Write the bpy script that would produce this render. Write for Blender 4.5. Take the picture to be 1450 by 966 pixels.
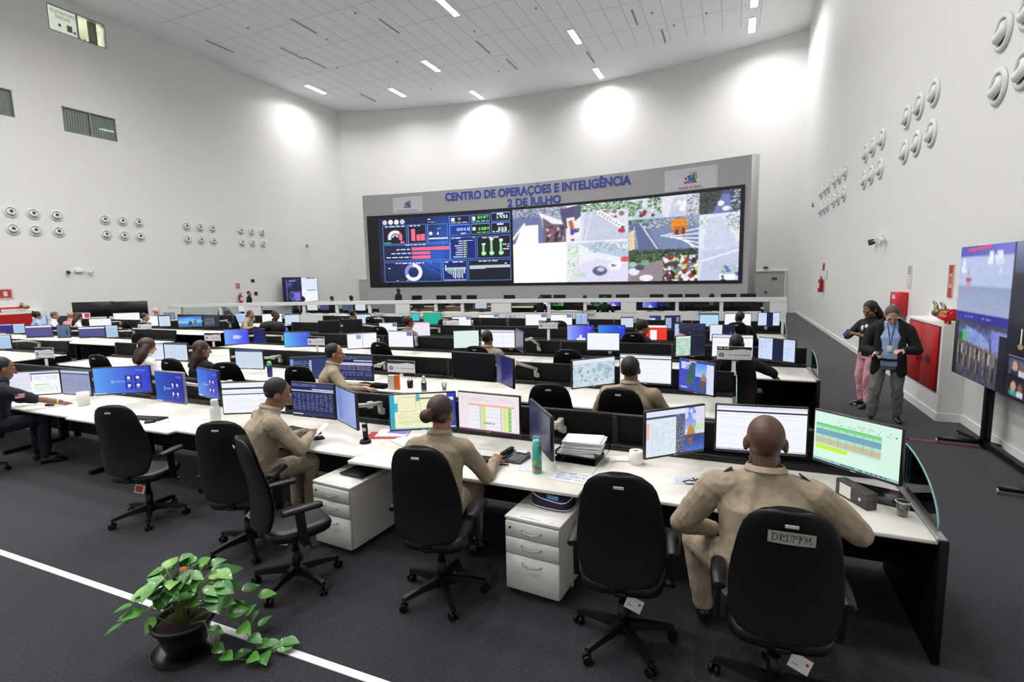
import bpy, bmesh, math, random
import numpy as np
from mathutils import Vector, Matrix
R=math.radians; PI=math.pi
for o in list(bpy.data.objects): bpy.data.objects.remove(o)
scene=bpy.context.scene; COL=scene.collection
# ---------------------------------------------------------------- camera
cd=bpy.data.cameras.new('camera'); cam=bpy.data.objects.new('camera',cd); COL.objects.link(cam)
_yaw,_pit,_rol=0.40073,0.124096,-0.020701
F=Vector((-math.sin(_yaw)*math.cos(_pit),math.cos(_yaw)*math.cos(_pit),-math.sin(_pit)))
Rv=Vector((math.cos(_yaw),math.sin(_yaw),0)); Uv=Rv.cross(F)
c_,s_=math.cos(_rol),math.sin(_rol)
R2=Rv*c_+Uv*s_; U2=-Rv*s_+Uv*c_
m=Matrix.Identity(4)
for i in range(3): m[i][0]=R2[i]; m[i][1]=U2[i]; m[i][2]=-F[i]
m[2][3]=2.25
cam.matrix_world=m
cd.sensor_width=36; cd.lens=738.12/1450*36; cd.clip_start=.05; cd.clip_end=200
scene.camera=cam
# ---------------------------------------------------------------- world, exposure
scene.view_settings.view_transform='Standard'
try: scene.view_settings.look='None'
except Exception: pass
scene.view_settings.exposure=0.0; scene.view_settings.gamma=1.0; scene.view_settings.use_curve_mapping=False
w=bpy.data.worlds.new('world'); scene.world=w; w.use_nodes=True
w.node_tree.nodes['Background'].inputs[0].default_value=(.8,.85,.9,1); w.node_tree.nodes['Background'].inputs[1].default_value=.05
H_CEIL=14.17; XL=-26.4; XR=3.12; YB=-7.0
LAMP_W=200.0          # watts of each ceiling luminaire
LAMP_COL=(1.0,.99,.975)
LIGHTS=[(-24.5,27.1),(-20.28,29.8),(-16.1,27.1),(-15.9,32.45),(-7.75,32.35),(-12.0,21.85),(-7.7,27.1),(.5,29.65),(.52,26.9)]
for xx in (-20.28,-16.1,-12.0,-7.75,-3.6):
    for yy in (14.6,9.0,3.5,-2.2):
        LIGHTS.append((xx,yy))
# ---------------------------------------------------------------- helpers
def s2l(c):
    c=[x/255 if x>1 or isinstance(x,int) else x for x in c[:3]]
    return tuple(x/12.92 if x<=.04045 else ((x+.055)/1.055)**2.4 for x in c)
MATS={}
def mat(name,col,rough=.5,metal=0,noise=0,scale=8,bump=0,bscale=40,emit=None,es=1,alpha=None,trans=0,coat=0,spec=.5,stretch=None):
    if name in MATS: return MATS[name]
    M=bpy.data.materials.new(name); M.use_nodes=True; nt=M.node_tree; b=nt.nodes['Principled BSDF']
    if name=='carpet': b.inputs['Sheen Weight'].default_value=.55; b.inputs['Sheen Roughness'].default_value=.35; b.inputs['Sheen Tint'].default_value=(.5,.5,.5,1)
    c=s2l(col); b.inputs['Base Color'].default_value=(*c,1); b.inputs['Roughness'].default_value=rough; b.inputs['Metallic'].default_value=metal
    b.inputs['Specular IOR Level'].default_value=spec
    if coat: b.inputs['Coat Weight'].default_value=coat
    if trans: b.inputs['Transmission Weight'].default_value=trans; b.inputs['IOR'].default_value=1.45
    if alpha is not None: b.inputs['Alpha'].default_value=alpha
    if emit: b.inputs['Emission Color'].default_value=(*s2l(emit),1); b.inputs['Emission Strength'].default_value=es
    if noise or bump:
        tc=nt.nodes.new('ShaderNodeTexCoord'); src=tc.outputs['Object']
        if stretch:
            mp=nt.nodes.new('ShaderNodeMapping'); mp.inputs['Scale'].default_value=stretch; nt.links.new(src,mp.inputs[0]); src=mp.outputs[0]
        if noise:
            n=nt.nodes.new('ShaderNodeTexNoise'); n.inputs['Scale'].default_value=scale; n.inputs['Detail'].default_value=5
            nt.links.new(src,n.inputs['Vector'])
            mr=nt.nodes.new('ShaderNodeMapRange'); mr.inputs[1].default_value=.3; mr.inputs[2].default_value=.7; mr.inputs[3].default_value=1-noise; mr.inputs[4].default_value=1+noise
            nt.links.new(n.outputs[0],mr.inputs[0])
            mx=nt.nodes.new('ShaderNodeVectorMath'); mx.operation='SCALE'; mx.inputs[0].default_value=c
            nt.links.new(mr.outputs[0],mx.inputs['Scale']); nt.links.new(mx.outputs[0],b.inputs['Base Color'])
        if bump:
            n2=nt.nodes.new('ShaderNodeTexNoise'); n2.inputs['Scale'].default_value=bscale; n2.inputs['Detail'].default_value=4
            nt.links.new(src,n2.inputs['Vector'])
            bp=nt.nodes.new('ShaderNodeBump'); bp.inputs['Strength'].default_value=min(1,bump); bp.inputs['Distance'].default_value=.02 if bscale<30 else .004
            nt.links.new(n2.outputs[0],bp.inputs['Height']); nt.links.new(bp.outputs[0],b.inputs['Normal'])
    MATS[name]=M; return M
def pane_mat(name,col,g=.08):
    M=bpy.data.materials.new(name); M.use_nodes=True; nt=M.node_tree; nt.nodes.remove(nt.nodes['Principled BSDF']); out=nt.nodes['Material Output']
    t=nt.nodes.new('ShaderNodeBsdfTransparent'); t.inputs[0].default_value=(*s2l(col),1); gl=nt.nodes.new('ShaderNodeBsdfGlossy'); gl.inputs['Roughness'].default_value=.03
    mx=nt.nodes.new('ShaderNodeMixShader'); fr=nt.nodes.new('ShaderNodeFresnel'); fr.inputs[0].default_value=1.45
    nt.links.new(fr.outputs[0],mx.inputs[0]); nt.links.new(t.outputs[0],mx.inputs[1]); nt.links.new(gl.outputs[0],mx.inputs[2]); nt.links.new(mx.outputs[0],out.inputs[0]); MATS[name]=M; return M
def screen_mat(name='screen_light',strength=1.0,rough=.25):
    if name in MATS: return MATS[name]
    M=bpy.data.materials.new(name); M.use_nodes=True; nt=M.node_tree; b=nt.nodes['Principled BSDF']
    b.inputs['Base Color'].default_value=(.01,.01,.012,1); b.inputs['Roughness'].default_value=rough
    a=nt.nodes.new('ShaderNodeAttribute'); a.attribute_name='Col'; nt.links.new(a.outputs['Color'],b.inputs['Emission Color']); b.inputs['Emission Strength'].default_value=strength
    MATS[name]=M; return M
def print_mat(name='printed_surface'):
    if name in MATS: return MATS[name]
    M=bpy.data.materials.new(name); M.use_nodes=True; nt=M.node_tree; b=nt.nodes['Principled BSDF']; b.inputs['Roughness'].default_value=.5
    a=nt.nodes.new('ShaderNodeAttribute'); a.attribute_name='Col'; nt.links.new(a.outputs['Color'],b.inputs['Base Color']); MATS[name]=M; return M
class MB:
    def __init__(s): s.bm=bmesh.new(); s.mi=0
    def mark(s): s.n=len(s.bm.faces)
    def _fin(s,faces,mi,sm=False):
        for f in faces: f.material_index=mi; f.smooth=sm
    def box(s,c,d,rot=None,mi=0,bev=0,seg=2):
        bm=bmesh.new(); bmesh.ops.create_cube(bm,size=1)
        bmesh.ops.scale(bm,vec=d,verts=bm.verts)
        if bev: bmesh.ops.bevel(bm,geom=list(bm.edges),offset=bev,segments=seg,affect='EDGES',profile=.5)
        M=Matrix.Translation(c)@(rot if rot is not None else Matrix.Identity(4))
        s._merge(bm,M,mi,bool(bev)); return s
    def _merge(s,bm,M,mi,sm):
        vm={}
        for v in bm.verts: vm[v]=s.bm.verts.new(M@v.co)
        for f in bm.faces:
            try: g=s.bm.faces.new([vm[v] for v in f.verts]); g.material_index=mi; g.smooth=sm
            except ValueError: pass
        bm.free()
    def rings(s,rs,mi=0,cap=True,closed=True,sm=True):
        vs=[[s.bm.verts.new(p) for p in r] for r in rs]; n=len(vs[0])
        for a,b in zip(vs,vs[1:]):
            for i in range(n if closed else n-1):
                j=(i+1)%n
                f=s.bm.faces.new((a[i],a[j],b[j],b[i])); f.material_index=mi; f.smooth=sm
        if cap and closed:
            for r,fl in ((vs[0],1),(vs[-1],0)):
                try:
                    f=s.bm.faces.new(r[::-1] if fl else r); f.material_index=mi; f.smooth=False
                except ValueError: pass
        return s
    def tube(s,pts,r,mi=0,n=8,sm=True):
        pts=[Vector(p) for p in pts]; rs=[]; rr=r if isinstance(r,(list,tuple)) else [r]*len(pts)
        up=None
        for i,p in enumerate(pts):
            t=(pts[min(i+1,len(pts)-1)]-pts[max(i-1,0)]).normalized()
            if up is None:
                up=Vector((0,0,1)) if abs(t.z)<.9 else Vector((0,1,0))
            a=t.cross(up).normalized(); b=a.cross(t).normalized(); up=b
            rs.append([p+(a*math.cos(q)+b*math.sin(q))*rr[i] for q in [2*PI*k/n for k in range(n)]])
        return s.rings(rs,mi,sm=sm)
    def cyl(s,p,h,r0,r1=None,mi=0,n=20,sm=True):
        r1=r0 if r1 is None else r1; p=Vector(p)
        return s.rings([[p+Vector((r*math.cos(2*PI*k/n),r*math.sin(2*PI*k/n),z)) for k in range(n)] for z,r in ((0,r0),(h,r1))],mi,sm=sm)
    def lathe(s,prof,c=(0,0,0),mi=0,n=24,cap=True):
        c=Vector(c)
        return s.rings([[c+Vector((r*math.cos(2*PI*k/n),r*math.sin(2*PI*k/n),z)) for k in range(n)] for r,z in prof],mi,cap=cap)
    def prism(s,poly,d,M=None,mi=0):
        M=M or Matrix.Identity(4); k=len(poly)
        a=[s.bm.verts.new(M@Vector((x,y,0))) for x,y in poly]; b=[s.bm.verts.new(M@Vector((x,y,d))) for x,y in poly]
        fs=[s.bm.faces.new(a[::-1]),s.bm.faces.new(b)]+[s.bm.faces.new((a[i],a[(i+1)%k],b[(i+1)%k],b[i])) for i in range(k)]
        for f in fs: f.material_index=mi
        return s
    def ell(s,c,r,mi=0,rot=None,u=16,v=10):
        bm=bmesh.new(); bmesh.ops.create_uvsphere(bm,u_segments=u,v_segments=v,radius=1)
        bmesh.ops.scale(bm,vec=r,verts=bm.verts)
        s._merge(bm,Matrix.Translation(c)@(rot or Matrix.Identity(4)),mi,True); return s
    def quad(s,a,b,c,d,mi=0):
        f=s.bm.faces.new([s.bm.verts.new(p) for p in (a,b,c,d)]); f.material_index=mi; return s
    def mesh(s,name,mats):
        bmesh.ops.recalc_face_normals(s.bm,faces=s.bm.faces)
        me=bpy.data.meshes.new(name); s.bm.to_mesh(me); s.bm.free()
        for m_ in (mats if isinstance(mats,(list,tuple)) else [mats]): me.materials.append(m_)
        return me
    def build(s,name,mats,parent=None,loc=None,label=None):
        return link(name,s.mesh(name,mats),parent,loc,label)
def link(name,me,parent=None,loc=None,label=None):
    o=bpy.data.objects.new(name,me); COL.objects.link(o)
    if parent is not None: o.parent=parent
    if loc is not None: o.location=loc
    if label: o['label']=label
    return o
def tag(o,label,cat,group=None):
    o['label']=label; o['category']=cat
    if group: o['group']=group
    return o
def thing(name,label,cat,loc=(0,0,0),rz=0,group=None):
    o=bpy.data.objects.new(name,None); COL.objects.link(o); o.empty_display_size=.1
    o.location=loc; o.rotation_euler=(0,0,rz); return tag(o,label,cat,group)
def struct(o): o['kind']='structure'; return o
def dup(root,loc,rz,label=None,group=None,swap=None):
    def cp(o,par):
        c=o.copy(); COL.objects.link(c)
        if par is not None: c.parent=par
        for ch in [k for k in KIDS.get(o.name,[])]: 
            k=cp(ch,c); KIDS.setdefault(c.name,[]).append(k)
        return c
    if root.name not in KIDS: index(root)
    r=cp(root,None); r.location=loc; r.rotation_euler=(0,0,rz)
    if label: r['label']=label
    if group: r['group']=group
    return r
KIDS={}
def index(root):
    allo=list(bpy.data.objects)
    def rec(o):
        ks=[x for x in allo if x.parent==o]; KIDS[o.name]=ks
        for k in ks: rec(k)
    rec(root)
RZ=lambda a: Matrix.Rotation(a,4,'Z')
RX=lambda a: Matrix.Rotation(a,4,'X')
RY=lambda a: Matrix.Rotation(a,4,'Y')
# raster canvas -> one flat mesh of coloured cells
class Cv:
    def __init__(s,w,h,bg=(0,0,0)):
        s.w,s.h=w,h; s.a=np.zeros((h,w,3)); s.a[:]=bg
        yy,xx=np.mgrid[0:h,0:w]; s.x=(xx+.5)/w; s.y=(yy+.5)/h; s.rng=np.random.RandomState(w*7+h)
    def put(s,mk,c): s.a[mk]=c; return s
    def rect(s,x0,y0,x1,y1,c): return s.put((s.x>=x0)&(s.x<x1)&(s.y>=y0)&(s.y<y1),c)
    def ell(s,cx,cy,rx,ry,c,r2=0,a0=None,a1=None):
        d=((s.x-cx)/rx)**2+((s.y-cy)/ry)**2; mk=(d<=1)&(d>=r2*r2)
        if a0 is not None:
            an=np.degrees(np.arctan2(-(s.y-cy)/ry,(s.x-cx)/rx))%360; mk&=(an>=a0)&(an<=a1)
        return s.put(mk,c)
    def poly(s,pts,c):
        mk=np.zeros(s.x.shape,bool); n=len(pts)
        for i in range(n):
            x0,y0=pts[i]; x1,y1=pts[(i+1)%n]
            if y0==y1: continue
            t=((s.y>=min(y0,y1))&(s.y<max(y0,y1))&(s.x<x0+(s.y-y0)*(x1-x0)/(y1-y0))); mk^=t
        return s.put(mk,c)
    def line(s,x0,y0,x1,y1,t,c):
        dx,dy=x1-x0,(y1-y0)*s.h/s.w; L=dx*dx+dy*dy; px_,py_=s.x-x0,(s.y-y0)*s.h/s.w
        u=np.clip((px_*dx+py_*dy)/L,0,1); return s.put((px_-u*dx)**2+(py_-u*dy)**2<t*t,c)
    def frame(s,x0,y0,x1,y1,t,c):
        ty=t*s.w/s.h
        s.rect(x0,y0,x1,y0+ty,c); s.rect(x0,y1-ty,x1,y1,c); s.rect(x0,y0,x0+t,y1,c); return s.rect(x1-t,y0,x1,y1,c)
    def grad(s,x0,y0,x1,y1,c0,c1,vert=True,n=12):
        for k in range(n):
            u=k/(n-1); c=[a*(1-u)+b*u for a,b in zip(c0,c1)]
            if vert: s.rect(x0,y0+(y1-y0)*k/n,x1,y0+(y1-y0)*(k+1)/n,c)
            else: s.rect(x0+(x1-x0)*k/n,y0,x0+(x1-x0)*(k+1)/n,y1,c)
        return s
    def text(s,x0,y0,x1,y1,c,rows=1,fill=.8):
        # rows of short dashes like unreadable small print
        hh=(y1-y0)/rows
        for r in range(rows):
            x=x0
            while x<x1*1.0:
                l=s.rng.uniform(.012,.045); 
                if s.rng.rand()<fill: s.rect(x,y0+r*hh+hh*.25,min(x+l,x1),y0+r*hh+hh*.75,c)
                x+=l+.01
        return s
    def speck(s,x0,y0,x1,y1,cols,p=.5,cell=1):
        mk=(s.x>=x0)&(s.x<x1)&(s.y>=y0)&(s.y<y1); H,W=mk.shape
        rr=s.rng.rand((H+cell-1)//cell,(W+cell-1)//cell).repeat(cell,0).repeat(cell,1)[:H,:W]
        ci=s.rng.randint(0,len(cols),((H+cell-1)//cell,(W+cell-1)//cell)).repeat(cell,0).repeat(cell,1)[:H,:W]
        for i,c in enumerate(cols): s.put(mk&(rr<p)&(ci==i),c)
        return s
    def blobs(s,x0,y0,x1,y1,cols,n,r0,r1,asp=1):
        for _ in range(n):
            r=s.rng.uniform(r0,r1); cx=s.rng.uniform(x0,x1); cy=s.rng.uniform(y0,y1); c=cols[s.rng.randint(len(cols))]
            mk=(((s.x-cx)/r)**2+((s.y-cy)/(r*asp*s.w/s.h))**2<1)&(s.x>=x0)&(s.x<x1)&(s.y>=y0)&(s.y<y1); s.put(mk,c)
        return s
    def soft(s,x0=0,y0=0,x1=1,y1=1,n=1,noise=10,q=6,clump=3):
        # camera-picture softness: fine grain plus a small blur, then a coarse palette
        H,W=s.x.shape; g=s.rng.randn(H//clump+2,W//clump+2).repeat(clump,0).repeat(clump,1)[:H,:W]*.6+s.rng.randn(H,W)*.7
        a=np.clip(s.a+(g*noise)[...,None],0,255)
        for _ in range(n):
            p_=np.pad(a,((1,1),(1,1),(0,0)),'edge'); a=(p_[:-2,1:-1]+p_[2:,1:-1]+p_[1:-1,:-2]+p_[1:-1,2:]+2*a)/6
        mk=(s.x>=x0)&(s.x<x1)&(s.y>=y0)&(s.y<y1); s.a[mk]=np.clip(np.round(a[mk]/q)*q,0,255); return s
    def mesh(s,name,fn,material,maxrun=10**6):
        q=np.round(s.a).astype(int); key=q[...,0]*65536+q[...,1]*256+q[...,2]; done=np.zeros(key.shape,bool); H,W=key.shape
        V=[];Fc=[];C=[]
        for y in range(H):
            x=0
            while x<W:
                if done[y,x]: x+=1; continue
                k=key[y,x]; x1=x+1
                while x1<W and x1-x<maxrun and key[y,x1]==k and not done[y,x1]: x1+=1
                y1=y+1
                while y1<H and (key[y1,x:x1]==k).all() and not done[y1,x:x1].any(): y1+=1
                done[y:y1,x:x1]=True; n=len(V)
                for (a,b) in ((x,y1),(x1,y1),(x1,y),(x,y)): V.append(fn(a/W,1-b/H))
                Fc.append((n,n+1,n+2,n+3)); C.append((*s2l([int(v) for v in q[y,x]]),1)); x=x1
        me=bpy.data.meshes.new(name); me.from_pydata(V,[],Fc)
        at=me.color_attributes.new('Col','FLOAT_COLOR','CORNER')
        at.data.foreach_set('color',np.repeat(np.array(C),4,axis=0).ravel().astype('f'))
        me.materials.append(material); me.update(); return me
# ================================================================ THE ROOM
WALL=mat('white_wall',(226,226,225),.6,bump=.15,bscale=3)
CEILM=mat('ceiling_board',(250,250,252),.7)
def circle3(a,b,c):
    ax,ay=a;bx,by=b;cx,cy=c; d=2*(ax*(by-cy)+bx*(cy-ay)+cx*(ay-by))
    ux=((ax*ax+ay*ay)*(by-cy)+(bx*bx+by*by)*(cy-ay)+(cx*cx+cy*cy)*(ay-by))/d
    uy=((ax*ax+ay*ay)*(cx-bx)+(bx*bx+by*by)*(ax-cx)+(cx*cx+cy*cy)*(bx-ax))/d
    return ux,uy,math.hypot(ax-ux,ay-uy)
BW=circle3((XL,31.2),(-11.65,34.1),(XR,31.2))
def backwall(x,off=0): return (x,BW[1]+math.sqrt(max(0,BW[2]**2-(x-BW[0])**2))-off)
carpet=mat('carpet',(49,50,53),.95,noise=.28,scale=55,bump=.8,bscale=70,spec=.15)
b=MB(); b.box((-11.65,13.6,-.05),(31,43,.1)); struct(b.build('floor',carpet))
# ceiling with a fine panel grid
def ceiling_mat():
    M=bpy.data.materials.new('ceiling_panels'); M.use_nodes=True; nt=M.node_tree; bs=nt.nodes['Principled BSDF']; bs.inputs['Roughness'].default_value=.6
    tc=nt.nodes.new('ShaderNodeTexCoord'); mp=nt.nodes.new('ShaderNodeMapping'); mp.inputs['Rotation'].default_value=(0,0,PI/2)
    br=nt.nodes.new('ShaderNodeTexBrick'); br.offset=0; br.inputs['Scale'].default_value=1; br.inputs['Brick Width'].default_value=2.5; br.inputs['Row Height'].default_value=.83
    br.inputs['Mortar Size'].default_value=.02; br.inputs['Mortar Smooth'].default_value=.3
    br.inputs['Color1'].default_value=(*s2l((250,250,254)),1); br.inputs['Color2'].default_value=(*s2l((247,248,252)),1); br.inputs['Mortar'].default_value=(*s2l((205,206,213)),1)
    nt.links.new(tc.outputs['Object'],mp.inputs[0]); nt.links.new(mp.outputs[0],br.inputs[0]); nt.links.new(br.outputs[0],bs.inputs['Base Color']); return M
b=MB(); b.box((-11.65,13.6,H_CEIL+.15),(31,43,.3)); struct(b.build('ceiling',CEILM))
b=MB(); b.box((-11.9,11.5,H_CEIL-.004),(25.6,36.5,.008))
pc=b.build('trim_1',ceiling_mat()); struct(pc)
# side walls
def wall_with_holes(name,x0,x1,holes,ya,yb):
    # wall slab between x0 and x1 along y with rectangular openings (y0,y1,z0,z1)
    b=MB(); ys=sorted({ya,yb,*[v for h in holes for v in h[:2]]}); zs=sorted({0,H_CEIL+.1,*[v for h in holes for v in h[2:]]})
    for i in range(len(ys)-1):
        col=[(zs[j],zs[j+1]) for j in range(len(zs)-1) if not any(h[0]<=ys[i] and ys[i+1]<=h[1] and h[2]<=zs[j] and zs[j+1]<=h[3] for h in holes)]
        mer=[]
        for z0,z1 in col:
            if mer and abs(mer[-1][1]-z0)<1e-6: mer[-1][1]=z1
            else: mer.append([z0,z1])
        for z0,z1 in mer: b.box(((x0+x1)/2,(ys[i]+ys[i+1])/2,(z0+z1)/2),(abs(x1-x0),ys[i+1]-ys[i],z1-z0))
    return struct(b.build(name,WALL))
WH=[(13.87,16.06,12.8,13.85),(13.97,16.08,8.76,9.8),(10.2,12.33,8.87,9.93)]
wall_with_holes('wall_left',XL-.4,XL,WH,YB-.4,34.6)
b=MB(); b.box((XR+.2,(YB+34.6)/2,H_CEIL/2),(.4,34.6-YB+.4,H_CEIL+.2)); struct(b.build('wall_right',WALL))
b=MB(); b.box((-11.65,YB-.2,H_CEIL/2),(30.3,.4,H_CEIL+.2)); struct(b.build('wall_front',WALL))
b=MB(); xs=[XL-.5+(XR-XL+1)*i/48 for i in range(49)]
A=[]
for x in xs:
    X,Y=backwall(x); A.append([(X,Y,0),(X,Y,H_CEIL+.1),(X,Y+.4,H_CEIL+.1),(X,Y+.4,0)])
b.rings(A,sm=False); struct(b.build('wall_back',WALL))
for p in ('left','right','front'):
    b=MB()
    if p=='left': b.box((XL+.012,(YB+31.2)/2,.06),(.024,31.2-YB,.12))
    if p=='front': b.box((-11.65,YB+.012,.06),(29.4,.024,.12))
    if p=='right':
        b.box((XR-.012,(YB+9.45)/2,.06),(.024,9.45-YB,.12)); b.box((XR-.012,(11.1+31.1)/2,.06),(.024,20.0,.12))
    struct(b.build('baseboard_'+p,mat('baseboard_paint',(232,232,230),.4)))
# windows high on the left wall
ALU=mat('grey_aluminium',(150,150,148),.4,.6)
GLASS=pane_mat('window_glass',(240,244,242))
def wmesh(name,material,parent,boxes):
    b=MB()
    for c,d in boxes: b.box(c,d)
    return b.build(name,material,parent)
for i,(y0,y1,z0,z1) in enumerate(WH):
    yc=(y0+y1)/2; zc=(z0+z1)/2
    fr=wmesh(f'window_{i+1}',ALU,None,[((XL-.04,yc,z0+.02),(.08,y1-y0,.04)),((XL-.04,yc,z1-.02),(.08,y1-y0,.04)),((XL-.04,y0+.02,zc),(.08,.04,z1-z0-.08)),((XL-.04,y1-.02,zc),(.08,.04,z1-z0-.08)),((XL-.04,yc,zc),(.08,.05,z1-z0-.08))]); struct(fr)
    struct(wmesh('pane',GLASS,fr,[((XL-.04,y0+(y1-y0)*.27,zc),(.008,(y1-y0)/2-.09,z1-z0-.1)),((XL-.04,y0+(y1-y0)*.75,zc),(.008,(y1-y0)/2-.13,z1-z0-.1))]))
    if i==0:
        # a small lit room behind the pane
        rm=mat('lit_room_wall',(238,238,226),.7)
        b=MB(); b.box((XL-2.4,yc,zc-1.2),(4,5,.1)); b.box((XL-2.4,yc,zc+1.3),(4,5,.1)); b.box((XL-4.4,yc,zc),(.1,5,2.6)); b.box((XL-2.4,yc-2.5,zc),(4,.1,2.6)); b.box((XL-2.4,yc+2.5,zc),(4,.1,2.6))
        struct(b.build('trim_2',rm))
        lp=bpy.data.lights.new('office_lamp','AREA'); lp.shape='RECTANGLE'; lp.size=1.5; lp.size_y=3; lp.energy=120; lp.color=(1,1,.93)
        lo=bpy.data.objects.new('office_lamp',lp); COL.objects.link(lo); lo.location=(XL-1.8,yc,zc+1.2)
        struct(MB().box((XL-.07,y0+.55,zc),(.01,1.06,.98)).build('trim_9',mat('glowing_frosted_film',(240,240,232),.6,emit=(238,240,226),es=.75)))  # frosted film given its own emission in place of backlight from the room
        ink=mat('grey_film_lettering',(120,128,110),.6); b=MB(); random.seed(4)
        y=y0+.12
        for row,(zz,ya,yb_) in enumerate(((z1-.22,y0+.15,yc-.12),(z1-.42,y0+.3,yc-.25))):
            y=ya
            while y<yb_:
                k=random.choice('MHNAE'); x=XL-.03; hh=.13; ww=.08
                b.box((x,y,zz),(.004,.015,hh)); b.box((x,y+ww-.02,zz),(.004,.015,hh))
                b.box((x,y+ww/2-.01,zz+random.choice((0,.055,-.055))),(.004,ww-.03,.016)); y+=ww+.035
        b.box((XL-.03,y0+.42,z0+.32),(.004,.1,.12)); b.box((XL-.03,y0+.78,z0+.3),(.004,.2,.26)); b.box((XL-.03,yc-.13,z0+.2),(.004,.1,.11))
        tag(b.build('window_sticker',ink),'faint grey mirrored lettering and squares stuck on the lit upper-left window','sticker')
        b=MB()
        cu=[(XL-.3+.03*math.sin(k*1.9),y1-.55+.02*k) for k in range(19)]
        b.rings([[(x,y,z0-.1),(x,y,z1+.05),(x-.015,y,z1+.05),(x-.015,y,z0-.1)] for x,y in cu],sm=True)
        tag(b.build('curtain',mat('olive_curtain',(170,172,140),.9)),'pale olive curtain drawn to the right side of the lit upper window','curtain')
        for k,(dy,col) in enumerate(((.16,(90,74,40)),(.36,(104,84,52)))):
            b=MB(); b.lathe([(.05,0),(.06,.05),(.05,.12),(.02,.16),(.025,.2)],(XL-.25,yc+dy,z0+.0),n=12)
            tag(b.build('vase',mat(f'vase_{k}',col,.4)),('taller' if k==0 else 'smaller')+' brown vase on the sill of the lit upper window','vase')
    else:
        b=MB(); n=int((y1-y0)/.1)
        for k in range(n): b.box((XL-.1,y0+.06+k*.1,zc),(.012,.105,z1-z0+.06),RZ(R(14)))
        bl=b.build('blind_slats',mat('grey_blind',(196,198,192),.8)); 
        tag(bl,'grey closed vertical blinds behind the '+('two-pane window below the lit one' if i==1 else 'window cut by the left edge of the photo'),'blinds')
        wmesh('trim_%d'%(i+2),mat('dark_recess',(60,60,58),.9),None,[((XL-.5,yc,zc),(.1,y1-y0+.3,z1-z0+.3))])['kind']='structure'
# ceiling luminaires (each with its own light)
LAMPM=mat('lamp_diffuser',(255,255,255),.5,emit=(255,253,246),es=16); TRAYM=mat('lamp_tray',(225,225,225),.4)
l0=None; vis={0:'far left beside the left wall',1:'second column from the left nearest the far corner',2:'third column, above the left end of the video wall',3:'close to the far wall, left of the lettering',4:'close to the far wall, above the lettering',5:'cut by the top edge left of centre',6:'right of centre above the lettering',7:'in the upper right, the farther of the right-hand pair',8:'in the upper right, the nearer of the right-hand pair'}
for i,(x,y) in enumerate(LIGHTS):
    lab='white recessed strip light '+vis.get(i,'in the ceiling above the front desk rows, out of the frame')
    if l0 is None:
        l0=thing('ceiling_light',lab,'light',(x,y,H_CEIL-.02),0,'recessed strip lights')
        b=MB(); b.box((0,.83,0),(.34,.03,.05)); b.box((0,-.83,0),(.34,.03,.05)); b.box((.155,0,0),(.03,1.63,.05)); b.box((-.155,0,0),(.03,1.63,.05)); b.build('frame',TRAYM,l0)
        b=MB(); b.box((0,0,-.0),(.28,1.62,.03),bev=.01); b.build('diffuser',LAMPM,l0)
    else: dup(l0,(x,y,H_CEIL-.02),0,lab)
    la=bpy.data.lights.new('strip_light','AREA'); la.shape='RECTANGLE'; la.size=.3; la.size_y=1.6; la.energy=LAMP_W; la.spread=R(150); la.color=LAMP_COL
    lo=bpy.data.objects.new('strip_light',la); COL.objects.link(lo); lo.location=(x,y,H_CEIL-.06)
# linear air slots and sprinklers in the ceiling
slot=mat('slot_grey',(150,150,156),.6); s0=None
SL=[(-24.2,14.5),(-24.4,20.3),(-21.8,22.5),(-21.6,24.0),(-19.0,20.5),(-22.6,29.8),(-12.4,26.2),(-11.9,28.9),(-7.6,29.9),(-4.6,26.4),(-3.6,29.0),(-5.5,21.5),(-15.4,22.2)]
for i,(x,y) in enumerate(SL):
    lab='thin grey linear slot in the ceiling panels'
    if s0 is None:
        s0=MB().box((0,0,0),(.09,1.6,.02)).build('ceiling_slot',slot); tag(s0,lab,'vent','linear ceiling slots'); s0.location=(x,y,H_CEIL-.02)
    else:
        c=s0.copy(); COL.objects.link(c); c.location=(x,y,H_CEIL-.02)
s0=None
for x,y in ((-21.5,19.5),(-19,22),(-16,20.5),(-21,25),(-12,24.4),(-8.5,23.6),(-17.5,25.8),(-13,29.5),(-3.8,26.3),(-3,28),(-8.4,19.6),(-1.5,27.4),(-18,30.2),(-1.0,25.5)):
    if s0 is None:
        b=MB(); b.lathe([(.05,0),(.05,-.012),(.02,-.02),(.02,-.05),(.035,-.055)],n=14); s0=b.build('ceiling_sprinkler',mat('sprinkler_metal',(120,120,122),.4,.5)); tag(s0,'small grey round sprinkler head in the ceiling','sprinkler','ceiling sprinklers'); s0.location=(x,y,H_CEIL-.008)
    else:
        c=s0.copy(); COL.objects.link(c); c.location=(x,y,H_CEIL-.008)
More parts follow.
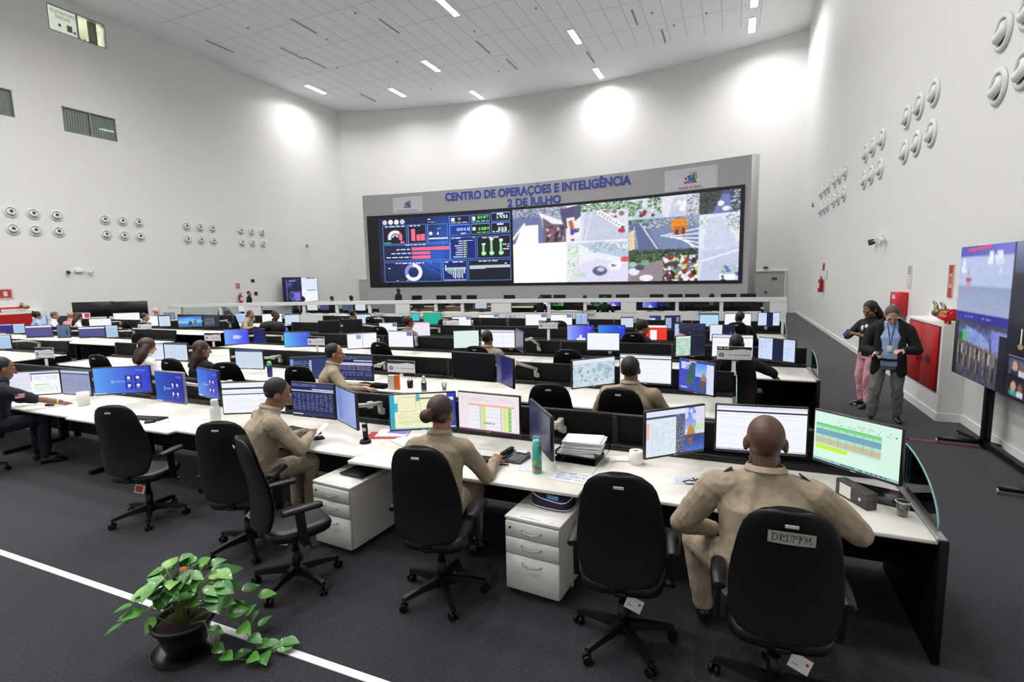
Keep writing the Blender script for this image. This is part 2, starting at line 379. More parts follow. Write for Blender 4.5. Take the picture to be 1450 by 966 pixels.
# ================================================================ VIDEO WALL
SW=circle3((-21.2,26.85),(-10.3,27.85),(.62,26.05))
def sw(x,off=0):
    a=math.asin((x-SW[0])/SW[2]); r=SW[2]-off; return (SW[0]+r*math.sin(a),SW[1]+r*math.cos(a))
PANEL=mat('grey_panel_paint',(178,178,180),.55)
b=MB(); A=[]
for i in range(41):
    x=-21.2+21.82*i/40; p=sw(x); q=sw(x,-.55); A.append([(p[0],p[1],0),(p[0],p[1],7.35),(q[0],q[1],7.35),(q[0],q[1],0)])
b.rings(A,sm=False); p=sw(.62,-.28); b.cyl((p[0]-.02,p[1],0),7.35,.27,n=24)
vw=b.build('video_wall_housing',PANEL); tag(vw,'curved light grey housing carrying the giant video wall','video wall')
DX0,DX1,DZ0,DZ1=-20.84,.27,1.83,5.97
b=MB(); A=[]
for i in range(41):
    x=DX0-.12+(DX1-DX0+.24)*i/40; p=sw(x,.05); q=sw(x,-.02); A.append([(p[0],p[1],DZ0-.12),(p[0],p[1],DZ1+.12),(q[0],q[1],DZ1+.12),(q[0],q[1],DZ0-.12)])
b.rings(A,sm=False); b.build('bezel',mat('black_bezel',(14,14,16),.4),vw)
def swmap(x0,x1,z0,z1,off=.06):
    def f(u,v):
        p=sw(x0+(x1-x0)*u,off); return (p[0],p[1],z0+(z1-z0)*v)
    return f
# --- left display: dashboard
c=Cv(300,150,(10,14,44))
for k in range(26):  # deep blue glow of the dashboard background artwork
    pass
yy,xx=c.y,c.x
glow=np.exp(-(((xx-.42)/.22)**2+((yy-.62)/.3)**2))*.9+np.exp(-(((xx-.5)/.1)**2+((yy-.2)/.3)**2))*.6
n1=c.rng.rand(13,26).repeat(12,0).repeat(12,1)[:150,:300]
q=np.round((glow+n1*.12)*7)/7
c.a[...,0]=12+q*22; c.a[...,1]=18+q*72; c.a[...,2]=52+q*140
P=(8,12,34); BL=(96,150,235); W_=(235,240,250); PK=(255,110,140)
def pan(x0,y0,x1,y1,fill=None):
    if fill: c.rect(x0,y0,x1,y1,fill)
    c.frame(x0,y0,x1,y1,.004,BL)
for i in range(4): c.ell(.05+i*.045,.065,.018,.036,(205,210,235) if i in(0,3) else (245,248,250))
pan(.03,.115,.215,.4,P); pan(.225,.115,.365,.4,(12,14,40)); pan(.375,.12,.53,.4)
c.text(.05,.12,.2,.15,W_); c.text(.24,.12,.35,.145,W_)
c.ell(.125,.3,.056,.11,W_,.55,0,200); c.ell(.125,.3,.056,.11,PK,.55,330,360); c.ell(.125,.3,.056,.11,PK,.55,0,50); c.ell(.125,.3,.025,.05,(190,200,220),.5,0,180)
c.rect(.04,.375,.09,.39,(90,200,120)); c.rect(.165,.36,.195,.39,PK)
c.rect(.25,.18,.28,.36,PK); c.rect(.29,.265,.32,.36,PK); c.rect(.325,.26,.355,.36,PK)
c.text(.38,.03,.46,.06,W_); c.text(.38,.08,.44,.1,W_); c.ell(.4,.26,.014,.028,W_); c.poly([(.445,.28),(.455,.23),(.465,.28)],W_); c.rect(.385,.33,.53,.345,W_); c.text(.41,.18,.48,.2,W_)
pan(.03,.415,.545,.66); c.text(.2,.41,.36,.435,W_); c.rect(.25,.46,.54,.51,PK); c.rect(.25,.525,.39,.57,PK); c.rect(.25,.585,.39,.635,PK)
for j in range(3): c.text(.05+.04*(2-j),.475+.06*j,.24,.5+.06*j,W_,fill=.95)
pan(.03,.68,.475,.985); c.text(.12,.69,.4,.715,W_); c.ell(.255,.84,.068,.135,(238,242,252),.6); c.ell(.255,.84,.068,.135,(150,140,225),.6,95,200); c.text(.06,.76,.18,.785,W_); c.text(.12,.955,.22,.975,W_)
c.line(.33,.72,.48,.9,.002,(60,110,220)); c.line(.36,.7,.5,.82,.002,(60,110,220))
pan(.545,.02,.7,.135,(14,22,52)); pan(.71,.02,.85,.135,(10,20,34)); pan(.86,.01,1.,.135,(8,18,30))
pan(.545,.15,.7,.31,(24,50,150)); pan(.71,.15,.85,.31,(8,24,28)); pan(.86,.15,1.,.31,(6,18,30))
# 5x3 pixel digits
DG={'0':'757','1':'262','2':'','3':''}
GL={'0':['111','101','101','101','111'],'1':['010','110','010','010','111'],'2':['111','001','111','100','111'],'3':['111','001','111','001','111'],'4':['101','101','111','001','001'],'5':['111','100','111','001','111'],'6':['111','100','111','101','111'],'7':['111','001','010','010','010'],'8':['111','101','111','101','111'],'9':['111','101','111','001','111']}
def digits(cv,x,y,st,px_,py_,col):
    for ch in st:
        for r,row in enumerate(GL[ch]):
            for k,bit in enumerate(row):
                if bit=='1': cv.rect(x+k*px_,y+r*py_,x+(k+1)*px_,y+(r+1)*py_,col)
        x+=4*px_
u=1/300
digits(c,.61,.055,'77',u,2*u,(225,235,250)); digits(c,.76,.04,'6187',1.6*u,2.4*u,(130,230,90)); digits(c,.9,.05,'1451',1.7*u,2.6*u,W_)
digits(c,.6,.2,'3018',2*u,2.6*u,(200,220,255)); digits(c,.765,.21,'1607',1.6*u,2.4*u,(130,230,90)); digits(c,.91,.22,'339',1.7*u,2.6*u,W_)
for x,y in ((.56,.05),(.72,.05),(.72,.2)): c.rect(x,y,x+.025,y+.05,W_)
c.rect(.905,.02,.95,.04,W_); c.rect(.905,.165,.95,.19,W_); c.text(.72,.1,.84,.125,(120,220,90)); c.text(.72,.27,.84,.29,(120,220,90)); c.text(.87,.27,.99,.295,W_); c.text(.56,.11,.69,.125,W_); c.text(.58,.27,.67,.29,W_)
pan(.545,.335,.74,.66,(18,30,120)); c.text(.56,.335,.73,.36,W_)
for j in range(8): c.rect(.565+.05*c.rng.rand(),.39+j*.033,.645,.402+j*.033,(210,220,250)); c.rect(.655,.39+j*.033,.675-.0006*j,.402+j*.033,(190,235,140))
c.rect(.65,.385,.72,.395,W_); c.rect(.65,.385,.654,.65,(160,230,120))
pan(.75,.335,1.,.66,(6,20,30)); c.text(.79,.345,.96,.37,W_)
for x,h in ((.79,.17),(.85,.24),(.92,.22)):
    c.rect(x,.64-h,x+.018,.62,(150,220,140)); c.rect(x-.008,.57,x+.026,.61,(200,235,190)); c.rect(x-.002,.63-h-.02,x+.022,.64-h,W_)
c.text(.945,.45,.99,.55,W_,3)
pan(.485,.68,.67,.985,(16,26,110)); c.text(.5,.69,.66,.715,W_); c.rect(.5,.79,.66,.815,(130,210,120))
for j in range(11): c.rect(.505+j*.014,.78,.512+j*.014,.82+.14*[.1,.3,.4,.5,.8,.9,.8,.95,.8,.9,.4][j],(205,225,240))
c.rect(.495,.965,.66,.975,W_); c.rect(.503,.74,.51,.8,W_)
pan(.68,.68,1.,.985,(6,16,26)); c.text(.76,.69,.9,.715,W_); c.rect(.69,.76,.995,.8,(196,200,226)); c.text(.86,.73,.97,.75,W_); c.rect(.69,.8,.81,.815,(196,200,226))
XD=-11.75
link('display',c.mesh('display',swmap(DX0+.62,XD,DZ0+.14,DZ1-.06),screen_mat(),12),vw)
# --- right display: mosaic of street cameras
c=Cv(420,190,(240,242,250)); rg=c.rng
GR=[(60,110,60),(84,140,70),(120,170,90),(40,70,44)]; CA=[(250,250,252),(200,205,215),(60,64,80),(150,40,44),(90,100,130),(230,232,240)]
# street with bus (upper left)
c.rect(0,0,.27,.47,(176,180,196)); c.poly([(0,.1),(.14,.08),(.17,.47),(0,.47)],(110,120,165)); c.speck(0,0,.27,.12,[(80,84,120),(140,150,180),(220,225,240),(110,116,150)],.7,2); c.poly([(.01,.47),(.05,.22),(.13,.22),(.13,.47)],(252,252,252)); c.line(0,.4,.06,.2,.006,(252,252,255))
c.poly([(.13,.05),(.24,.18),(.27,.2),(.27,.24),(.2,.24),(.15,.14)],(240,242,250)); c.poly([(.155,.13),(.2,.22),(.27,.24),(.27,.47),(.16,.47)],(120,96,110)); c.blobs(.17,.25,.26,.46,[(60,50,64),(160,80,80),(200,180,190),(90,80,110)],40,.004,.012,1.4); c.poly([(.24,.04),(.34,.0),(.36,.1),(.27,.3),(.25,.2)],(88,84,120))
c.poly([(.27,.16),(.31,.15),(.33,.47),(.285,.47)],(240,236,235)); c.poly([(.28,.2),(.3,.19),(.315,.36),(.3,.4)],(190,110,60)); c.blobs(.29,.3,.34,.46,[(90,60,170),(60,60,120),(230,230,240)],16,.004,.01)
# avenue (upper centre)
c.rect(.34,0,.56,.47,(222,226,240)); c.speck(.34,0,.56,.1,GR+[(220,225,235)],.7,2); c.poly([(.36,.1),(.46,.08),(.56,.42),(.56,.47),(.35,.47)],(200,206,226)); c.blobs(.44,.1,.54,.2,[(240,240,246),(150,110,120),(180,190,200)],22,.006,.014)
for k in range(9): x=.43+k*.0125; y=.12+k*.024; c.ell(x,y,.015,.03,(246,246,250)); c.ell(x+.004,y+.008,.008,.014,(110,70,90) if k%2 else (70,74,96))
c.ell(.53,.36,.016,.03,(190,50,70)); c.line(.39,.12,.36,.47,.002,(245,245,250))
# blank white panel
c.rect(0,.47,.275,1,(255,255,255))
# sunlit corner (lower centre)
c.rect(.275,.47,.56,1,(236,238,248)); c.speck(.275,.5,.33,1,[(140,200,140),(200,230,200),(240,248,240)],.6,2); c.poly([(.33,.5),(.45,.48),(.56,.62),(.56,.72),(.4,.6)],(190,205,225)); c.speck(.38,.5,.56,.62,[(130,150,170),(230,236,245),(170,190,200)],.45,2)
c.poly([(.3,.8),(.42,.7),(.56,.78),(.56,1),(.3,1)],(226,222,244)); c.ell(.43,.86,.034,.06,(88,98,140)); c.ell(.435,.84,.018,.028,(200,205,225)); c.ell(.5,.8,.03,.05,(248,248,252)); c.ell(.495,.79,.012,.02,(120,120,150)); c.ell(.545,.72,.02,.035,(226,90,100)); c.ell(.34,.91,.03,.03,(200,220,205)); c.ell(.51,.77,.02,.02,(250,250,255))
# tree lined road
c.rect(.56,0,.72,.25,(222,228,240)); c.speck(.56,.02,.62,.2,GR+[(200,220,190)],.75,2); c.speck(.64,.0,.7,.22,GR+[(240,245,240)],.7,2); c.poly([(.6,.12),(.66,.1),(.72,.25),(.57,.25)],(196,204,220)); c.blobs(.6,.13,.68,.22,CA,10,.005,.01)
c.rect(.72,0,.85,.25,(226,230,242)); c.poly([(.75,.02),(.79,.02),(.85,.25),(.73,.25)],(200,206,224)); c.blobs(.75,.05,.8,.2,[(250,250,252),(230,232,240)],9,.006,.012); c.speck(.8,.0,.85,.25,[(150,160,170),(200,205,215),(110,120,125)],.5,2)
c.rect(.85,0,1,.25,(76,84,120)); c.speck(.85,0,.93,.24,[(40,58,44),(60,84,60),(90,80,90),(30,40,34)],.85,2); c.poly([(.9,.24),(.935,.04),(.96,.04),(.98,.25)],(110,124,186)); c.ell(.93,.14,.012,.03,(245,245,250)); c.ell(.95,.2,.014,.028,(240,242,250)); c.speck(.965,0,1,.25,[(70,90,70),(220,225,240),(50,60,60)],.6,2)
# crossing with orange truck
c.rect(.56,.25,.85,.63,(120,138,176)); c.speck(.56,.25,.63,.4,GR,.6,4); c.poly([(.57,.3),(.62,.28),(.7,.63),(.57,.63)],(96,110,150)); c.poly([(.56,.4),(.585,.36),(.59,.6),(.56,.63)],(236,210,170))
c.line(.61,.29,.685,.61,.003,(240,240,245)); c.line(.585,.33,.6,.6,.002,(200,205,220))
for k in range(6): c.line(.7+.02*k,.46+.012*k,.85,.4+.055*k,.0035,(240,242,250))
c.speck(.62,.26,.85,.36,[(190,196,220),(90,100,110),(235,238,245),(110,130,100)],.6,2); c.poly([(.74,.28),(.8,.27),(.805,.4),(.77,.44),(.74,.38)],(236,140,30)); c.rect(.75,.36,.8,.46,(190,110,50)); c.rect(.76,.4,.768,.46,(40,40,60)); c.rect(.785,.38,.793,.45,(40,40,60))
# bright road on the right
c.rect(.85,.25,1,.63,(226,230,242)); c.speck(.95,.27,1,.45,[(140,150,150),(235,240,245),(110,140,120)],.6,2); c.poly([(.88,.3),(.93,.28),(1,.6),(1,.63),(.87,.63)],(206,212,234)); c.speck(.85,.28,.88,.4,[(150,190,150),(240,244,244)],.5,2)
# traffic jam with motorbikes
c.rect(.56,.63,.71,1,(150,150,160)); c.speck(.56,.62,.71,.78,[(30,50,30),(60,90,50),(90,120,70),(40,60,40)],.9,2); c.poly([(.56,.8),(.71,.75),(.71,1),(.56,1)],(150,136,146)); c.ell(.585,.88,.024,.045,(232,240,245)); c.ell(.61,.83,.02,.035,(80,84,100)); c.ell(.64,.96,.03,.04,(240,242,246)); c.ell(.58,.79,.018,.03,(170,200,190)); c.rect(.62,.74,.65,.8,(110,180,130))
c.rect(.71,.63,.85,1,(60,60,66)); c.blobs(.71,.66,.85,1,[(240,242,245),(30,30,36),(170,50,44),(200,210,90),(120,124,134),(235,236,240),(60,64,70),(214,214,220)],170,.004,.011,1.2); c.speck(.71,.62,.85,.7,[(40,60,40),(80,100,80),(30,34,30)],.7,2)
c.rect(.85,.63,1,1,(214,220,238)); c.poly([(.87,.66),(1,.63),(1,1),(.86,1)],(196,204,230)); c.line(.86,.78,1,.66,.004,(240,242,250)); c.blobs(.94,.78,1,.95,[(90,120,190),(60,80,120),(180,200,190),(235,235,245)],18,.005,.012); c.rect(.93,.93,.99,.99,(250,250,252)); digits(c,.937,.94,'1',2/340,4/340,(20,20,20))
for x in (.56,.85): c.rect(x-.001,0,x+.001,1,(150,155,175))
c.soft(0,0,1,.468,2,7,6); c.soft(.28,.468,1,1,2,7,6)
link('display',c.mesh('display',swmap(XD+.16,DX1-.04,DZ0+.02,DZ1-.03),screen_mat(),12),vw)
for k,(x0,x1,z0,z1,big) in enumerate(((-19.2,-17.35,6.22,7.08,0),(-3.15,-.8,6.16,7.1,1))):
    # plaque with the state crest
    c=Cv(110,46,(214,215,222)); e=.5
    c.rect(.38,.6,.62,.72,(190,90,96)); c.rect(.40,.45,.48,.7,(150,120,120)); c.ell(.5,.47,.06,.2,(92,150,205)); c.ell(.5,.52,.05,.1,(60,110,190)); c.poly([(.52,.62),(.55,.2),(.58,.24),(.6,.6)],(50,120,96)); c.poly([(.4,.6),(.42,.3),(.46,.36),(.45,.6)],(206,170,160)); c.rect(.38,.42,.42,.5,(80,60,64)); c.ell(.5,.2,.035,.08,(230,205,120)); c.line(.6,.2,.62,.5,.008,(90,70,80)); c.ell(.46,.38,.02,.05,(60,60,90)); c.ell(.39,.66,.02,.06,(170,60,76)); c.ell(.6,.66,.02,.05,(170,60,76))
    p=tag(link('crest_plaque',c.mesh('crest_plaque',swmap(x0,x1,z0,z1,.03),print_mat())),'pale plaque with coat of arms, '+('upper right' if big else 'upper left')+' corner of the grey housing','plaque','crest plaques')
    b=MB(); A=[]
    for i in range(7):
        x=x0-.03+(x1-x0+.06)*i/6; q=sw(x,.022); r_=sw(x,-.01); A.append([(q[0],q[1],z0-.03),(q[0],q[1],z1+.03),(r_[0],r_[1],z1+.03),(r_[0],r_[1],z0-.03)])
    b.rings(A,sm=False); b.build('plate',mat('plaque_white',(222,223,228),.4),p)
def wall_text(name,txt,xc,z,size,xw,mt,parent=None,off=.03,ext=.006,bold=.012,mapf=None,label=None,cat='lettering',tilde=None):
    cu=bpy.data.curves.new(name,'FONT'); cu.body=txt; cu.size=size; cu.extrude=ext; cu.offset=bold; cu.align_x='LEFT'; cu.resolution_u=3
    o=bpy.data.objects.new('tmp',cu); COL.objects.link(o); bpy.context.view_layer.update()
    me=bpy.data.meshes.new_from_object(o.evaluated_get(bpy.context.evaluated_depsgraph_get())); bpy.data.objects.remove(o)
    if tilde is not None:   # tilde over the letter O (built by hand)
        def wdt(tx):
            c2=bpy.data.curves.new('t','FONT'); c2.body=tx; c2.size=size; o2=bpy.data.objects.new('t',c2); COL.objects.link(o2); bpy.context.view_layer.update()
            d=max(v[0] for v in o2.bound_box); bpy.data.objects.remove(o2); return d
        xa=wdt(txt[:tilde]); xb=wdt(txt[:tilde+1]); xm=(xa+xb)/2+.01*size; bm=bmesh.new(); bm.from_mesh(me); h=size*.86; w_=size*.17; th=size*.05; P1=[]
        n=10
        for zz in (-ext,ext):
            P1.append([bm.verts.new((xm-w_+2*w_*i/n,h+size*.03*math.sin(2*PI*i/n)+s_*th/2,zz)) for i in range(n+1) for s_ in (-1,1)])
        for i in range(n):
            a,b_=P1[0],P1[1]; q=2*i
            for f in ((a[q],a[q+1],a[q+3],a[q+2]),(b_[q],b_[q+2],b_[q+3],b_[q+1]),(a[q],a[q+2],b_[q+2],b_[q]),(a[q+1],b_[q+1],b_[q+3],a[q+3])): bm.faces.new(f)
        bm.to_mesh(me); bm.free()
    xs=[v.co.x for v in me.vertices]; x0,x1=min(xs),max(xs); k=xw/(x1-x0) if xw else 1
    for v in me.vertices:
        v.co=Vector(mapf((v.co.x-(x0+x1)/2)*k,v.co.y,v.co.z))
    me.materials.clear(); me.materials.append(mt); me.name=name
    o=link(name,me,parent)
    if label: tag(o,label,cat)
    return o
INKB=mat('blue_lettering',(54,76,176),.5)
def swt(xc,z):
    def f(dx,dy,dz):
        p=sw(xc+dx,.03+dz); return (p[0],p[1],z+dy)
    return f
wall_text('wall_lettering','CENTRO DE OPERAÇOES E INTELIGÊNCIA',0,0,.63,10.95,INKB,mapf=swt(-10.35,6.74),bold=.02,tilde=16,label='blue capital lettering reading CENTRO DE OPERAÇÕES E INTELIGÊNCIA on the grey housing')
wall_text('wall_lettering','2 DE JULHO',0,0,.58,3.2,INKB,mapf=swt(-10.3,6.15),bold=.02,label='blue lettering reading 2 DE JULHO under the longer line')
BLK=mat('crest_ink',(70,72,74),.6)
wall_text('caption','Estado da Bahia',0,0,.17,1.05,BLK,parent=bpy.data.objects['crest_plaque.001'],mapf=swt(-1.98,6.2),bold=.002,ext=.004)
wall_text('caption','Governo do Estado da Bahia',0,0,.1,1.3,BLK,parent=bpy.data.objects['crest_plaque'],mapf=swt(-18.27,6.29),bold=.001,ext=.004)
# ---- doors in the far wall
DOORM=mat('door_grey',(176,176,172),.5); DARK=mat('dark_sign',(90,90,88),.6)
def bwf(x,off): 
    return backwall(x,off)
for n,(x0,x1,zt) in enumerate(((.95,2.55,2.2),(-25.6,-24.3,2.2))):
    pa=Vector((*bwf(x0,.03),0)); pb=Vector((*bwf(x1,.03),0)); d=(pb-pa); L=d.length; a=math.atan2(d.y,d.x); mc=(pa+pb)/2
    b=MB(); b.box((mc.x,mc.y,zt/2),(L,.04,zt),RZ(a)); dr=struct(b.build(f'door_{n+1}',DOORM))
    b=MB()
    for t,zz,dd in ((.5,zt+.04,(L+.16,.1,.08)),(-.02,zt/2,(.06,.1,zt)),(1.02,zt/2,(.06,.1,zt))):
        q=pa+d*t; b.box((q.x,q.y,zz),dd,RZ(a))
    b.build('door_frame',WALL,dr)
    b=MB(); q=pa+d*(.45 if n==0 else .8); nrm=Vector((d.y,-d.x,0)).normalized()*.04
    b.box(q+nrm+Vector((0,0,1.12)),(.12,.06,.04),RZ(a),bev=.01); b.box(q+nrm*.6+Vector((0,0,1.1)),(.05,.02,.16),RZ(a)); b.build('door_handle',DARK,dr)
    b=MB(); q=pa+d*(.7 if n==0 else .62); b.box(q+nrm*.8+Vector((0,0,1.82 if n==0 else 1.9)),(.28,.01,.12),RZ(a)); b.build('door_sign',DARK,dr)
b=MB(); q=backwall(1.62,.08); b.box((q[0],q[1],2.42),(.22,.12,.12),bev=.02); tag(b.build('emergency_light',DARK),'small dark emergency lamp above the grey door at the far right','emergency light')
# ================================================================ FURNITURE
BLACKP=mat('black_plastic',(8,8,9),.45,spec=.35); BLACKF=mat('black_fabric',(4,4,5),.9,bump=.3,bscale=300,spec=.2); LEATHER=mat('black_vinyl',(8,8,10),.42,bump=.25,bscale=60,spec=.4)
DESKW=mat('white_laminate',(236,233,224),.35,noise=.015,scale=3); DESKB=mat('black_laminate',(6,6,7),.65,spec=.25); STEELB=mat('black_steel',(15,15,16),.4,.3)
GREYM=mat('satin_grey_metal',(158,158,154),.35,.7); WHITEP=mat('white_plastic',(228,228,224),.4); LABELM=mat('silver_label',(205,205,200),.4,.3)
DOTM=mat('perforation_grey',(90,90,90),.6)
def make_chair():
    t=thing('office_chair','x','chair')
    # seat
    b=MB(); rs=[]
    for z,k in ((.425,.86),(.435,.97),(.46,1),(.49,1),(.505,.93),(.51,.8)):
        r=[]
        for i in range(28):
            a=2*PI*i/28; cx=math.copysign(abs(math.cos(a))**.55,math.cos(a)); sy=math.copysign(abs(math.sin(a))**.55,math.sin(a))
            y=sy*.235*k; zz=z-(.03*max(0,(y-.12)/.12)**2 if z>.47 else 0); r.append((cx*.245*k*(1-.06*(sy>0)*sy),y+.01,zz))
        rs.append(r)
    b.rings(rs); b.build('seat',LEATHER,t)
    # backrest: tall rounded shell, curved
    def back(zs,th,dy,grow=0):
        rs=[]
        for z,w in zs:
            u=(z-.52)/.66; yc=-.245-.05*u+.03*math.sin(PI*min(1,max(0,u*1.3)))+dy; r=[]
            for i in range(28):
                a=2*PI*i/28; cx=math.copysign(abs(math.cos(a))**.8,math.cos(a)); x=cx*(w+grow)
                r.append((x,yc+math.sin(a)*th+.055*(x/.25)**2,z))
            rs.append(r)
        return rs
    ZW=[(.52,.1),(.525,.16),(.54,.19),(.58,.212),(.64,.228),(.72,.238),(.8,.235),(.88,.226),(.96,.214),(1.04,.2),(1.1,.182),(1.14,.158),(1.17,.12),(1.185,.07)]
    b=MB(); b.rings(back(ZW,.034,0)); b.build('backrest',BLACKF,t)
    b=MB(); b.rings(back([(z,w) for z,w in ZW],.016,-.022,.012)); b.build('back_shell',BLACKP,t)
    b=MB(); b.box((0,-.348,1.128),(.055,.004,.016),bev=.0015); b.build('label_plate',LABELM,t,label='silver label plate')
    b=MB(); b.box((0,-.17,.45),(.07,.14,.03),bev=.008); b.box((0,-.2,.5),(.06,.1,.05),bev=.008); b.box((0,.0,.405),(.2,.22,.045),bev=.015); b.build('mechanism',STEELB,t)
    b=MB(); b.tube([(.1,.02,.4),(.27,.04,.385)],.007); b.ell((.285,.042,.384),(.022,.016,.014)); b.build('lever',BLACKP,t)
    b=MB(); b.cyl((0,0,.1),.16,.032,.03); b.cyl((0,0,.24),.16,.022); b.build('gas_column',STEELB,t)
    b=MB(); b.cyl((0,0,.075),.07,.05,.036)
    for k in range(5):
        a=2*PI*k/5+.3; d=Vector((math.cos(a),math.sin(a),0)); p=Vector((-d.y,d.x,0))
        b.rings([[c_+p*w+Vector((0,0,h)) for w,h in ((-ww,-hh),(ww,-hh),(ww*.7,hh),(-ww*.7,hh))] for c_,ww,hh in ((d*.03+Vector((0,0,.115)),.028,.03),(d*.18+Vector((0,0,.105)),.023,.02),(d*.31+Vector((0,0,.085)),.018,.014))],sm=False)
    b.build('star_base',BLACKP,t)
    for k in range(5):
        a=2*PI*k/5+.3; d=Vector((math.cos(a),math.sin(a),0))*.305; b=MB()
        q=a+1.1+k; ax=Vector((math.cos(q),math.sin(q),0))
        for s_ in (-1,1): b.tube([d+ax*.008*s_+Vector((0,0,.028)),d+ax*.026*s_+Vector((0,0,.028))],.028,n=14)
        b.tube([d+Vector((0,0,.03)),d+Vector((0,0,.085))],.009); b.build('caster',BLACKP,t)
    for s_ in (-1,1):
        b=MB(); x=.285*s_
        b.rings([[(x+dx,y+dy,z) for dx,dy in ((-.012,-.03),(.012,-.03),(.012,.03),(-.012,.03))] for y,z in ((-.01,.43),(-.02,.5),(-.03,.62),(-.03,.668))],sm=False)
        b.box((.25*s_,0,.42),(.1,.05,.02)); b.build('arm_support',BLACKP,t)
        b=MB(); rs=[]
        for y,w,z in ((-.15,.02,.668),(-.14,.034,.67),(0,.042,.674),(.1,.04,.672),(.125,.02,.668)):
            rs.append([(x+w*dx,y,z+dz) for dx,dz in ((-1,0),(-.8,.022),(0,.026),(.8,.022),(1,0),(.8,-.008),(-.8,-.008))])
        b.rings(rs); b.build('armrest',LEATHER,t)
    return t
chair0=make_chair(); index(chair0); _cu=[0]
def chair(x,y,deg,label):
    g='black office chairs at the desks'
    if not _cu[0]:
        _cu[0]=1; chair0.location=(x,y,0); chair0.rotation_euler=(0,0,R(deg)); tag(chair0,label,'chair',g); return chair0
    return dup(chair0,(x,y,0),R(deg),label,g)
# ---- workstation desks: row k has its front edge at FY[k] and its partition at PY[k]
FY=[3.4,5.72,8.03,10.4,12.75]; PY=[4.45,6.8,9.22,11.6,13.95]
ORD=['front','second','third','fourth','fifth']
def desk(x0,x1,yf,yp,label,right_end=False,left_end=False,dots=False,detail=True):
    t=thing('desk',label,'desk',((x0+x1)/2,yf,0),0,'white topped desks in rows'); W=x1-x0
    MB().box((0,(yp-yf)/2-.03,.7275),(W-.006,yp-yf-.06,.025),bev=.003,seg=1).build('desk_top',DESKW,t)
    b=MB(); b.box((0,yp-yf-.05,.4),(W-.01,.02,.62))
    if dots:
        for i in range(9):
            for j in range(7):
                for s_ in (-1,1): b.box((s_*W*.28+(i-4)*.035,yp-yf-.062,.3+j*.06),(.007,.003,.009),mi=1)
    b.build('modesty_panel',[DESKB,DOTM],t)
    MB().box((0,yp-yf-.075,.765),(W-.01,.09,.05),bev=.006,seg=1).build('cable_tray',mat('dark_grey_rail',(26,27,29),.4,.4),t)
    b=MB(); b.box((-W/2+.05,.5,.68),(.05,.75,.05)); b.box((-W/2+.05,.85,.36),(.06,.1,.66)); b.box((-W/2+.05,.5,.03),(.05,.7,.04)); b.build('leg_frame',STEELB,t)
    if right_end or left_end:
        s_=1 if right_end else -1
        MB().box((s_*(W/2+.022),(yp-yf)/2,.378),(.04,yp-yf+.04,.74),bev=.004,seg=1).build('side_panel',DESKB,t)
        MB().box((s_*(W/2+.01),(yp-yf)/2-.06,.748),(.05,yp-yf-.1,.02),bev=.006).build('edge_trim',GREYM,t)
        if right_end:
            poly=[(.1,.76)]+[(.1+.68*(1-math.cos(a)),.76+.3*math.sin(a)) for a in [PI/2*k/12 for k in range(13)]]+[(.78,.76)]
            MB().prism(poly,.008,Matrix(((0,0,1,W/2+.018),(1,0,0,0),(0,1,0,0),(0,0,0,1)))).build('glass_fin',pane_mat('fin_glass',(196,222,220)),t)
            MB().tube([(W/2+.022,y_,z_) for y_,z_ in poly[1:-1]],.006,n=6).build('glass_edge',mat('teal_edge',(120,168,166),.2),t)
    return t
def partition(x0,x1,yp,label,h=1.02):
    t=thing('partition',label,'partition',((x0+x1)/2,yp,0),0,'black partitions behind the desks'); W=x1-x0
    b=MB(); b.box((0,0,(h+.1)/2),(W-.01,.04,h-.1))
    for z in (.8,.87,.94): b.box((0,-.022,z),(W-.03,.006,.012))
    b.build('panel',DESKB,t)
    MB().box((0,0,h+.006),(W,.05,.02),bev=.004,seg=1).build('top_rail',mat('dark_grey_rail',(26,27,29),.4,.4),t)
    MB().box((-W/2+.03,0,.5),(.06,.07,1.04),bev=.006,seg=1).build('post',STEELB,t)
    return t
ROWS=[]
def nth(i): return ['first','second','third','fourth','fifth','sixth','seventh','eighth','ninth','tenth','eleventh','twelfth'][i]
SEAMS=[[1.1,-.94,-2.94,-5.25,-7.02,-9.02,-11.0],[.05,-1.95,-3.95,-5.95,-7.95,-9.95,-11.95],[1.1,-.94,-2.94,-4.94,-6.94,-8.94,-10.94],[.05,-1.95,-3.95,-5.95,-7.95,-9.95,-11.95],[1.1,-.94,-2.94,-4.94,-6.94,-8.94,-10.94,-12.94]]
LEFT=[None,[-13.45,-15.45,-17.45],[-13.45,-15.45,-17.45,-19.45,-21.45],[-14.2,-16.2,-18.2,-20.2,-22.2,-24.0],[-14.0,-16.0,-18.0,-20.2]]
jog=[.03,-.06,.06,-.03,.02,0,.04,-.02]
for r in range(5):
    yp=PY[r]; sm=SEAMS[r]
    for i in range(len(sm)-1):
        x1,x0=sm[i],sm[i+1]
        desk(x0,x1,FY[r]+(jog[i] if r==0 else jog[(i*3+r)%8]*.5),yp,f'white desk, {nth(i)} from the right end of the {ORD[r]} row',right_end=(i==0),left_end=(i==len(sm)-2),dots=(i<2 and r in(0,2)))
        partition(x0,x1,yp,f'low black partition, {nth(i)} from the right end, behind the {ORD[r]} row',1.02)
    if LEFT[r]:
        L=LEFT[r]
        for i in range(len(L)-1):
            desk(L[i+1],L[i],FY[r],yp-.1,f'white desk left of the aisle, {nth(i)} from it in the {ORD[r]} row',right_end=False,left_end=False)
            partition(L[i+1],L[i],yp-.1,f'low black partition left of the aisle, {nth(i)} from it, behind the {ORD[r]} row',1.0)
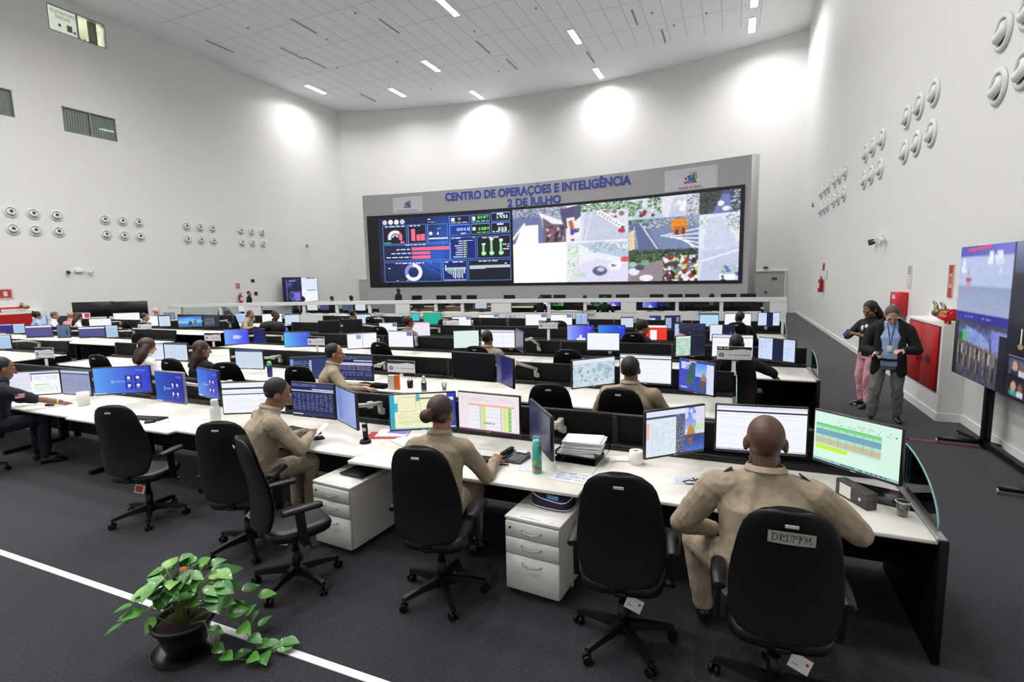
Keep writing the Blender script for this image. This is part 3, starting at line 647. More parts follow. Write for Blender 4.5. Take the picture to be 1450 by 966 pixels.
# ---- drawer pedestals under the front row
def pedestal(x,y,deg,label,extra=None):
    t=thing('drawer_pedestal',label,'drawer unit',(x,y,0),R(deg),'white drawer pedestals')
    w,d,h=.41,.52,.58; PM=mat('pedestal_white',(226,226,220),.4)
    MB().box((0,0,.05+(h-.075)/2),(w,d-.02,h-.075)).build('body',PM,t)
    MB().box((0,0,h-.01),(w+.012,d+.01,.022),bev=.003,seg=1).build('top',PM,t)
    z=h-.028
    for k,hh in enumerate((.115,.125,.265)):
        dr=MB().box((0,-d/2-.004,z-hh/2),(w-.004,.018,hh-.006),bev=.002,seg=1).build('drawer',PM,t)
        hb=MB().tube([(-.075,-d/2-.014,z-.05),(-.06,-d/2-.032,z-.058),(0,-d/2-.04,z-.066),(.06,-d/2-.032,z-.058),(.075,-d/2-.014,z-.05)],.005); hb.build('handle',GREYM,dr,label='curved metal handle')
        z-=hh
    MB().tube([(-.165,-d/2-.012,h-.075),(-.165,-d/2-.018,h-.075)],.009,n=12).build('lock',BLACKP,t)
    for sx in (-1,1):
        for sy in (-1,1): MB().tube([(sx*.16-.01,sy*.2,.025),(sx*.16+.01,sy*.2,.025)],.025,n=12).build('caster',BLACKP,t)
    c=Cv(90,5,(226,226,220)); c.text(.05,.1,.6,.9,(110,110,104)); c.text(.72,.1,.98,.9,(140,140,130))
    y0=-d/2-.0 
    link('label_strip',c.mesh('label_strip',lambda u,v:(-w/2+.1+u*(w-.12),-d/2+.012+v*.022,h+.0022),print_mat()),t)
    return t
pedestal(-1.2,3.43,-5,'white three-drawer pedestal under the front desk between two empty chairs, a dark bag on top')
pedestal(-2.98,3.46,-5,'white drawer pedestal behind the empty chair with its seat turned right, black pad on top')
MB().box((-2.93,3.52,.5975),(.26,.3,.012),RZ(R(-5)),bev=.004).build('black_pad',BLACKP)
tag(bpy.data.objects['black_pad'],'flat black pad lying on the pedestal left of the woman in beige','pad')
# ---- front row chairs and the rest
chair(-8.35,3.02,-30,'black office chair cut by the left edge, under the man in the dark uniform')
cA=chair(-5.12,3.05,18,'empty black office chair in front of the two blue front-row monitors')
cB=chair(-3.72,2.98,22,'black office chair turned aside, behind the seated officer looking at a phone')
cC=chair(-2.95,2.74,-28,'empty black office chair nearest the potted plant, red tag under the seat')
cD=chair(-1.85,3.0,8,'black office chair under the woman in beige with a hair bun')
cE=chair(-.56,2.98,6,'empty black office chair between the white pedestal and the broad officer')
cF=chair(.26,2.82,2,'black office chair under the broad shaven-headed officer, grey tape on its back')
tp=Cv(80,26,(168,168,162)); 
for st in (((.1,.2),(.1,.8)),((.1,.2),(.2,.35)),((.2,.35),(.2,.65)),((.2,.65),(.1,.8)),((.26,.8),(.26,.25)),((.26,.25),(.35,.35)),((.35,.35),(.26,.52)),((.26,.52),(.36,.8)),((.4,.25),(.4,.75)),((.4,.75),(.48,.75)),((.48,.75),(.48,.25)),((.53,.8),(.53,.25)),((.53,.25),(.61,.38)),((.61,.38),(.53,.5)),((.66,.8),(.66,.25)),((.66,.25),(.73,.38)),((.73,.38),(.66,.5)),((.78,.8),(.78,.25)),((.78,.25),(.83,.6)),((.83,.6),(.88,.25)),((.88,.25),(.9,.8))):
    tp.line(*st[0],*st[1],.011,(40,40,44))
link('tape_strip',tp.mesh('tape_strip',lambda u,v:(-.095+.19*u,-.338-.012*(v)+.06*((u-.5)*.76)**2-.012,1.045+.06*v),print_mat()),cF,label='grey tape strip with handwritten capital letters')
def seat_tag(ch,x,y,z,rot,red,lab):
    b=MB(); b.box((0,0,0),(.1,.002,.075)); 
    if red: b.box((-.005,-.0015,0),(.07,.002,.055),mi=1)
    else: b.box((.03,-.0015,.01),(.014,.002,.014),mi=1); b.box((-.02,-.0015,-.012),(.03,.002,.004),mi=2)
    o=b.build('paper_tag',[mat('tag_white',(225,225,222),.6),mat('tag_red',(190,40,34),.6),DOTM],ch,label=lab); o.location=(x,y,z); o.rotation_euler=rot
    MB().tube([(0,0,.03),(0,.0,.08)],.002,n=5).build('tag_string',WHITEP,o); return o
seat_tag(cE,.07,-.1,.32,(R(-14),R(22),0),False,'white paper tag hanging under the seat')
seat_tag(cF,.1,-.1,.31,(R(-14),R(24),0),False,'white paper tag hanging under the seat')
seat_tag(cC,-.06,-.06,.33,(R(-24),R(-14),R(20)),True,'red and white tag hanging under the seat')
seat_tag(cB,.1,-.1,.33,(R(-10),R(40),0),False,'white paper tag hanging under the seat')
seat_tag(cA,-.0,-.1,.33,(R(-14),R(10),0),True,'red and white tag hanging under the seat')
for x,y,d,l in ((-1.7,5.1,10,'empty black office chair in the second row, behind the dark angled front-row monitor'),(-.93,5.1,-4,'black office chair under the beige officer facing the map screen'),(-5.08,5.2,10,'black office chair under the officer reaching right in the second row'),
  (-7.38,5.15,5,'black office chair under the woman with long straight dark hair'),(-6.35,5.1,25,'empty black office chair in the second row, beyond the angled blue monitor'),(-9.0,5.1,8,'black office chair under the woman with wavy brown hair'),
  (-3.66,7.45,3,'black office chair under the beige officer in the third row'),(-2.2,7.45,6,'empty black office chair in the third row, left of the blank white screen'),(-5.5,7.5,0,'empty black office chair in the third row, before the white screen left of centre'),(.08,7.45,0,'black office chair under the dark-uniformed man behind the sign'),
  (-11.6,7.3,-70,'empty black office chair turned sideways in the aisle of the third row'),(-7.35,9.9,5,'black office chair under the woman with a red headset'),(-1.65,9.85,0,'black office chair under the curly-haired person in the fourth row'),(-10.6,9.9,10,'dark chair heaped with black jackets in the fourth row'),(-13.1,5.3,-50,'black office chair at the far left by the aisle in the second row'),
  (.1,12.2,0,'black office chair under the dark-uniformed man in the fifth row'),(-3.75,12.0,0,'empty black office chair in the fifth row, beyond the blue screen'),(-6.9,12.0,12,'empty black office chair in the fifth row, in front of the white screen'),(-9.4,12.3,-10,'empty black office chair in the fifth row behind two dark monitors'),
  (-10.3,12.2,0,'black office chair under the close-cropped person in the fifth row'),(-16.2,9.8,0,'black office chair under the black-haired person left of the aisle'),(-4.9,12.1,-60,'empty black office chair turned sideways in the fifth row'),(-17.0,12.1,10,'empty black office chair in the left block of the fifth row'),(-14.6,12.2,-30,'black office chair under the beige officer leaning right')):
    chair(x,y,d,l)
MONS=[(-8.87, 3.95, 0.91, 0.63, 0.35, 39, 'doc2', 'front-row monitor: white page split in two, before the man at the left edge'),
(-7.88, 3.95, 0.98, 0.54, 0.34, 6, 'greydoc', 'front-row monitor: dim grey window, beside the white mug'),
(-6.9, 3.95, 1.07, 0.64, 0.35, 34, 'bluelogo', 'front-row monitor: bright blue wallpaper with icon tiles, behind the leftmost empty chair'),
(-5.88, 3.85, 1.07, 0.5, 0.37, 0, 'darkblue', 'front-row monitor: dark blue wallpaper with silver frame, right of the bright blue one'),
(-5.45, 4.0, 1.11, 0.49, 0.34, -12, 'blueside', 'front-row monitor: blue wallpaper turned steeply aside, by the white bottle'),
(-4.63, 3.9, 1.03, 0.65, 0.35, 27, 'whitebar', 'front-row monitor: white page, partly hidden by the head of the officer with the phone'),
(-3.82, 3.9, 1.06, 0.55, 0.36, 1, 'darktable', 'front-row monitor: dark blue table of many columns, beside the officer with the phone'),
(-3.37, 3.85, 1.04, 0.5, 0.36, -28, 'haze', 'front-row monitor: hazy blue blank, angled next to the dark table'),
(-2.57, 3.95, 1.04, 0.61, 0.35, 29, 'yellow', 'front-row monitor: pale yellow panels with teal border, left of the hair bun'),
(-1.91, 3.95, 1.08, 0.61, 0.35, -3, 'pinksheet', 'front-row monitor: pinkish spreadsheet with yellow and green columns'),
(-1.39, 3.8, 1.04, 0.61, 0.35, -54, 'slate', 'front-row monitor: dark slate, sharply angled behind the green bottle'),
(-0.35, 3.85, 1.1, 0.53, 0.36, 43, 'photodoc', 'front-row monitor: white page and a harbour photo, behind the paper roll'),
(0.21, 3.95, 1.14, 0.6, 0.35, 6, 'sheet', 'front-row monitor: white spreadsheet, in front of the broad shaven-headed officer'),
(0.74, 3.78, 1.14, 0.55, 0.36, -41, 'stripes', 'front-row monitor: mint sheet with green, blue, beige and lime bands, at the right end'),
(-9.74, 6.1, 1.01, 0.52, 0.32, 19, 'mapline', 'second-row monitor: pale map with thin lines, by the wavy brown hair'),
(-9.05, 6.1, 1.04, 0.54, 0.33, 6, 'paledoc', 'second-row monitor: pale grey-blue page, between the two long-haired women'),
(-8.07, 6.05, 0.96, 0.61, 0.35, 24, 'cream', 'second-row monitor: bright white page with faint yellow line, right of the straight dark hair'),
(-7.27, 6.1, 0.98, 0.55, 0.33, 8, 'paledoc', 'second-row monitor: pale page, next to the blue bottle with green cap'),
(-5.85, 6.0, 0.93, 0.64, 0.35, 30, 'darkmap', 'second-row monitor: navy panel list, left of the officer reaching right'),
(-5.05, 6.0, 0.96, 0.63, 0.36, 6, 'darktable2', 'second-row monitor: navy table with bright header, right of the officer reaching right'),
(-2.98, 5.75, 1.13, 0.64, 0.36, -5, 'off', 'second-row monitor: switched-off black screen in the second row'),
(-2.5, 5.65, 1.12, 0.5, 0.36, -43, 'navy', 'second-row monitor: deep navy blank, angled beside the black screen'),
(-1.49, 6.0, 1.09, 0.61, 0.35, 48, 'map', 'second-row monitor: white and teal street map'),
(-0.91, 6.1, 1.14, 0.6, 0.35, 0, 'sheet', 'second-row monitor: white page, behind the head of the beige officer in the second row'),
(-0.34, 5.9, 1.12, 0.5, 0.36, -39, 'island', 'second-row monitor: satellite island beside a harbour photo'),
(-0.58, 8.5, 1.11, 0.5, 0.33, 32, 'mapdark', 'third-row monitor: pale green map beside a dark half'),
(0.02, 8.45, 1.13, 0.58, 0.36, 1, 'sheet', 'third-row monitor: white page, behind the sign at the right'),
(0.61, 8.4, 1.1, 0.56, 0.35, -33, 'threecol', 'third-row monitor: pale columns around a dark middle, at the right end'),
(-1.98, 8.6, 1.12, 0.55, 0.31, 7, 'blank', 'third-row monitor: blank white, left of the satellite and map screens'),
(-4.52, 8.5, 1.1, 0.48, 0.34, 30, 'mint', 'third-row monitor: faint mint page, left of the beige officer in the third row'),
(-3.9, 8.55, 1.12, 0.66, 0.34, 4, 'sheet', 'third-row monitor: white page, right of the beige officer in the third row'),
(-3.34, 8.2, 1.15, 0.66, 0.36, -56, 'slate', 'third-row monitor: dark slate, sharply angled in the third row'),
(-6.99, 8.6, 0.99, 0.6, 0.33, 44, 'twodoc', 'third-row monitor: white page in two halves with small grey picture'),
(-6.04, 8.6, 1.05, 0.56, 0.34, 6, 'docpic', 'third-row monitor: white page with small picture top right, behind an empty chair'),
(-8.64, 8.5, 0.98, 0.57, 0.33, 26, 'bluewin', 'third-row monitor: bright cyan-blue wallpaper, left of the sign on the third row'),
(-10.47, 8.5, 0.99, 0.52, 0.36, 38, 'bluewin2', 'third-row monitor: violet-blue wallpaper with pale box, behind the leftmost sign pole'),
(-9.75, 8.5, 1.02, 0.27, 0.35, 20, 'navy', 'third-row monitor: navy blank turned aside, beside the violet-blue wallpaper'),
(-19.68, 8.3, 1.02, 0.31, 0.26, 35, 'indigo', 'third-row monitor: indigo page cut by the left edge of the photo'),
(-19.01, 8.3, 1.03, 0.3, 0.29, 35, 'pale', 'third-row monitor: pale blue page near the left edge'),
(-18.22, 8.4, 0.95, 0.67, 0.35, 35, 'purple', 'third-row monitor: purple page with white top bar, left of the dark grey one'),
(-17.02, 8.4, 0.98, 0.33, 0.37, 35, 'slateblue', 'third-row monitor: slate grey-blue page in the left block'),
(-15.93, 8.5, 0.97, 0.63, 0.3, 35, 'purple', 'third-row monitor: purple page with white top bar, beside the small pale one'),
(-15.05, 8.5, 1.01, 0.29, 0.33, 35, 'pale', 'third-row monitor: small pale blue page right of the purple one'),
(-14.44, 6.0, 1.06, 0.31, 0.31, 35, 'pale', 'second-row monitor: pale page in the left block, close to the left edge'),
(-19.7, 10.8, 0.98, 0.67, 0.26, 35, 'white', 'fourth-row monitor: white page, behind the purple pages of the left block'),
(-17.14, 10.8, 1.06, 0.51, 0.35, 35, 'whitepic', 'fourth-row monitor: white page with a small dark square'),
(-16.4, 10.8, 1.08, 0.33, 0.37, 35, 'paledoc', 'fourth-row monitor: pale page right of the one with the dark square'),
(-19.75, 13.2, 0.96, 0.38, 0.35, 35, 'greyback', 'fifth-row monitor: dim grey page behind the pale pages on the left'),
(-15.23, 10.8, 1.07, 0.67, 0.34, 35, 'beach', 'fourth-row monitor: blue sky landscape with small figures'),
(-14.3, 10.8, 1.09, 0.45, 0.35, 35, 'darklist', 'fourth-row monitor: dark list of lines, right of the blue landscape'),
(-16.0, 13.2, 0.97, 0.38, 0.33, 35, 'pale', 'fifth-row monitor: pale blue page, right of the leaning beige officer'),
(-14.48, 13.2, 0.99, 0.64, 0.31, 35, 'white', 'fifth-row monitor: white page behind the person with the white headset band'),
(-12.34, 12.0, 1.08, 0.44, 0.34, 35, 'paledoc', 'fifth-row monitor: pale page right of the person with the white headset band'),
(-9.56, 10.5, 1.04, 0.59, 0.34, 20, 'off', 'fourth-row monitor: switched-off dark screen, left one of the pair'),
(-8.81, 10.5, 1.08, 0.5, 0.35, 20, 'off', 'fourth-row monitor: switched-off dark screen, right one of the pair'),
(-12.64, 14.5, 0.91, 0.47, 0.28, 35, 'white', 'fifth-row monitor: white page, left of the close-cropped head'),
(-10.38, 12.9, 1.03, 0.45, 0.36, 20, 'paledoc', 'fifth-row monitor: pale page, right of the close-cropped head'),
(-7.8, 10.6, 1.0, 0.46, 0.35, 20, 'docpic', 'fourth-row monitor: white page tilted, left of the red headset'),
(-6.9, 10.6, 1.03, 0.53, 0.35, 20, 'pinkdoc', 'fourth-row monitor: pinkish white page, right of the red headset'),
(-8.73, 13.2, 1.08, 0.29, 0.23, 20, 'teal', 'fifth-row monitor: cyan-teal page'),
(-7.88, 12.8, 1.08, 0.52, 0.34, 20, 'green', 'fifth-row monitor: solid teal-green page'),
(-7.16, 13.2, 0.97, 0.56, 0.32, 20, 'docpic', 'fifth-row monitor: white page with dark square, behind a curved chair back'),
(-6.81, 14.3, 0.97, 0.64, 0.27, 20, 'docpic', 'fifth-row monitor: white page with dark square, before the white low wall'),
(-6.61, 15.5, 0.88, 0.29, 0.21, 20, 'tablet', 'fifth-row monitor: small pale two-tone page, before the white low wall'),
(-4.8, 13.0, 1.08, 0.59, 0.33, 8, 'docpic', 'fifth-row monitor: bright white page with dark corner, left one of a pair'),
(-4.16, 13.2, 1.07, 0.59, 0.3, 8, 'docpic', 'fifth-row monitor: bright white page with dark corner, right one of a pair'),
(-3.61, 13.2, 1.1, 0.31, 0.3, 8, 'twopale', 'fifth-row monitor: two pale blue columns'),
(-2.87, 10.4, 1.05, 0.56, 0.33, 8, 'bluewin3', 'fourth-row monitor: violet-blue wallpaper with white shape'),
(-2.29, 10.7, 1.05, 0.57, 0.3, 8, 'bluewin4', 'fourth-row monitor: plain bright blue wallpaper'),
(-2.41, 13.1, 1.04, 0.32, 0.28, 8, 'paledoc', 'fifth-row monitor: pale page left of the curly hair'),
(-1.91, 14.5, 0.99, 0.3, 0.23, 8, 'docblue', 'fifth-row monitor: white blocks over navy, right of the curly hair'),
(-1.32, 13.1, 1.06, 0.37, 0.33, 8, 'twodark', 'fifth-row monitor: dark page with pale column'),
(-1.4, 10.4, 1.09, 0.52, 0.31, 8, 'red', 'fourth-row monitor: red page with white bar and white block'),
(-0.74, 10.6, 1.11, 0.58, 0.31, 8, 'space', 'fourth-row monitor: dark starry horizon with warm glow'),
(-0.49, 13.1, 1.12, 0.43, 0.32, 8, 'paleblue', 'fifth-row monitor: pale sky-blue page'),
(0.13, 13.1, 1.13, 0.58, 0.32, 8, 'white', 'fifth-row monitor: white page behind the dark-uniformed man in the fifth row'),
(0.77, 13.0, 1.16, 0.46, 0.32, 8, 'threecol', 'fifth-row monitor: pale page with dark blue middle, at the right end of the fifth row'),
(-0.16, 10.6, 1.09, 0.45, 0.33, 8, 'halfdark', 'fourth-row monitor: white page with navy right half, behind the third-row sign'),
(-22.01, 10.8, 1.03, 0.48, 0.28, 35, 'darkback', 'fourth-row monitor: dark page near the red cabinet'),
(-22.87, 12.0, 1.08, 0.45, 0.27, 35, 'redwhite', 'fifth-row monitor: white page with red block, near the left wall'),
(-23.11, 10.8, 1.02, 0.27, 0.35, 35, 'pale', 'fourth-row monitor: narrow pale page near the red cabinet'),
(-20.29, 12.0, 1.07, 0.86, 0.29, 35, 'white', 'fifth-row monitor: long pale page behind the black-haired person'),
(-20.37, 12.0, 0.8, 0.3, 0.2, 35, 'pale', 'fifth-row monitor: small pale page behind the black-haired person')]
# ================================================================ MONITORS
HOUS=mat('monitor_black',(16,16,18),.35); HOUSG=mat('monitor_silver',(150,150,150),.35,.4); ARMG=mat('arm_grey',(176,174,166),.4,.3)
WB=(244,246,252)
def paint(st,n=1.0):
    w,h=int(112*n),int(63*n); c=Cv(w,h,WB); t=c.text; g=(150,155,165); L=(205,210,222)
    if st in('doc2',):
        c.a[:]=(236,238,250); c.rect(0,0,.45,1,(226,228,246)); c.rect(.45,.12,1,1,(246,248,254)); c.rect(.45,.08,1,.13,(70,80,110)); c.rect(.45,0,1,.08,(190,205,235)); c.rect(.46,.16,.48,.4,(240,120,130)); t(.05,.2,.4,.8,(215,218,238),8); t(.52,.2,.95,.4,L,4); c.rect(.5,.55,.8,.6,(190,225,150)); t(.5,.65,.95,.9,L,5)
    elif st=='greydoc':
        c.a[:]=(150,160,190); c.rect(0,0,1,.08,(190,205,235)); c.rect(0,.12,1,.16,(60,70,110)); t(.05,.25,.95,.9,(135,146,180),10)
    elif st in('bluelogo','darkblue','blueside'):
        a,b_=((92,160,240),(50,60,200)) if st=='bluelogo' else ((40,90,190),(40,40,160)) if st=='darkblue' else ((60,120,220),(46,56,190))
        c.grad(0,0,1,1,a,b_,False,20)
        for i in range(2):
            for j in range(2):
                x=.55+.16*i; y=.32+.3*j; c.rect(x,y,x+.13,y+.25,(36,40,150)); c.ell(x+.065,y+.1,.03,.06,(215,222,250)); t(x+.03,y+.17,x+.1,y+.22,(190,200,245))
        c.ell(.32,.55,.02,.08,(150,195,245),.5); t(.36,.5,.53,.6,(130,180,240)); c.line(.8,.12,.9,.2,.004,(110,130,240)); t(.75,.1,.95,.17,(100,130,235)); c.rect(0,.97,.2,1,(235,240,250))
    elif st=='whitebar':
        c.rect(0,.02,1,.1,(236,240,250)); c.rect(0,.15,1,.22,(60,66,90)); c.rect(0,.36,1,.4,(90,96,120)); t(.05,.28,.9,.33,L); t(.05,.5,.95,.9,(232,234,242),6)
    elif st in('darktable','darktable2'):
        c.a[:]=(28,34,72); c.rect(0,0,1,.12,(50,60,110)); t(.03,.02,.6,.1,(110,125,180),2); c.rect(0,.2,1,.25,(190,198,225)) if st=='darktable' else c.rect(0,.25,1,.36,(200,206,226))
        c.rect(.5,.15,1,.19,(200,206,230))
        for k in range(9):
            x=.03+.107*k; t(x,.3,x+.08,.85,(104,114,170),12,.9)
        c.rect(0,.9,1,.97,(42,48,90)); c.rect(0,.93,.25,.96,(220,225,240))
        if st=='darktable2':
            for k in range(7): c.rect(.04+.135*k,.4,.13+.135*k,.58,(120,84,110) if k%2 else (90,96,130))
            t(.1,.66,.9,.74,(110,130,200))
    elif st=='haze': c.grad(0,0,1,1,(110,135,200),(140,158,214),False,14)
    elif st=='yellow':
        c.a[:]=(240,240,200); c.rect(0,0,.07,1,(50,170,200)); c.rect(.07,.25,.12,.5,(70,180,205)); c.rect(.4,0,.46,.2,(80,185,205)); c.rect(.42,.1,.87,.15,(120,130,130)); c.rect(.87,0,1,1,(30,60,190)); c.rect(.9,.12,.97,.2,(220,225,245)); c.frame(.14,.08,.4,.5,.004,(190,190,150)); c.frame(.46,.2,.86,.6,.004,(190,190,150)); t(.12,.55,.85,.9,(214,214,172),6)
        c.rect(.07,.96,1,1,(150,210,220))
    elif st=='pinksheet':
        c.a[:]=(240,228,232); c.rect(.17,.3,.93,.96,(238,240,246)); c.rect(.17,.28,.93,.33,(240,180,150)); c.rect(.4,.33,.46,.96,(224,228,90)); c.rect(.74,.33,.8,.96,(226,232,110)); c.rect(.82,.33,.88,.96,(140,205,90)); c.rect(.36,.33,.39,.96,(200,200,225)); c.rect(.7,.33,.73,.96,(205,205,228))
        t(.05,.06,.9,.2,(225,208,214),3)
        for k in range(14): c.rect(.17,.36+k*.043,.93,.364+k*.043,(214,216,226))
        c.rect(0,.97,1,1,(210,150,180)); t(.42,.75,.62,.84,(150,150,160))
    elif st in('slate','slateblue'):
        c.grad(0,0,1,1,(46,52,84) if st=='slate' else (96,112,140),(26,30,58) if st=='slate' else (80,96,126)); 
        if st=='slateblue': c.rect(.7,.35,.78,.7,(30,40,60))
    elif st=='photodoc':
        c.a[:]=(220,230,242); c.rect(0,0,1,.1,(222,226,248)); c.rect(0,.12,.55,.17,(70,80,100)); c.rect(.0,.25,.05,.6,(250,170,180)); t(.08,.25,.45,.9,(196,215,226),12,.6)
        c.rect(.5,.12,.66,1,(60,66,96)); c.speck(.5,.12,.66,1,[(120,128,160),(40,46,70),(190,195,215),(90,100,130)],.7,1); c.grad(.66,.0,.84,.5,(90,120,210),(170,190,235)); c.blobs(.66,.0,.84,.3,[(200,212,240)],6,.02,.05); c.poly([(.68,.62),(.74,.38),(.82,.5),(.84,.64)],(196,140,40)); c.rect(.66,.62,1,.7,(70,80,120)); c.grad(.66,.7,1,1,(40,70,150),(70,110,200)); c.poly([(.7,.7),(.8,.7),(.76,.9)],(150,90,40)); c.rect(.84,.02,1,.6,(226,216,240)); c.rect(.84,.4,.98,.52,(190,230,170))
    elif st=='sheet':
        c.rect(0,0,1,.07,(220,226,244)); c.rect(0,.1,1,.14,(50,56,74)); t(0,.17,.9,.2,L)
        for k in range(12): c.rect(.04,.26+k*.055,.96,.264+k*.055,(228,230,240))
        for k in range(8): c.rect(.05+k*.12,.24,.053+k*.12,.92,(230,232,241))
        c.rect(0,.965,1,1,(205,212,230)); t(0,.965,.4,1,(90,100,130))
    elif st=='stripes':
        c.a[:]=(214,244,228); t(.3,.12,.9,.22,(176,206,190),2,.5)
        for (y,hh,col) in ((.24,.05,(120,214,130)),(.29,.06,(170,226,190)),(.35,.11,(112,164,190)),(.46,.06,(176,222,196)),(.52,.12,(196,190,160)),(.64,.04,(200,226,200))): c.rect(.02,y,.8,y+hh,col)
        c.rect(.02,.68,.42,.76,(196,240,40)); c.rect(.02,.235,.8,.25,(60,190,90))
        for k in range(7): c.rect(.1+k*.1,.28,.104+k*.1,.64,(140,170,160))
        c.rect(0,.95,1,1,(150,196,196)); t(.1,.955,.9,.99,(60,90,100)); c.ell(.95,.18,.008,.015,(60,70,70))
    elif st=='mapline':
        c.a[:]=(226,230,250); c.rect(0,0,1,.1,(196,202,230))
        for a in ((.3,.3,.3,1),(.3,.5,.6,.2),(.5,.4,.9,.9),(.1,.8,.5,.6),(.6,.2,.7,.9)): c.line(*a,.004,(186,192,215))
    elif st in('paledoc','pale','paleblue','twopale','tablet'):
        c.a[:]={'paledoc':(206,220,238),'pale':(170,200,232),'paleblue':(180,220,242),'twopale':(160,186,226),'tablet':(150,180,215)}[st]; c.rect(0,0,1,.1,(70,90,130) if st in('paledoc','paleblue') else (205,220,242)); t(.05,.2,.95,.9,tuple(int(v*.93) for v in c.a[h//2,w//2]),9,.5)
        if st in('twopale','tablet'): c.rect(.44,0,.56 if st=='tablet' else .48,1,(50,70,130))
    elif st=='cream': c.a[:]=(252,252,248); c.rect(.35,.35,.8,.4,(236,236,190)); t(.3,.42,.6,.5,(225,225,210)); t(.1,.7,.6,.9,(236,236,236),3)
    elif st=='darkmap':
        c.a[:]=(40,52,92); c.rect(0,.08,.08,1,(120,150,200)); t(.1,.15,.45,.9,(120,135,180),8,.8); c.rect(.45,.15,.5,.95,(170,180,215)); c.rect(.52,.1,1,.95,(50,62,110)); t(.85,.2,1,.9,(170,190,230),9)
    elif st in('off','darkback'): c.a[:]=(9,9,11) if st=='off' else (36,38,44)
    elif st=='navy': c.grad(0,0,1,1,(16,24,90),(26,36,110)); c.ell(.5,.5,.07,.04,(50,60,120))
    elif st=='map':
        c.a[:]=(206,222,232); c.rect(0,0,1,.13,(226,230,250)); c.blobs(0,.15,1,1,[(110,180,180),(130,192,190),(90,165,165)],26,.02,.07); c.speck(0,.15,1,1,[(196,204,222),(224,230,240),(176,196,212)],.55,1); c.blobs(0,.15,1,1,[(110,180,180)],14,.01,.03); c.blobs(.4,.4,.7,.8,[(240,150,180)],4,.006,.01)
        for k in range(9): c.line(c.rng.rand(),.15,c.rng.rand(),1,.002,(226,215,190))
    elif st=='island':
        c.a[:]=(52,64,200); c.rect(.06,.06,.35,.3,(196,205,250)); c.poly([(.3,.15),(.42,.1),(.46,.5),(.42,.75),(.3,.9),(.2,.75),(.27,.45)],(50,90,80)); c.speck(.2,.12,.46,.88,[(60,110,90),(80,130,100),(40,60,70)],.3,1); c.grad(.48,.05,.8,.5,(90,150,230),(160,200,240)); c.poly([(.62,.6),(.72,.35),(.8,.5),(.8,.65)],(170,120,70)); c.rect(.48,.6,.8,1,(50,80,150)); c.poly([(.6,.65),(.76,.65),(.7,.95)],(110,80,60)); c.rect(.8,.05,1,1,(214,222,246)); c.rect(.05,.9,.25,.94,(230,230,240)); c.rect(.3,0,.5,.05,(240,170,130))
    elif st in('mapdark','halfdark'):
        c.a[:]=(196,222,206) if st=='mapdark' else (222,230,250); c.rect(.5,0,1,1,(26,32,54)); c.rect(0,0,.5,.08,(240,244,248)); 
        if st=='mapdark': c.speck(0,.1,.5,1,[(150,200,170),(215,230,220),(180,212,196)],.6,2)
        else: c.rect(.8,.4,.92,1,(50,50,150))
    elif st=='threecol': c.a[:]=(206,220,248); c.rect(.4,.0,.7,1,(24,28,60)); t(.03,.05,.36,.9,(176,196,230),9,.5); t(.73,.05,.97,.9,(180,198,230),9,.5); c.rect(0,.96,1,1,(20,24,40))
    elif st=='blank': c.rect(0,.93,1,.97,(232,236,248))
    elif st=='mint': c.a[:]=(224,240,236); t(.05,.1,.95,.9,(208,228,222),10,.4)
    elif st=='twodoc': c.rect(.5,0,.53,1,(196,206,236)); c.rect(.3,.1,.47,.4,(150,168,180)); c.rect(0,0,1,.06,(200,210,240))
    elif st in('docpic','whitepic','white'):
        c.rect(0,0,1,.08,(205,212,235))
        if st=='docpic': c.rect(.75,.02,.98,.28,(110,120,165))
        if st=='whitepic': c.rect(.36,.14,.54,.36,(60,80,90))
        t(.05,.4,.6,.9,(230,233,242),6,.4)
    elif st.startswith('bluewin'):
        a,b_={'bluewin':((90,190,240),(70,80,220)),'bluewin2':((120,170,250),(80,70,230)),'bluewin3':((150,170,250),(60,50,220)),'bluewin4':((50,140,235),(50,60,215))}[st]; c.grad(0,0,1,1,a,b_,False,18)
        if st=='bluewin2': c.rect(.35,.4,.6,.65,(190,215,250)); c.rect(.6,.42,.72,.62,(150,170,245))
        if st=='bluewin3': c.poly([(.35,1),(.37,.85),(.45,.82),(.47,.65),(.54,.6),(.56,.82),(.68,.84),(.7,1)],(225,232,255))
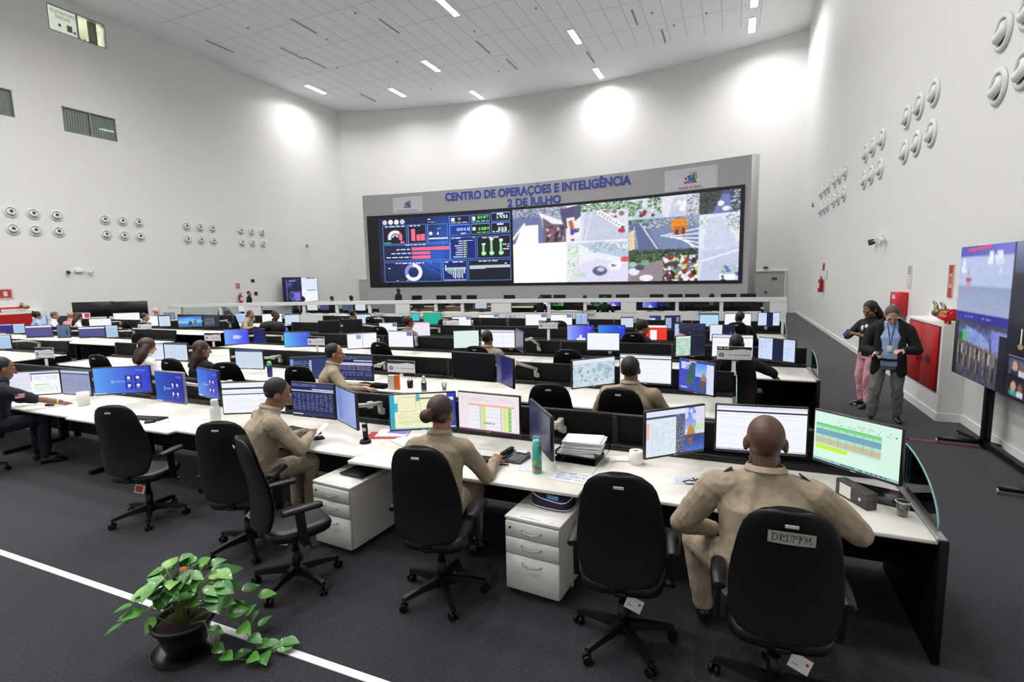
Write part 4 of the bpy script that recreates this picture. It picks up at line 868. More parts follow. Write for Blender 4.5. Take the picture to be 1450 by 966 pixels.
        c.blobs(.7,.05,.95,.2,[(110,120,245)],3,.02,.05)
    elif st=='indigo': c.a[:]=(44,40,130); c.rect(0,0,1,.1,(200,205,235))
    elif st=='purple': c.a[:]=(82,82,140); c.rect(0,0,1,.12,(240,240,248)); c.blobs(.1,.2,.9,.8,[(110,110,170)],10,.01,.02); c.rect(0,.9,1,1,(50,52,90))
    elif st=='greyback': c.a[:]=(130,134,150)
    elif st=='beach': c.grad(0,0,1,.6,(40,110,210),(150,205,235)); c.grad(0,.6,1,1,(70,150,200),(50,110,180)); c.poly([(0,.3),(.5,.15),(1,.45),(1,.5),(.4,.3)],(120,180,235)); c.rect(.45,.5,.57,.85,(40,70,90)); c.rect(.66,.35,.78,.95,(110,120,100)); c.rect(0,.62,.4,.66,(190,220,235))
    elif st=='darklist': c.a[:]=(40,48,64); t(.08,.1,.7,.9,(120,130,150),8,.9)
    elif st=='pinkdoc': c.a[:]=(236,232,248); c.rect(0,0,1,.1,(235,190,200)); t(.05,.2,.95,.9,(218,216,236),8,.4)
    elif st=='teal': c.a[:]=(60,196,200)
    elif st=='green': c.a[:]=(30,178,150)
    elif st=='docblue': c.a[:]=(40,60,110); c.rect(.0,.3,.5,1,(200,225,245)); c.rect(.55,.6,.95,1,(205,228,245))
    elif st=='twodark': c.a[:]=(30,38,66); c.rect(.05,.15,.42,1,(150,176,205)); c.rect(.75,.1,.95,.5,(110,130,170))
    elif st=='red': c.a[:]=(240,60,44); c.rect(0,0,1,.13,(248,250,252)); c.rect(.38,.32,.62,1,(248,248,250))
    elif st=='space': c.grad(0,0,1,1,(50,54,84),(26,30,52)); c.poly([(0,.5),(.35,.75),(.5,1),(0,1)],(190,140,130)); c.poly([(0,0),(.12,0),(.15,.7),(0,.9)],(190,196,235)); c.ell(.5,.6,.01,.02,(250,250,255))
    elif st=='redwhite': c.rect(0,0,1,.15,(100,120,150)); c.rect(.55,.2,.95,.9,(220,60,70)); c.rect(.1,.2,.5,.9,(235,225,235))
    if st in('map','photodoc','island','beach','space','mapdark'): c.soft(.5 if st=='photodoc' else 0,.13,1 if st!='mapdark' else .5,1,1,8,8,2)
    return c
SM=screen_mat(); STM={}
def monitor(cx,cy,cz,W,H,yaw,st,label):
    t=thing('desk_monitor',label,'monitor',(cx,cy,cz),R(yaw),'desk monitors')
    hm=HOUSG if st in('darkblue',) else HOUS
    b=MB(); b.box((0,.016,0),(W,.028,H),bev=.006,seg=1); b.box((0,.04,0),(W*.5,.03,H*.5),bev=.012,seg=1); b.build('housing',hm,t)
    k=(st,cy<7)
    if k not in STM: STM[k]=paint(st,1.25 if cy<4.5 else 1.0 if cy<7 else .5)
    w2,h2=W-.022,H-.03
    me=STM[k].mesh('screen',lambda u,v:((u-.5)*w2,-.0005,(v-.5)*h2+.004),SM); 
    link('screen',me,t)
    if cy<7: MB().box((0 if st!='off' else -W/2+.05,.0,-H/2+.007),(.035,.003,.006)).build('badge',LABELM,t)
    # arm to the partition behind, or a stand down to the desk
    b=MB(); b.tube([(0,.05,0),(0,.085,0)],.032,n=12)
    r=[k for k in range(5) if FY[k]-.2<=cy<PY[k]]; inx=(cx<1.1) 
    if r and not(-13.3<cx<-11.9):
        yp=PY[r[0]]-(.1 if cx<-13 else 0)-.075; tgt=RZ(-R(yaw))@Vector((.0,yp-cy,0)); zc=min(.93,cz-.06)-cz
        sd=.16 if cx%1>.5 else -.16; el=tgt*.5+Vector((sd,0,-.01)); 
        for p_,q_,rad in (((0,.08,0),el,.024),(el,(tgt.x,tgt.y,zc+.03),.027)):
            p_,q_=Vector(p_),Vector(q_); d=(q_-p_); M=Matrix.Translation((p_+q_)/2)@d.to_track_quat('Y','Z').to_matrix().to_4x4()
            bb=bmesh.new(); bmesh.ops.create_cube(bb,size=1); bmesh.ops.scale(bb,vec=(.05,d.length,.035),verts=bb.verts); bmesh.ops.bevel(bb,geom=list(bb.edges),offset=.01,segments=1,affect='EDGES'); b._merge(bb,M,0,True)
        b.cyl((el.x,el.y,el.z-.03),.06,.03,n=12); b.cyl((tgt.x,tgt.y,zc-.08),.12,.026,n=12)
        b.box((tgt.x,tgt.y+.02,zc-.06),(.06,.04,.06))
    else:
        zb=.742-cz if r else -cz; b.box((0,.1,zb+.006),(.26,.2,.012),bev=.004); b.box((0,.1,zb/2),(.07,.025,-zb),bev=.004)
    b.build('monitor_arm',ARMG,t); return t
for a in MONS:
    if 'small pale page behind the black-haired' not in a[7]: monitor(*a)
# ================================================================ LOW WHITE WALL, FITTINGS ON THE WALLS
PC=circle3((1.72,20.0),(-8.8,19.0),(-22.4,15.0))
def pw(x,off=0):
    a=math.asin((x-PC[0])/PC[2]); r=PC[2]-off; return (PC[0]+r*math.sin(a),PC[1]+r*math.cos(a))
LW=mat('low_wall_white',(222,222,222),.45)
t=thing('low_wall','long white waist-high divider with small glazed openings across the far end of the room','divider',(0,0,0))
def strip(name,x0,x1,z0,z1,th,m_,par,n=None):
    n=n or max(2,int((x1-x0)/.6)); b=MB(); A=[]
    for i in range(n+1):
        x=x0+(x1-x0)*i/n; p=pw(x,th/2); q=pw(x,-th/2); A.append([(p[0],p[1],z0),(p[0],p[1],z1),(q[0],q[1],z1),(q[0],q[1],z0)])
    b.rings(A,sm=False); return b.build(name,m_,par)
strip('lower_panel',-22.4,1.7,0,.8,.12,LW,t); strip('top_rail',-22.4,1.7,1.2,1.34,.16,LW,t)
posts=[(1.2,1.72),(-3.85,-3.3),(-8.9,-8.1),(-12.9,-12.3),(-19.3,-18.6),(-22.4,-21.9)]
for a,b_ in posts: strip('post',a,b_,.8,1.2,.14,LW,t,2)
mull=[-.35,-1.85,-5.2,-6.6,-10.1,-11.2,-14.0,-15.4,-16.8,-20.3]
for x in mull: strip('mullion',x-.06,x+.06,.8,1.2,.1,LW,t,2)
ed=sorted([v for p_ in posts for v in p_]+[v for x in mull for v in (x-.06,x+.06)])
for a,b_ in zip(ed[1::2],ed[2::2]):
    if b_-a>.3: strip('glass_panel',a,b_,.8,1.2,.01,GLASS,t,3)
# desks, monitors behind the low wall (seen through its openings and above it)
def far_desk(x0,x1,y,lab):
    d=thing('desk',lab,'desk',((x0+x1)/2,y,0),0,'desks beyond the low white wall'); W=x1-x0
    MB().box((0,.38,.73),(W,.75,.025)).build('desk_top',DESKW,d); MB().box((0,.8,.5),(W,.03,.9)).build('back_panel',mat('brown_panel',(92,74,58),.6) if x0<-11 and x1>-13 else DESKB,d)
    for s_ in (-1,1): MB().box((s_*(W/2-.04),.35,.36),(.04,.7,.71)).build('leg_frame',STEELB,d)
k=0
for y,xs in ((20.9,[1.0,-1.2,-3.4,-5.6,-7.8]),(19.6,[-9.2,-11.4,-13.6]),(17.9,[-14.2,-16.4,-18.6]),(16.6,[-19.0,-21.0]),(23.4,[1.2,-1.3,-3.8,-6.3,-8.8,-11.3,-13.8,-16.3])):
    for i,(a,b_) in enumerate(zip(xs,xs[1:])):
        k+=1
        far_desk(b_,a,y,f'desk beyond the low white wall, {"second file, " if y>23 else ""}{nth(k-1 if y<23 else i)} from the right end')
FM=[(.35,21.45,1.12,'off'),(-.35,21.4,1.1,'off'),(-1.1,21.4,1.08,'off'),(-1.75,21.5,1.12,'off'),(-2.6,21.45,1.1,'navy'),(-3.0,21.2,1.06,'bluewin3'),(-4.5,21.45,1.1,'bluewin3'),(-5.1,21.4,1.1,'green2'),(-5.9,21.4,1.08,'off'),(-6.9,21.4,1.1,'green2'),(-7.5,21.4,1.08,'white'),
    (-9.9,20.1,1.06,'paledoc'),(-10.6,20.1,1.04,'off'),(-11.9,20.05,1.04,'off'),(-13.0,20.0,1.06,'off'),(-14.9,18.4,1.06,'white'),(-15.6,18.4,1.06,'slateblue'),(-16.9,18.4,1.06,'purple'),(-17.6,18.4,1.05,'white'),(-19.7,17.1,1.06,'bluewin'),(-20.4,17.1,1.06,'white')]
_p=paint
def paint(st,n=1.0):
    if st=='green2':
        c=Cv(int(112*n),int(63*n),(20,50,24)); c.grad(0,0,1,1,(20,60,30),(90,190,60),False,10); c.blobs(0,0,1,1,[(24,60,30),(120,210,80)],10,.03,.1); return c
    return _p(st,n)
PN={'off':'dark','navy':'navy','bluewin3':'bright violet-blue','green2':'green','white':'white','paledoc':'pale','slateblue':'slate blue','purple':'purple','bluewin':'cyan-blue'}
for i,(x,y,z,st) in enumerate(FM):
    tt=thing('desk_monitor',f'{PN[st]} monitor beyond the low white wall, number {i+1} from the right end','monitor',(x,y-.06,z),R(-4 if i%2 else 5),'desk monitors')
    MB().box((0,.016,0),(.58,.03,.35)).build('housing',HOUS,tt); kk=(st,0)
    if kk not in STM: STM[kk]=paint(st,.4)
    link('screen',STM[kk].mesh('screen',lambda u,v:((u-.5)*.56,-.0005,(v-.5)*.32),SM),tt)
    MB().box((0,.05,(.742-z)/2),(.06,.03,z-.742)).box((0,.06,.75-z),(.24,.18,.012)).build('stand',HOUS,tt)
for i,x in enumerate((.6,-.15,-1.6,-2.3,-3.1,-4.6,-5.4,-7.6,-8.3,-10.2,-12.3,-13.2,-14.1,-15.6)):
    tt=thing('desk_monitor',f'top edge of dark monitor above the low white wall, number {i+1} from the right','monitor',(x,23.85,1.14),R(4 if i%2 else -4),'monitors peeking above the low wall')
    MB().box((0,.016,0),(.6,.03,.36)).build('housing',HOUS,tt)
    MB().box((0,.05,-.2),(.06,.03,.398)).box((0,.06,-.392),(.24,.18,.012)).build('stand',HOUS,tt)
# ---- small signs on poles clipped to the partitions
def sign(x,y,z0,z1,w,h,dark,label,deg=0,short=False):
    t=thing('desk_sign',label,'sign',(x,y,0),R(deg),'signs on the partitions')
    c=Cv(84,40,(206,204,210)); dk=(20,22,44) if dark==1 else (12,12,14)
    for i in range(84):
        u=(i+.5)/84; e=.26-.1*math.sin((u-.25)*PI)**3*(1 if u>.25 else 0); c.put((c.x>i/84)&(c.x<(i+1)/84)&(c.y<e),dk); c.put((c.x>i/84)&(c.x<(i+1)/84)&(c.y>.9+.04*(1-u)),dk)
    if dark!=1: c.rect(.03,.08,.17,.15,(220,220,220)); c.ell(.24,.12,.03,.05,(225,225,225)); c.ell(.32,.12,.03,.05,(225,225,225))
    c.ell(.14,.6,.075,.16,(120,72,90),.4); c.ell(.14,.6,.03,.06,(210,170,180)); c.text(.32,.5,.95,.66,(110,110,116),1,.95)
    if not short: pass
    MB().box((0,.008,z1-h/2),(w,.012,h)).build('plate_back',WHITEP,t)
    link('plate',c.mesh('plate',lambda u,v:((u-.5)*w,.0,z1-h+v*h),print_mat()),t)
    MB().box((0,.02,(z0+z1-h)/2+.01),(.045,.012,z1-h-z0+.04)).box((0,.02,z0-.015),(.06,.03,.05)).build('pole',WHITEP,t); return t
sign(.04,6.79,1.03,1.345,.39,.17,0,'sign with round emblem on a white pole, before the dark-uniformed man')
sign(-4.7,6.66,.78,.985,.5,.2,1,'large sign with round emblem, low above the desk beside the officer reaching right')
sign(-3.16,9.2,1.02,1.41,.37,.165,0,'sign with emblem on a white pole, left of the violet-blue screen')
sign(-6.6,11.6,1.02,1.2,.46,.19,0,'sign with emblem left of the green-lit screens, above the fourth-row partition')
sign(-6.5,6.8,1.02,1.3,.36,.16,1,'sign with emblem and violet top, above the head of the officer reaching right')
sign(-9.02,6.8,1.02,1.3,.36,.16,1,'sign overlapping the violet-blue screen left of centre',8)
sign(-9.6,4.45,1.02,1.32,.36,.17,1,'sign on a white pole above the monitors at the far left',10)
sign(-14.7,9.12,1.0,1.2,.46,.2,1,'sign in the left-hand block behind the woman with wavy hair',8)
for i,x in enumerate((-.9,-5.1,-11.1,-13.6)):
    q=pw(x,.12); sign(q[0],q[1],.66,.88,.5,.13,2,f'small white sign on the front of the low white wall, {nth(i)} from the right')
# ---- round air nozzles on the side walls
NM=mat('nozzle_white',(216,216,214),.4); NI=mat('nozzle_throat',(60,60,58),.8)
def nozzle():
    t=thing('air_nozzle','x','air nozzle')
    b=MB(); b.lathe([(.165,.004),(.165,.03),(.19,.04),(.235,.022),(.24,0)],n=32,cap=False); b.build('ring',NM,t)
    b=MB(); b.cyl((0,0,.004),.004,.166,n=28); b.build('socket',mat('nozzle_shadow_grey',(120,120,118),.8),t)
    b=MB(); b.lathe([(.148,.0),(.152,.02),(.142,.05),(.115,.075),(.07,.088),(.062,.06)],n=32,cap=False); o=b.build('eyeball',NM,t); o.rotation_euler=(R(-20),0,0)
    b=MB(); b.lathe([(.0,.035),(.064,.035),(.066,.075)],n=20,cap=False); q=b.build('throat',NI,o)
    return t
noz=nozzle(); index(noz); first=True
def place_noz(x,y,z,left,label):
    global first
    a=Matrix.Rotation(PI/2 if left else -PI/2,4,'Y'); g='air nozzles on the side walls'
    if first: o=noz; first=False; tag(o,label,'air nozzle',g)
    else: o=dup(noz,(0,0,0),0,label,g)
    o.matrix_world=Matrix.Translation((x,y,z))@a@Matrix.Rotation(R(90 if left else -90),4,'Z'); return o
CN=['nearest the camera','second','third','fourth','fifth']
Lc=[[11.77,12.5,13.3],[15.14,15.89,16.62],[19.02,19.77,20.51],[22.32,23.05,23.81]]; Rc=[[8.4,9.05],[11.55,12.35,13.1],[15.0,15.87,16.62],[19.35,20.3,21.15],[22.4,23.15,24.1]]
pos=['left','middle','right']
for side,cl in ((1,Lc),(0,Rc)):
    for ci,ys in enumerate(cl):
        for yi,y in enumerate(ys):
            for zi,z in enumerate((5.17,4.5)):
                zz=z+(0 if side else .06)
                nm=(f'{nth(ci)} cluster' if side else ('nearest cluster' if ci==0 else f'{nth(ci)} nearest cluster'))
                pp=pos[yi] if side else (['right','left'][yi] if ci==0 else pos[2-yi])
                place_noz(XL+.005 if side else XR-.005,y,zz,side,f'{"upper" if zi==0 else "lower"} {pp} white nozzle of the {nm} on the {"left" if side else "right"} wall')
for lab,x,y,z,dx in (('small grey round sensor on the right wall past the last nozzles',XR,26.4,5.04,-1),('small pale round sensor on the left wall past the last nozzles',XL,27.4,4.55,1)):
    b=MB(); b.tube([(x,y,z),(x+dx*.06,y,z)],.09,n=18); tag(b.build('wall_sensor',mat('sensor_grey',(150,150,150),.5)),lab,'sensor')
# ---- emergency light pairs
for lab,x,dx,y,z in (('white twin-spot emergency light on the right wall above the two standing people',XR,-1,14.5,2.94),('white twin-spot emergency light on the left wall under the nozzles',XL,1,13.86,2.87)):
    t=thing('emergency_light',lab,'emergency light',(x,y,z))
    MB().box((dx*.05,0,0),(.1,.3,.16),bev=.02).build('body',WHITEP,t)
    for s_ in (-1,1):
        b=MB(); b.tube([(dx*.05,s_*.15,-.02),(dx*.1,s_*.42,-.05)],.012); b.build('arm',WHITEP,t)
        b=MB(); b.tube([(dx*.05,s_*.42,-.05),(dx*.16,s_*.46,-.08)],[.06,.075],n=16); l_=b.build('spot',WHITEP if s_*dx>0 else NI,t)
# ---- fire hose cabinet on the right wall with valves on top
RED=mat('signal_red',(176,20,20),.4); REDV=mat('valve_red',(205,24,30),.35); BRASS=mat('brass',(150,128,80),.35,.8)
t=thing('hose_cabinet','white boxed-out fire hose cabinet with a red double door on the right wall','cabinet',(2.82,9.3,0))
b=MB(); b.prism([(0,0),(.3,-.0),(.3,1.75),(0,1.75)],1.42); b.build('casing',WALL,t)
b=MB(); b.box((-.006,.9,.06),(.014,1.76,.12)); b.box((.15,-.006,.06),(.32,.014,.12)); b.build('baseboard',mat('baseboard_paint',(232,232,230),.4),t)
b=MB(); b.box((-.006,.79,.9),(.016,1.42,.98)); b.build('door_frame',mat('dark_red',(120,14,16),.4),t)
for k,(y0,y1) in enumerate(((.1,.78),(.8,1.48))):
    d=MB().box((-.02,(y0+y1)/2,.9),(.018,y1-y0,.94),bev=.003,seg=1).build('door',RED,t)
    if k==0: MB().tube([(-.028,.44,.86),(-.036,.44,.86)],.07,n=20).build('round_window',mat('dark_glass',(30,24,24),.2),d)
    MB().tube([(-.03,.72 if k==0 else .86,.86),(-.05,.72 if k==0 else .86,.86),(-.05,.72 if k==0 else .86,.78)],.008).build('latch',STEELB,d)
def valve(x,y,z,sc,label,dirx,flip=1):
    t=thing('hose_valve',label,'valve',(x,y,z)); s=sc
    b=MB(); b.lathe([(.05,0),(.06,.02),(.06,.1),(.045,.12),(.055,.13),(.055,.16)],n=18); o=b.build('coupling',BRASS,t); o.rotation_euler=(R(90*flip),R(-25),0); o.location=(0,0,.13); o.scale=(s,s,s)
    b=MB(); b.ell((0,.0,.13),(.06*s,.09*s,.06*s)); b.tube([(0,0,.13),(-.02,0,.24)],.028*s); b.build('valve_body',BRASS,t)
    b=MB(); c0=Vector((-.03,0,.27)); 
    b.tube([c0+Vector((.0,.075*math.cos(a),.04*math.sin(a)*1.0)) +Vector((-.05*math.sin(a)*.4,0,0)) for a in [2*PI*k/16 for k in range(17)]],.009,n=6); b.tube([c0-Vector((0,.07,0)),c0+Vector((0,.07,0))],.007); b.build('hand_wheel',GREYM,t); return t
valve(2.93,9.98,1.42,1.15,'brass hose valve with grey hand wheel, the farther one on the hose cabinet',0,1)
valve(2.93,9.66,1.42,1.15,'brass hose valve with grey hand wheel, the nearer one beside the red pipe',0,1)
t=thing('pipe_manifold','bright red pipe manifold lying on top of the hose cabinet','pipe',(2.95,9.4,1.42))
b=MB(); b.tube([(0,.3,.14),(0,-.06,.14)],.055,n=16); b.tube([(-.08,.22,.1),(-.08,-.08,.09)],.045,n=16); b.build('pipe',REDV,t)
MB().tube([(0,.02,.14),(0,-.02,.14)],.085,n=20).build('flange',REDV,t); MB().tube([(0,.3,.14),(0,.27,.14)],.075,n=20).build('flange',REDV,t); MB().cyl((-.02,0.05,0),.12,.02).cyl((-.02,.2,0),.1,.015).build('support',REDV,t)
# AED box
t=thing('defibrillator_cabinet','red wall cabinet with a white heart and letters DEA, right of the standing man','cabinet',(XR-.09,12.45,1.55))
b=MB(); b.box((0,0,0),(.18,.5,.46),bev=.008,seg=1); b.build('body',mat('aed_red',(196,30,36),.4),t)
b=MB(); b.box((.0,.252,0),(.12,.004,.34)); b.build('side_panel',mat('dark_glass',(30,24,24),.2),t)
hp=[]
for k in range(40):
    a=2*PI*k/40; hx=16*math.sin(a)**3; hy=13*math.cos(a)-5*math.cos(2*a)-2*math.cos(3*a)-math.cos(4*a); hp.append((hx/16*.1,hy/16*.1))
MM=Matrix(((0,0,1,-.094),(-1,0,0,-.02),(0,1,0,-.08),(0,0,0,1)))
MB().prism(hp,.004,MM).build('heart',mat('white_print',(240,240,240),.5),t)
b=MB(); b.prism([(.0,.045),(.03,.045),(.005,.0),(.025,.0),(-.02,-.06),(-.004,-.015),(-.025,-.015)],.002,Matrix(((0,0,1,-.0965),(-1,0,0,-.02),(0,1,0,-.08),(0,0,0,1)))).build('bolt_mark',NI,t)
def rwall_text(txt,y,z,size,m_,par,x):
    def f(dx,dy,dz): return (x-dz,y-dx,z+dy)
    return wall_text('lettering',txt,0,0,size,None,m_,parent=par,mapf=f,bold=.004,ext=.002)
o=rwall_text('DEA',-.02,.1,.1,mat('white_print',(240,240,240),.5),t,-.094)
# small plates on the right wall
def plate(y,z,wy,hz,fn,label,name='wall_sign',side=1,x=None):
    c=fn(); x=x if x is not None else (XR-.013 if side else XL+.013)
    sg=-1 if side else 1
    p=tag(link(name,c.mesh(name,lambda u,v:(x+sg*.003,y-sg*-1*0+(.5-u)*wy*(1 if side else -1),z+(v-.5)*hz),print_mat())),label,'sign')
    MB().box((x-sg*.004,y,z),(.012,wy+.006,hz+.006)).build('plate',WHITEP,p); return p
def f1():
    c=Cv(24,42,(214,216,214)); c.rect(.05,.0,.95,.4,(150,176,166)); c.text(.1,.45,.9,.95,(180,184,180),4); return c
plate(12.2,2.08,.22,.42,f1,'small pale green and white notice above the red heart cabinet')
def f2():
    c=Cv(20,44,(190,60,50)); c.rect(.15,.08,.85,.92,(206,180,150)); c.rect(.2,.1,.8,.28,(180,50,44)); c.rect(.3,.34,.7,.6,(200,60,50)); c.rect(.2,.7,.8,.9,(180,50,44)); return c
plate(10.12,2.03,.2,.5,f2,'narrow red and cream fire sign left of the large screens')
def f3():
    c=Cv(20,20,(170,40,40)); c.rect(.25,.3,.75,.7,(120,20,20)); return c
plate(22.6,2.35,.5,.28,f3,'small red sign above the fire extinguisher on the right wall')
def f4(): return Cv(8,20,(140,140,138))
plate(21.8,2.05,.14,.34,f4,'thin grey notice strip above the fire extinguisher on the right wall')
MB().box((XR-.02,13.25,1.53),(.04,.34,.34),bev=.01).build('wall_box',WHITEP); tag(bpy.data.objects['wall_box'],'plain white wall box behind the standing woman and man','box')
def extinguisher(x,y,z,label):
    t=thing('fire_extinguisher',label,'fire extinguisher',(x,y,z))
    b=MB(); b.lathe([(.085,0),(.09,.02),(.09,.4),(.075,.46),(.03,.5),(.025,.53)],n=20); b.build('cylinder',RED,t)
    b=MB(); b.box((0,0,.55),(.05,.14,.03)); b.box((0,.03,.59),(.03,.16,.015)); b.build('handle',STEELB,t); MB().tube([(0,-.04,.55),(0,-.13,.5),(0,-.12,.2)],.012).build('hose',STEELB,t)
    b=MB(); b.rings([[(.0915*math.cos(a)*(-1 if x>0 else 1),.0915*math.sin(a),zz) for a in [R(v) for v in range(-50,51,10)]] for zz in (.16,.34)],cap=False,closed=False); b.build('paper_label',WHITEP,t); return t
extinguisher(XR-.11,22.4,1.42,'red fire extinguisher hung on the right wall')
extinguisher(XL+.12,21.84,1.0,'red fire extinguisher hung on the left wall beside the small wall screen')
def f5():
    c=Cv(16,18,(210,190,188)); c.rect(.15,.1,.85,.9,(176,60,60)); c.rect(.35,.3,.65,.7,(230,200,200)); return c
plate(21.8,2.0,.3,.34,f5,'small red pictogram sign above the left wall fire extinguisher',side=0)
def f5b():
    c=Cv(16,14,(60,44,44)); return c
plate(22.85,2.28,.26,.2,f5b,'tiny dark plate right of the left wall fire sign',side=0); plate(23.0,1.52,.26,.22,f5b,'tiny dark plate right of the left wall extinguisher',side=0)
plate(11.25,1.96,.5,.42,f5,'red pictogram sign at the left edge of the photo',side=0)
# left wall hose cabinet
t=thing('hose_cabinet','white cabinet with red door on the left wall at the edge of the photo','cabinet',(XL,10.6,0))
MB().box((.18,.2,.62),(.3,2.9,1.24)).build('casing',WALL,t); MB().box((.335,0.1,.82),(.02,2.3,.68)).build('door',RED,t)
t=thing('pipe_manifold','red pipe with brass couplings on the cabinet at the left edge','pipe',(XL+.18,11.3,1.24))
MB().tube([(0,-.6,.16),(0,.42,.16)],.04,n=14).tube([(0,-.35,.16),(0,-.35,0)],.03).build('pipe',REDV,t); MB().ell((0,.48,.17),(.07,.12,.08)).tube([(0,.3,.18),(0,.36,.34)],.05,n=12).build('coupling',BRASS,t); MB().ell((0,-.7,.19),(.07,.1,.08)).build('coupling',BRASS,t)
# ---- 2x2 screens on the left wall near the far corner
t=thing('wall_screen','two-by-two wall screen near the far left corner, half dark and half white','screen',(XL+.5,26.1,1.65),0)
b=MB(); b.box((-.02,0,0),(.1,2.9,1.62)); b.build('housing',HOUS,t)
c=Cv(90,52,(20,18,50)); c.rect(.02,.02,.49,.49,(24,22,60)); c.blobs(.05,.05,.45,.45,[(90,90,170),(40,60,40),(60,60,120)],18,.01,.04); c.rect(.06,.1,.1,.9,(70,74,150)); c.rect(.15,.12,.35,.16,(150,150,210)); c.rect(.2,.55,.49,.95,(60,70,150)); c.rect(.3,.62,.45,.95,(130,110,210)); c.ell(.22,.72,.08,.16,(110,140,170),.8)
c.rect(.51,0,1,1,(222,232,250)); c.rect(.51,.5,1,1,(240,244,252)); c.rect(.66,.02,.96,.06,(60,60,90)); c.rect(.66,.52,.96,.56,(120,126,140)); c.text(.56,.66,.9,.7,(236,214,214))
link('display',c.mesh('display',lambda u,v:(.036,1.42-u*2.84,-.79+v*1.58) if 0 else (.036,-1.42+u*2.84,-.79+v*1.58),SM),t)
for s_ in (-.7,.7): MB().box((-.06,s_,-1.23),(.06,.08,.84)).box((0,s_,-1.63),(.6,.08,.04)).build('stand_leg',STEELB,t)
# ---- big dark rear-view screens on stands at the left
for i,(x,y,w_,lab,dg) in enumerate(((-24.2,13.1,1.5,'large black screen seen from behind at the left, left part of the pair',38),(-22.9,13.7,1.3,'large black screen seen from behind at the left, right part of the pair',38))):
    t=thing('large_screen',lab,'screen',(x,y,0),R(dg),'large screens seen from behind'); MB().box((0,0,1.24),(w_,.07,.62 if i==0 else .6),bev=.01,seg=1).build('housing',HOUS,t)
    for s_ in (-1,1): MB().box((s_*w_*.3,.02,.47),(.07,.05,.94)).box((s_*w_*.3,.0,.02),(.08,.6,.04)).build('stand_leg',STEELB,t)
# ---- 2x2 screens on a wheeled stand at the right
t=thing('large_screen','two-by-two large display on a black wheeled stand at the right edge of the photo','screen',(2.74,8.63,1.68))
sw_=1.44; sh_=.82
for i in range(2):
    for j in range(2):
        pn=MB().box((.04,-sw_*(i+.5),(.5-j)*sh_),(.08,sw_-.004,sh_-.004)).build('screen_panel',HOUS,t)
c=Cv(230,130,(24,24,32)); sp=.5
c.grad(0,0,.5,.08,(66,70,170),(110,110,200),False,8); c.line(.08,.03,.3,.012,.006,(220,60,110)); c.rect(0,.08,.5,.33,(176,188,222)); c.grad(0,.3,.5,.58,(140,154,186),(166,176,204)); c.rect(.02,.1,.48,.3,(178,190,224))
c.blobs(.02,.08,.08,.2,[(226,232,246)],5,.008,.014,1.4); c.blobs(.28,.05,.42,.14,[(226,232,246)],9,.008,.02,1.2); c.blobs(.3,.1,.45,.2,[(206,214,236)],3,.01,.02)
c.rect(.085,.18,.115,.22,(196,150,190)); c.rect(.08,.24,.13,.27,(170,70,110)); c.rect(.085,.28,.12,.33,(196,130,170)); c.line(.1,.12,.105,.18,.003,(200,160,200))
c.rect(0,.5,.5,.565,(44,44,150)); c.text(.1,.52,.35,.545,(110,110,190)); c.rect(0,.565,.5,1,(70,72,90)); c.grad(.04,.565,.46,.66,(60,60,80),(96,110,170)); c.poly([(.12,.6),(.22,.62),(.36,.68),(.36,.76),(.12,.72)],(130,150,205)); c.poly([(.36,.6),(.5,.6),(.5,.8),(.38,.76)],(120,130,200)); c.rect(.09,.64,.12,.72,(60,210,70))
c.grad(.0,.84,.5,1,(84,84,100),(60,62,76)); 
for k in range(17):
    x=.045+k*.022; y=.76+.002*k; c.ell(x+.008,y-.035,.007,.013,(120,90,70)); c.rect(x,y-.02,x+.016,y+.06,[(150,130,100),(40,44,60),(170,160,150),(110,100,90)][k%4]); c.rect(x+.002,y+.06,x+.014,y+.15+.001*k,[(120,110,80),(30,34,50),(60,60,80)][k%3])
c.rect(0,.58,.045,1,(26,26,34)); c.rect(.44,.62,.5,1,(24,24,28)); c.line(.0,.565,.03,1,.006,(14,14,18))
c.rect(.5,0,1,.5,(30,34,52)); c.grad(.5,.0,1,.2,(120,136,170),(60,70,96)); c.rect(.5,.2,1,.5,(26,28,40)); c.rect(.5,.5,1,1,(16,16,26)); c.ell(.6,.6,.006,.06,(230,225,190)); c.ell(.6,.66,.02,.02,(150,130,80))
c.rect(.52,.72,.98,.73,(110,110,160)); 
for i in range(3):
    for j in range(2):
        x=.53+i*.15; y=.74+j*.13; c.rect(x,y,x+.13,y+.11,[(70,80,110),(40,36,44),(60,110,130)][(i+j)%3]); c.ell(x+.045,y+.05,.02,.035,(190,150,130)); c.rect(x+.02,y+.075,x+.075,y+.11,(60,150,140) if j else (40,40,50)); c.ell(x+.095,y+.05,.018,.03,(120,84,70)); c.rect(x+.075,y+.07,x+.12,y+.11,(200,200,210))
c.rect(.497,0,.503,1,(6,6,8)); c.rect(0,.497,1,.502,(20,20,40))
c.soft(0,0,1,.5,2,3,6); c.soft(.045,.58,.44,1,2,22,8,2); c.soft(.52,.74,1,1,1,12,8,2)
link('display',c.mesh('display',lambda u,v:(-.0012,-2.88*u,-.82+v*1.64),SM),t)
b=MB(); b.box((.2,-.6,-.8),(.07,.12,1.72),bev=.005,seg=1); b.box((.12,-.6,-.1),(.1,.3,.3)); b.build('column',STEELB,t)
b=MB(); b.box((.2,-2.3,-.8),(.07,.12,1.72)); b.box((.12,-2.3,-.1),(.1,.3,.3)); b.build('column',STEELB,t)
b=MB(); b.box((.2,-1.45,-1.6),(.07,1.9,.07)); 
for yy in (-.6,-2.3): b.tube([(.2,yy,-1.6),(-.25,yy+.1,-1.615)],.032,n=8); b.tube([(.2,yy,-1.6),(.32,yy-.1,-1.615)],.03,n=8)
b.tube([(.2,-.6,-1.6),(.12,-.05,-1.62)],.03,n=8); b.build('base_frame',STEELB,t)
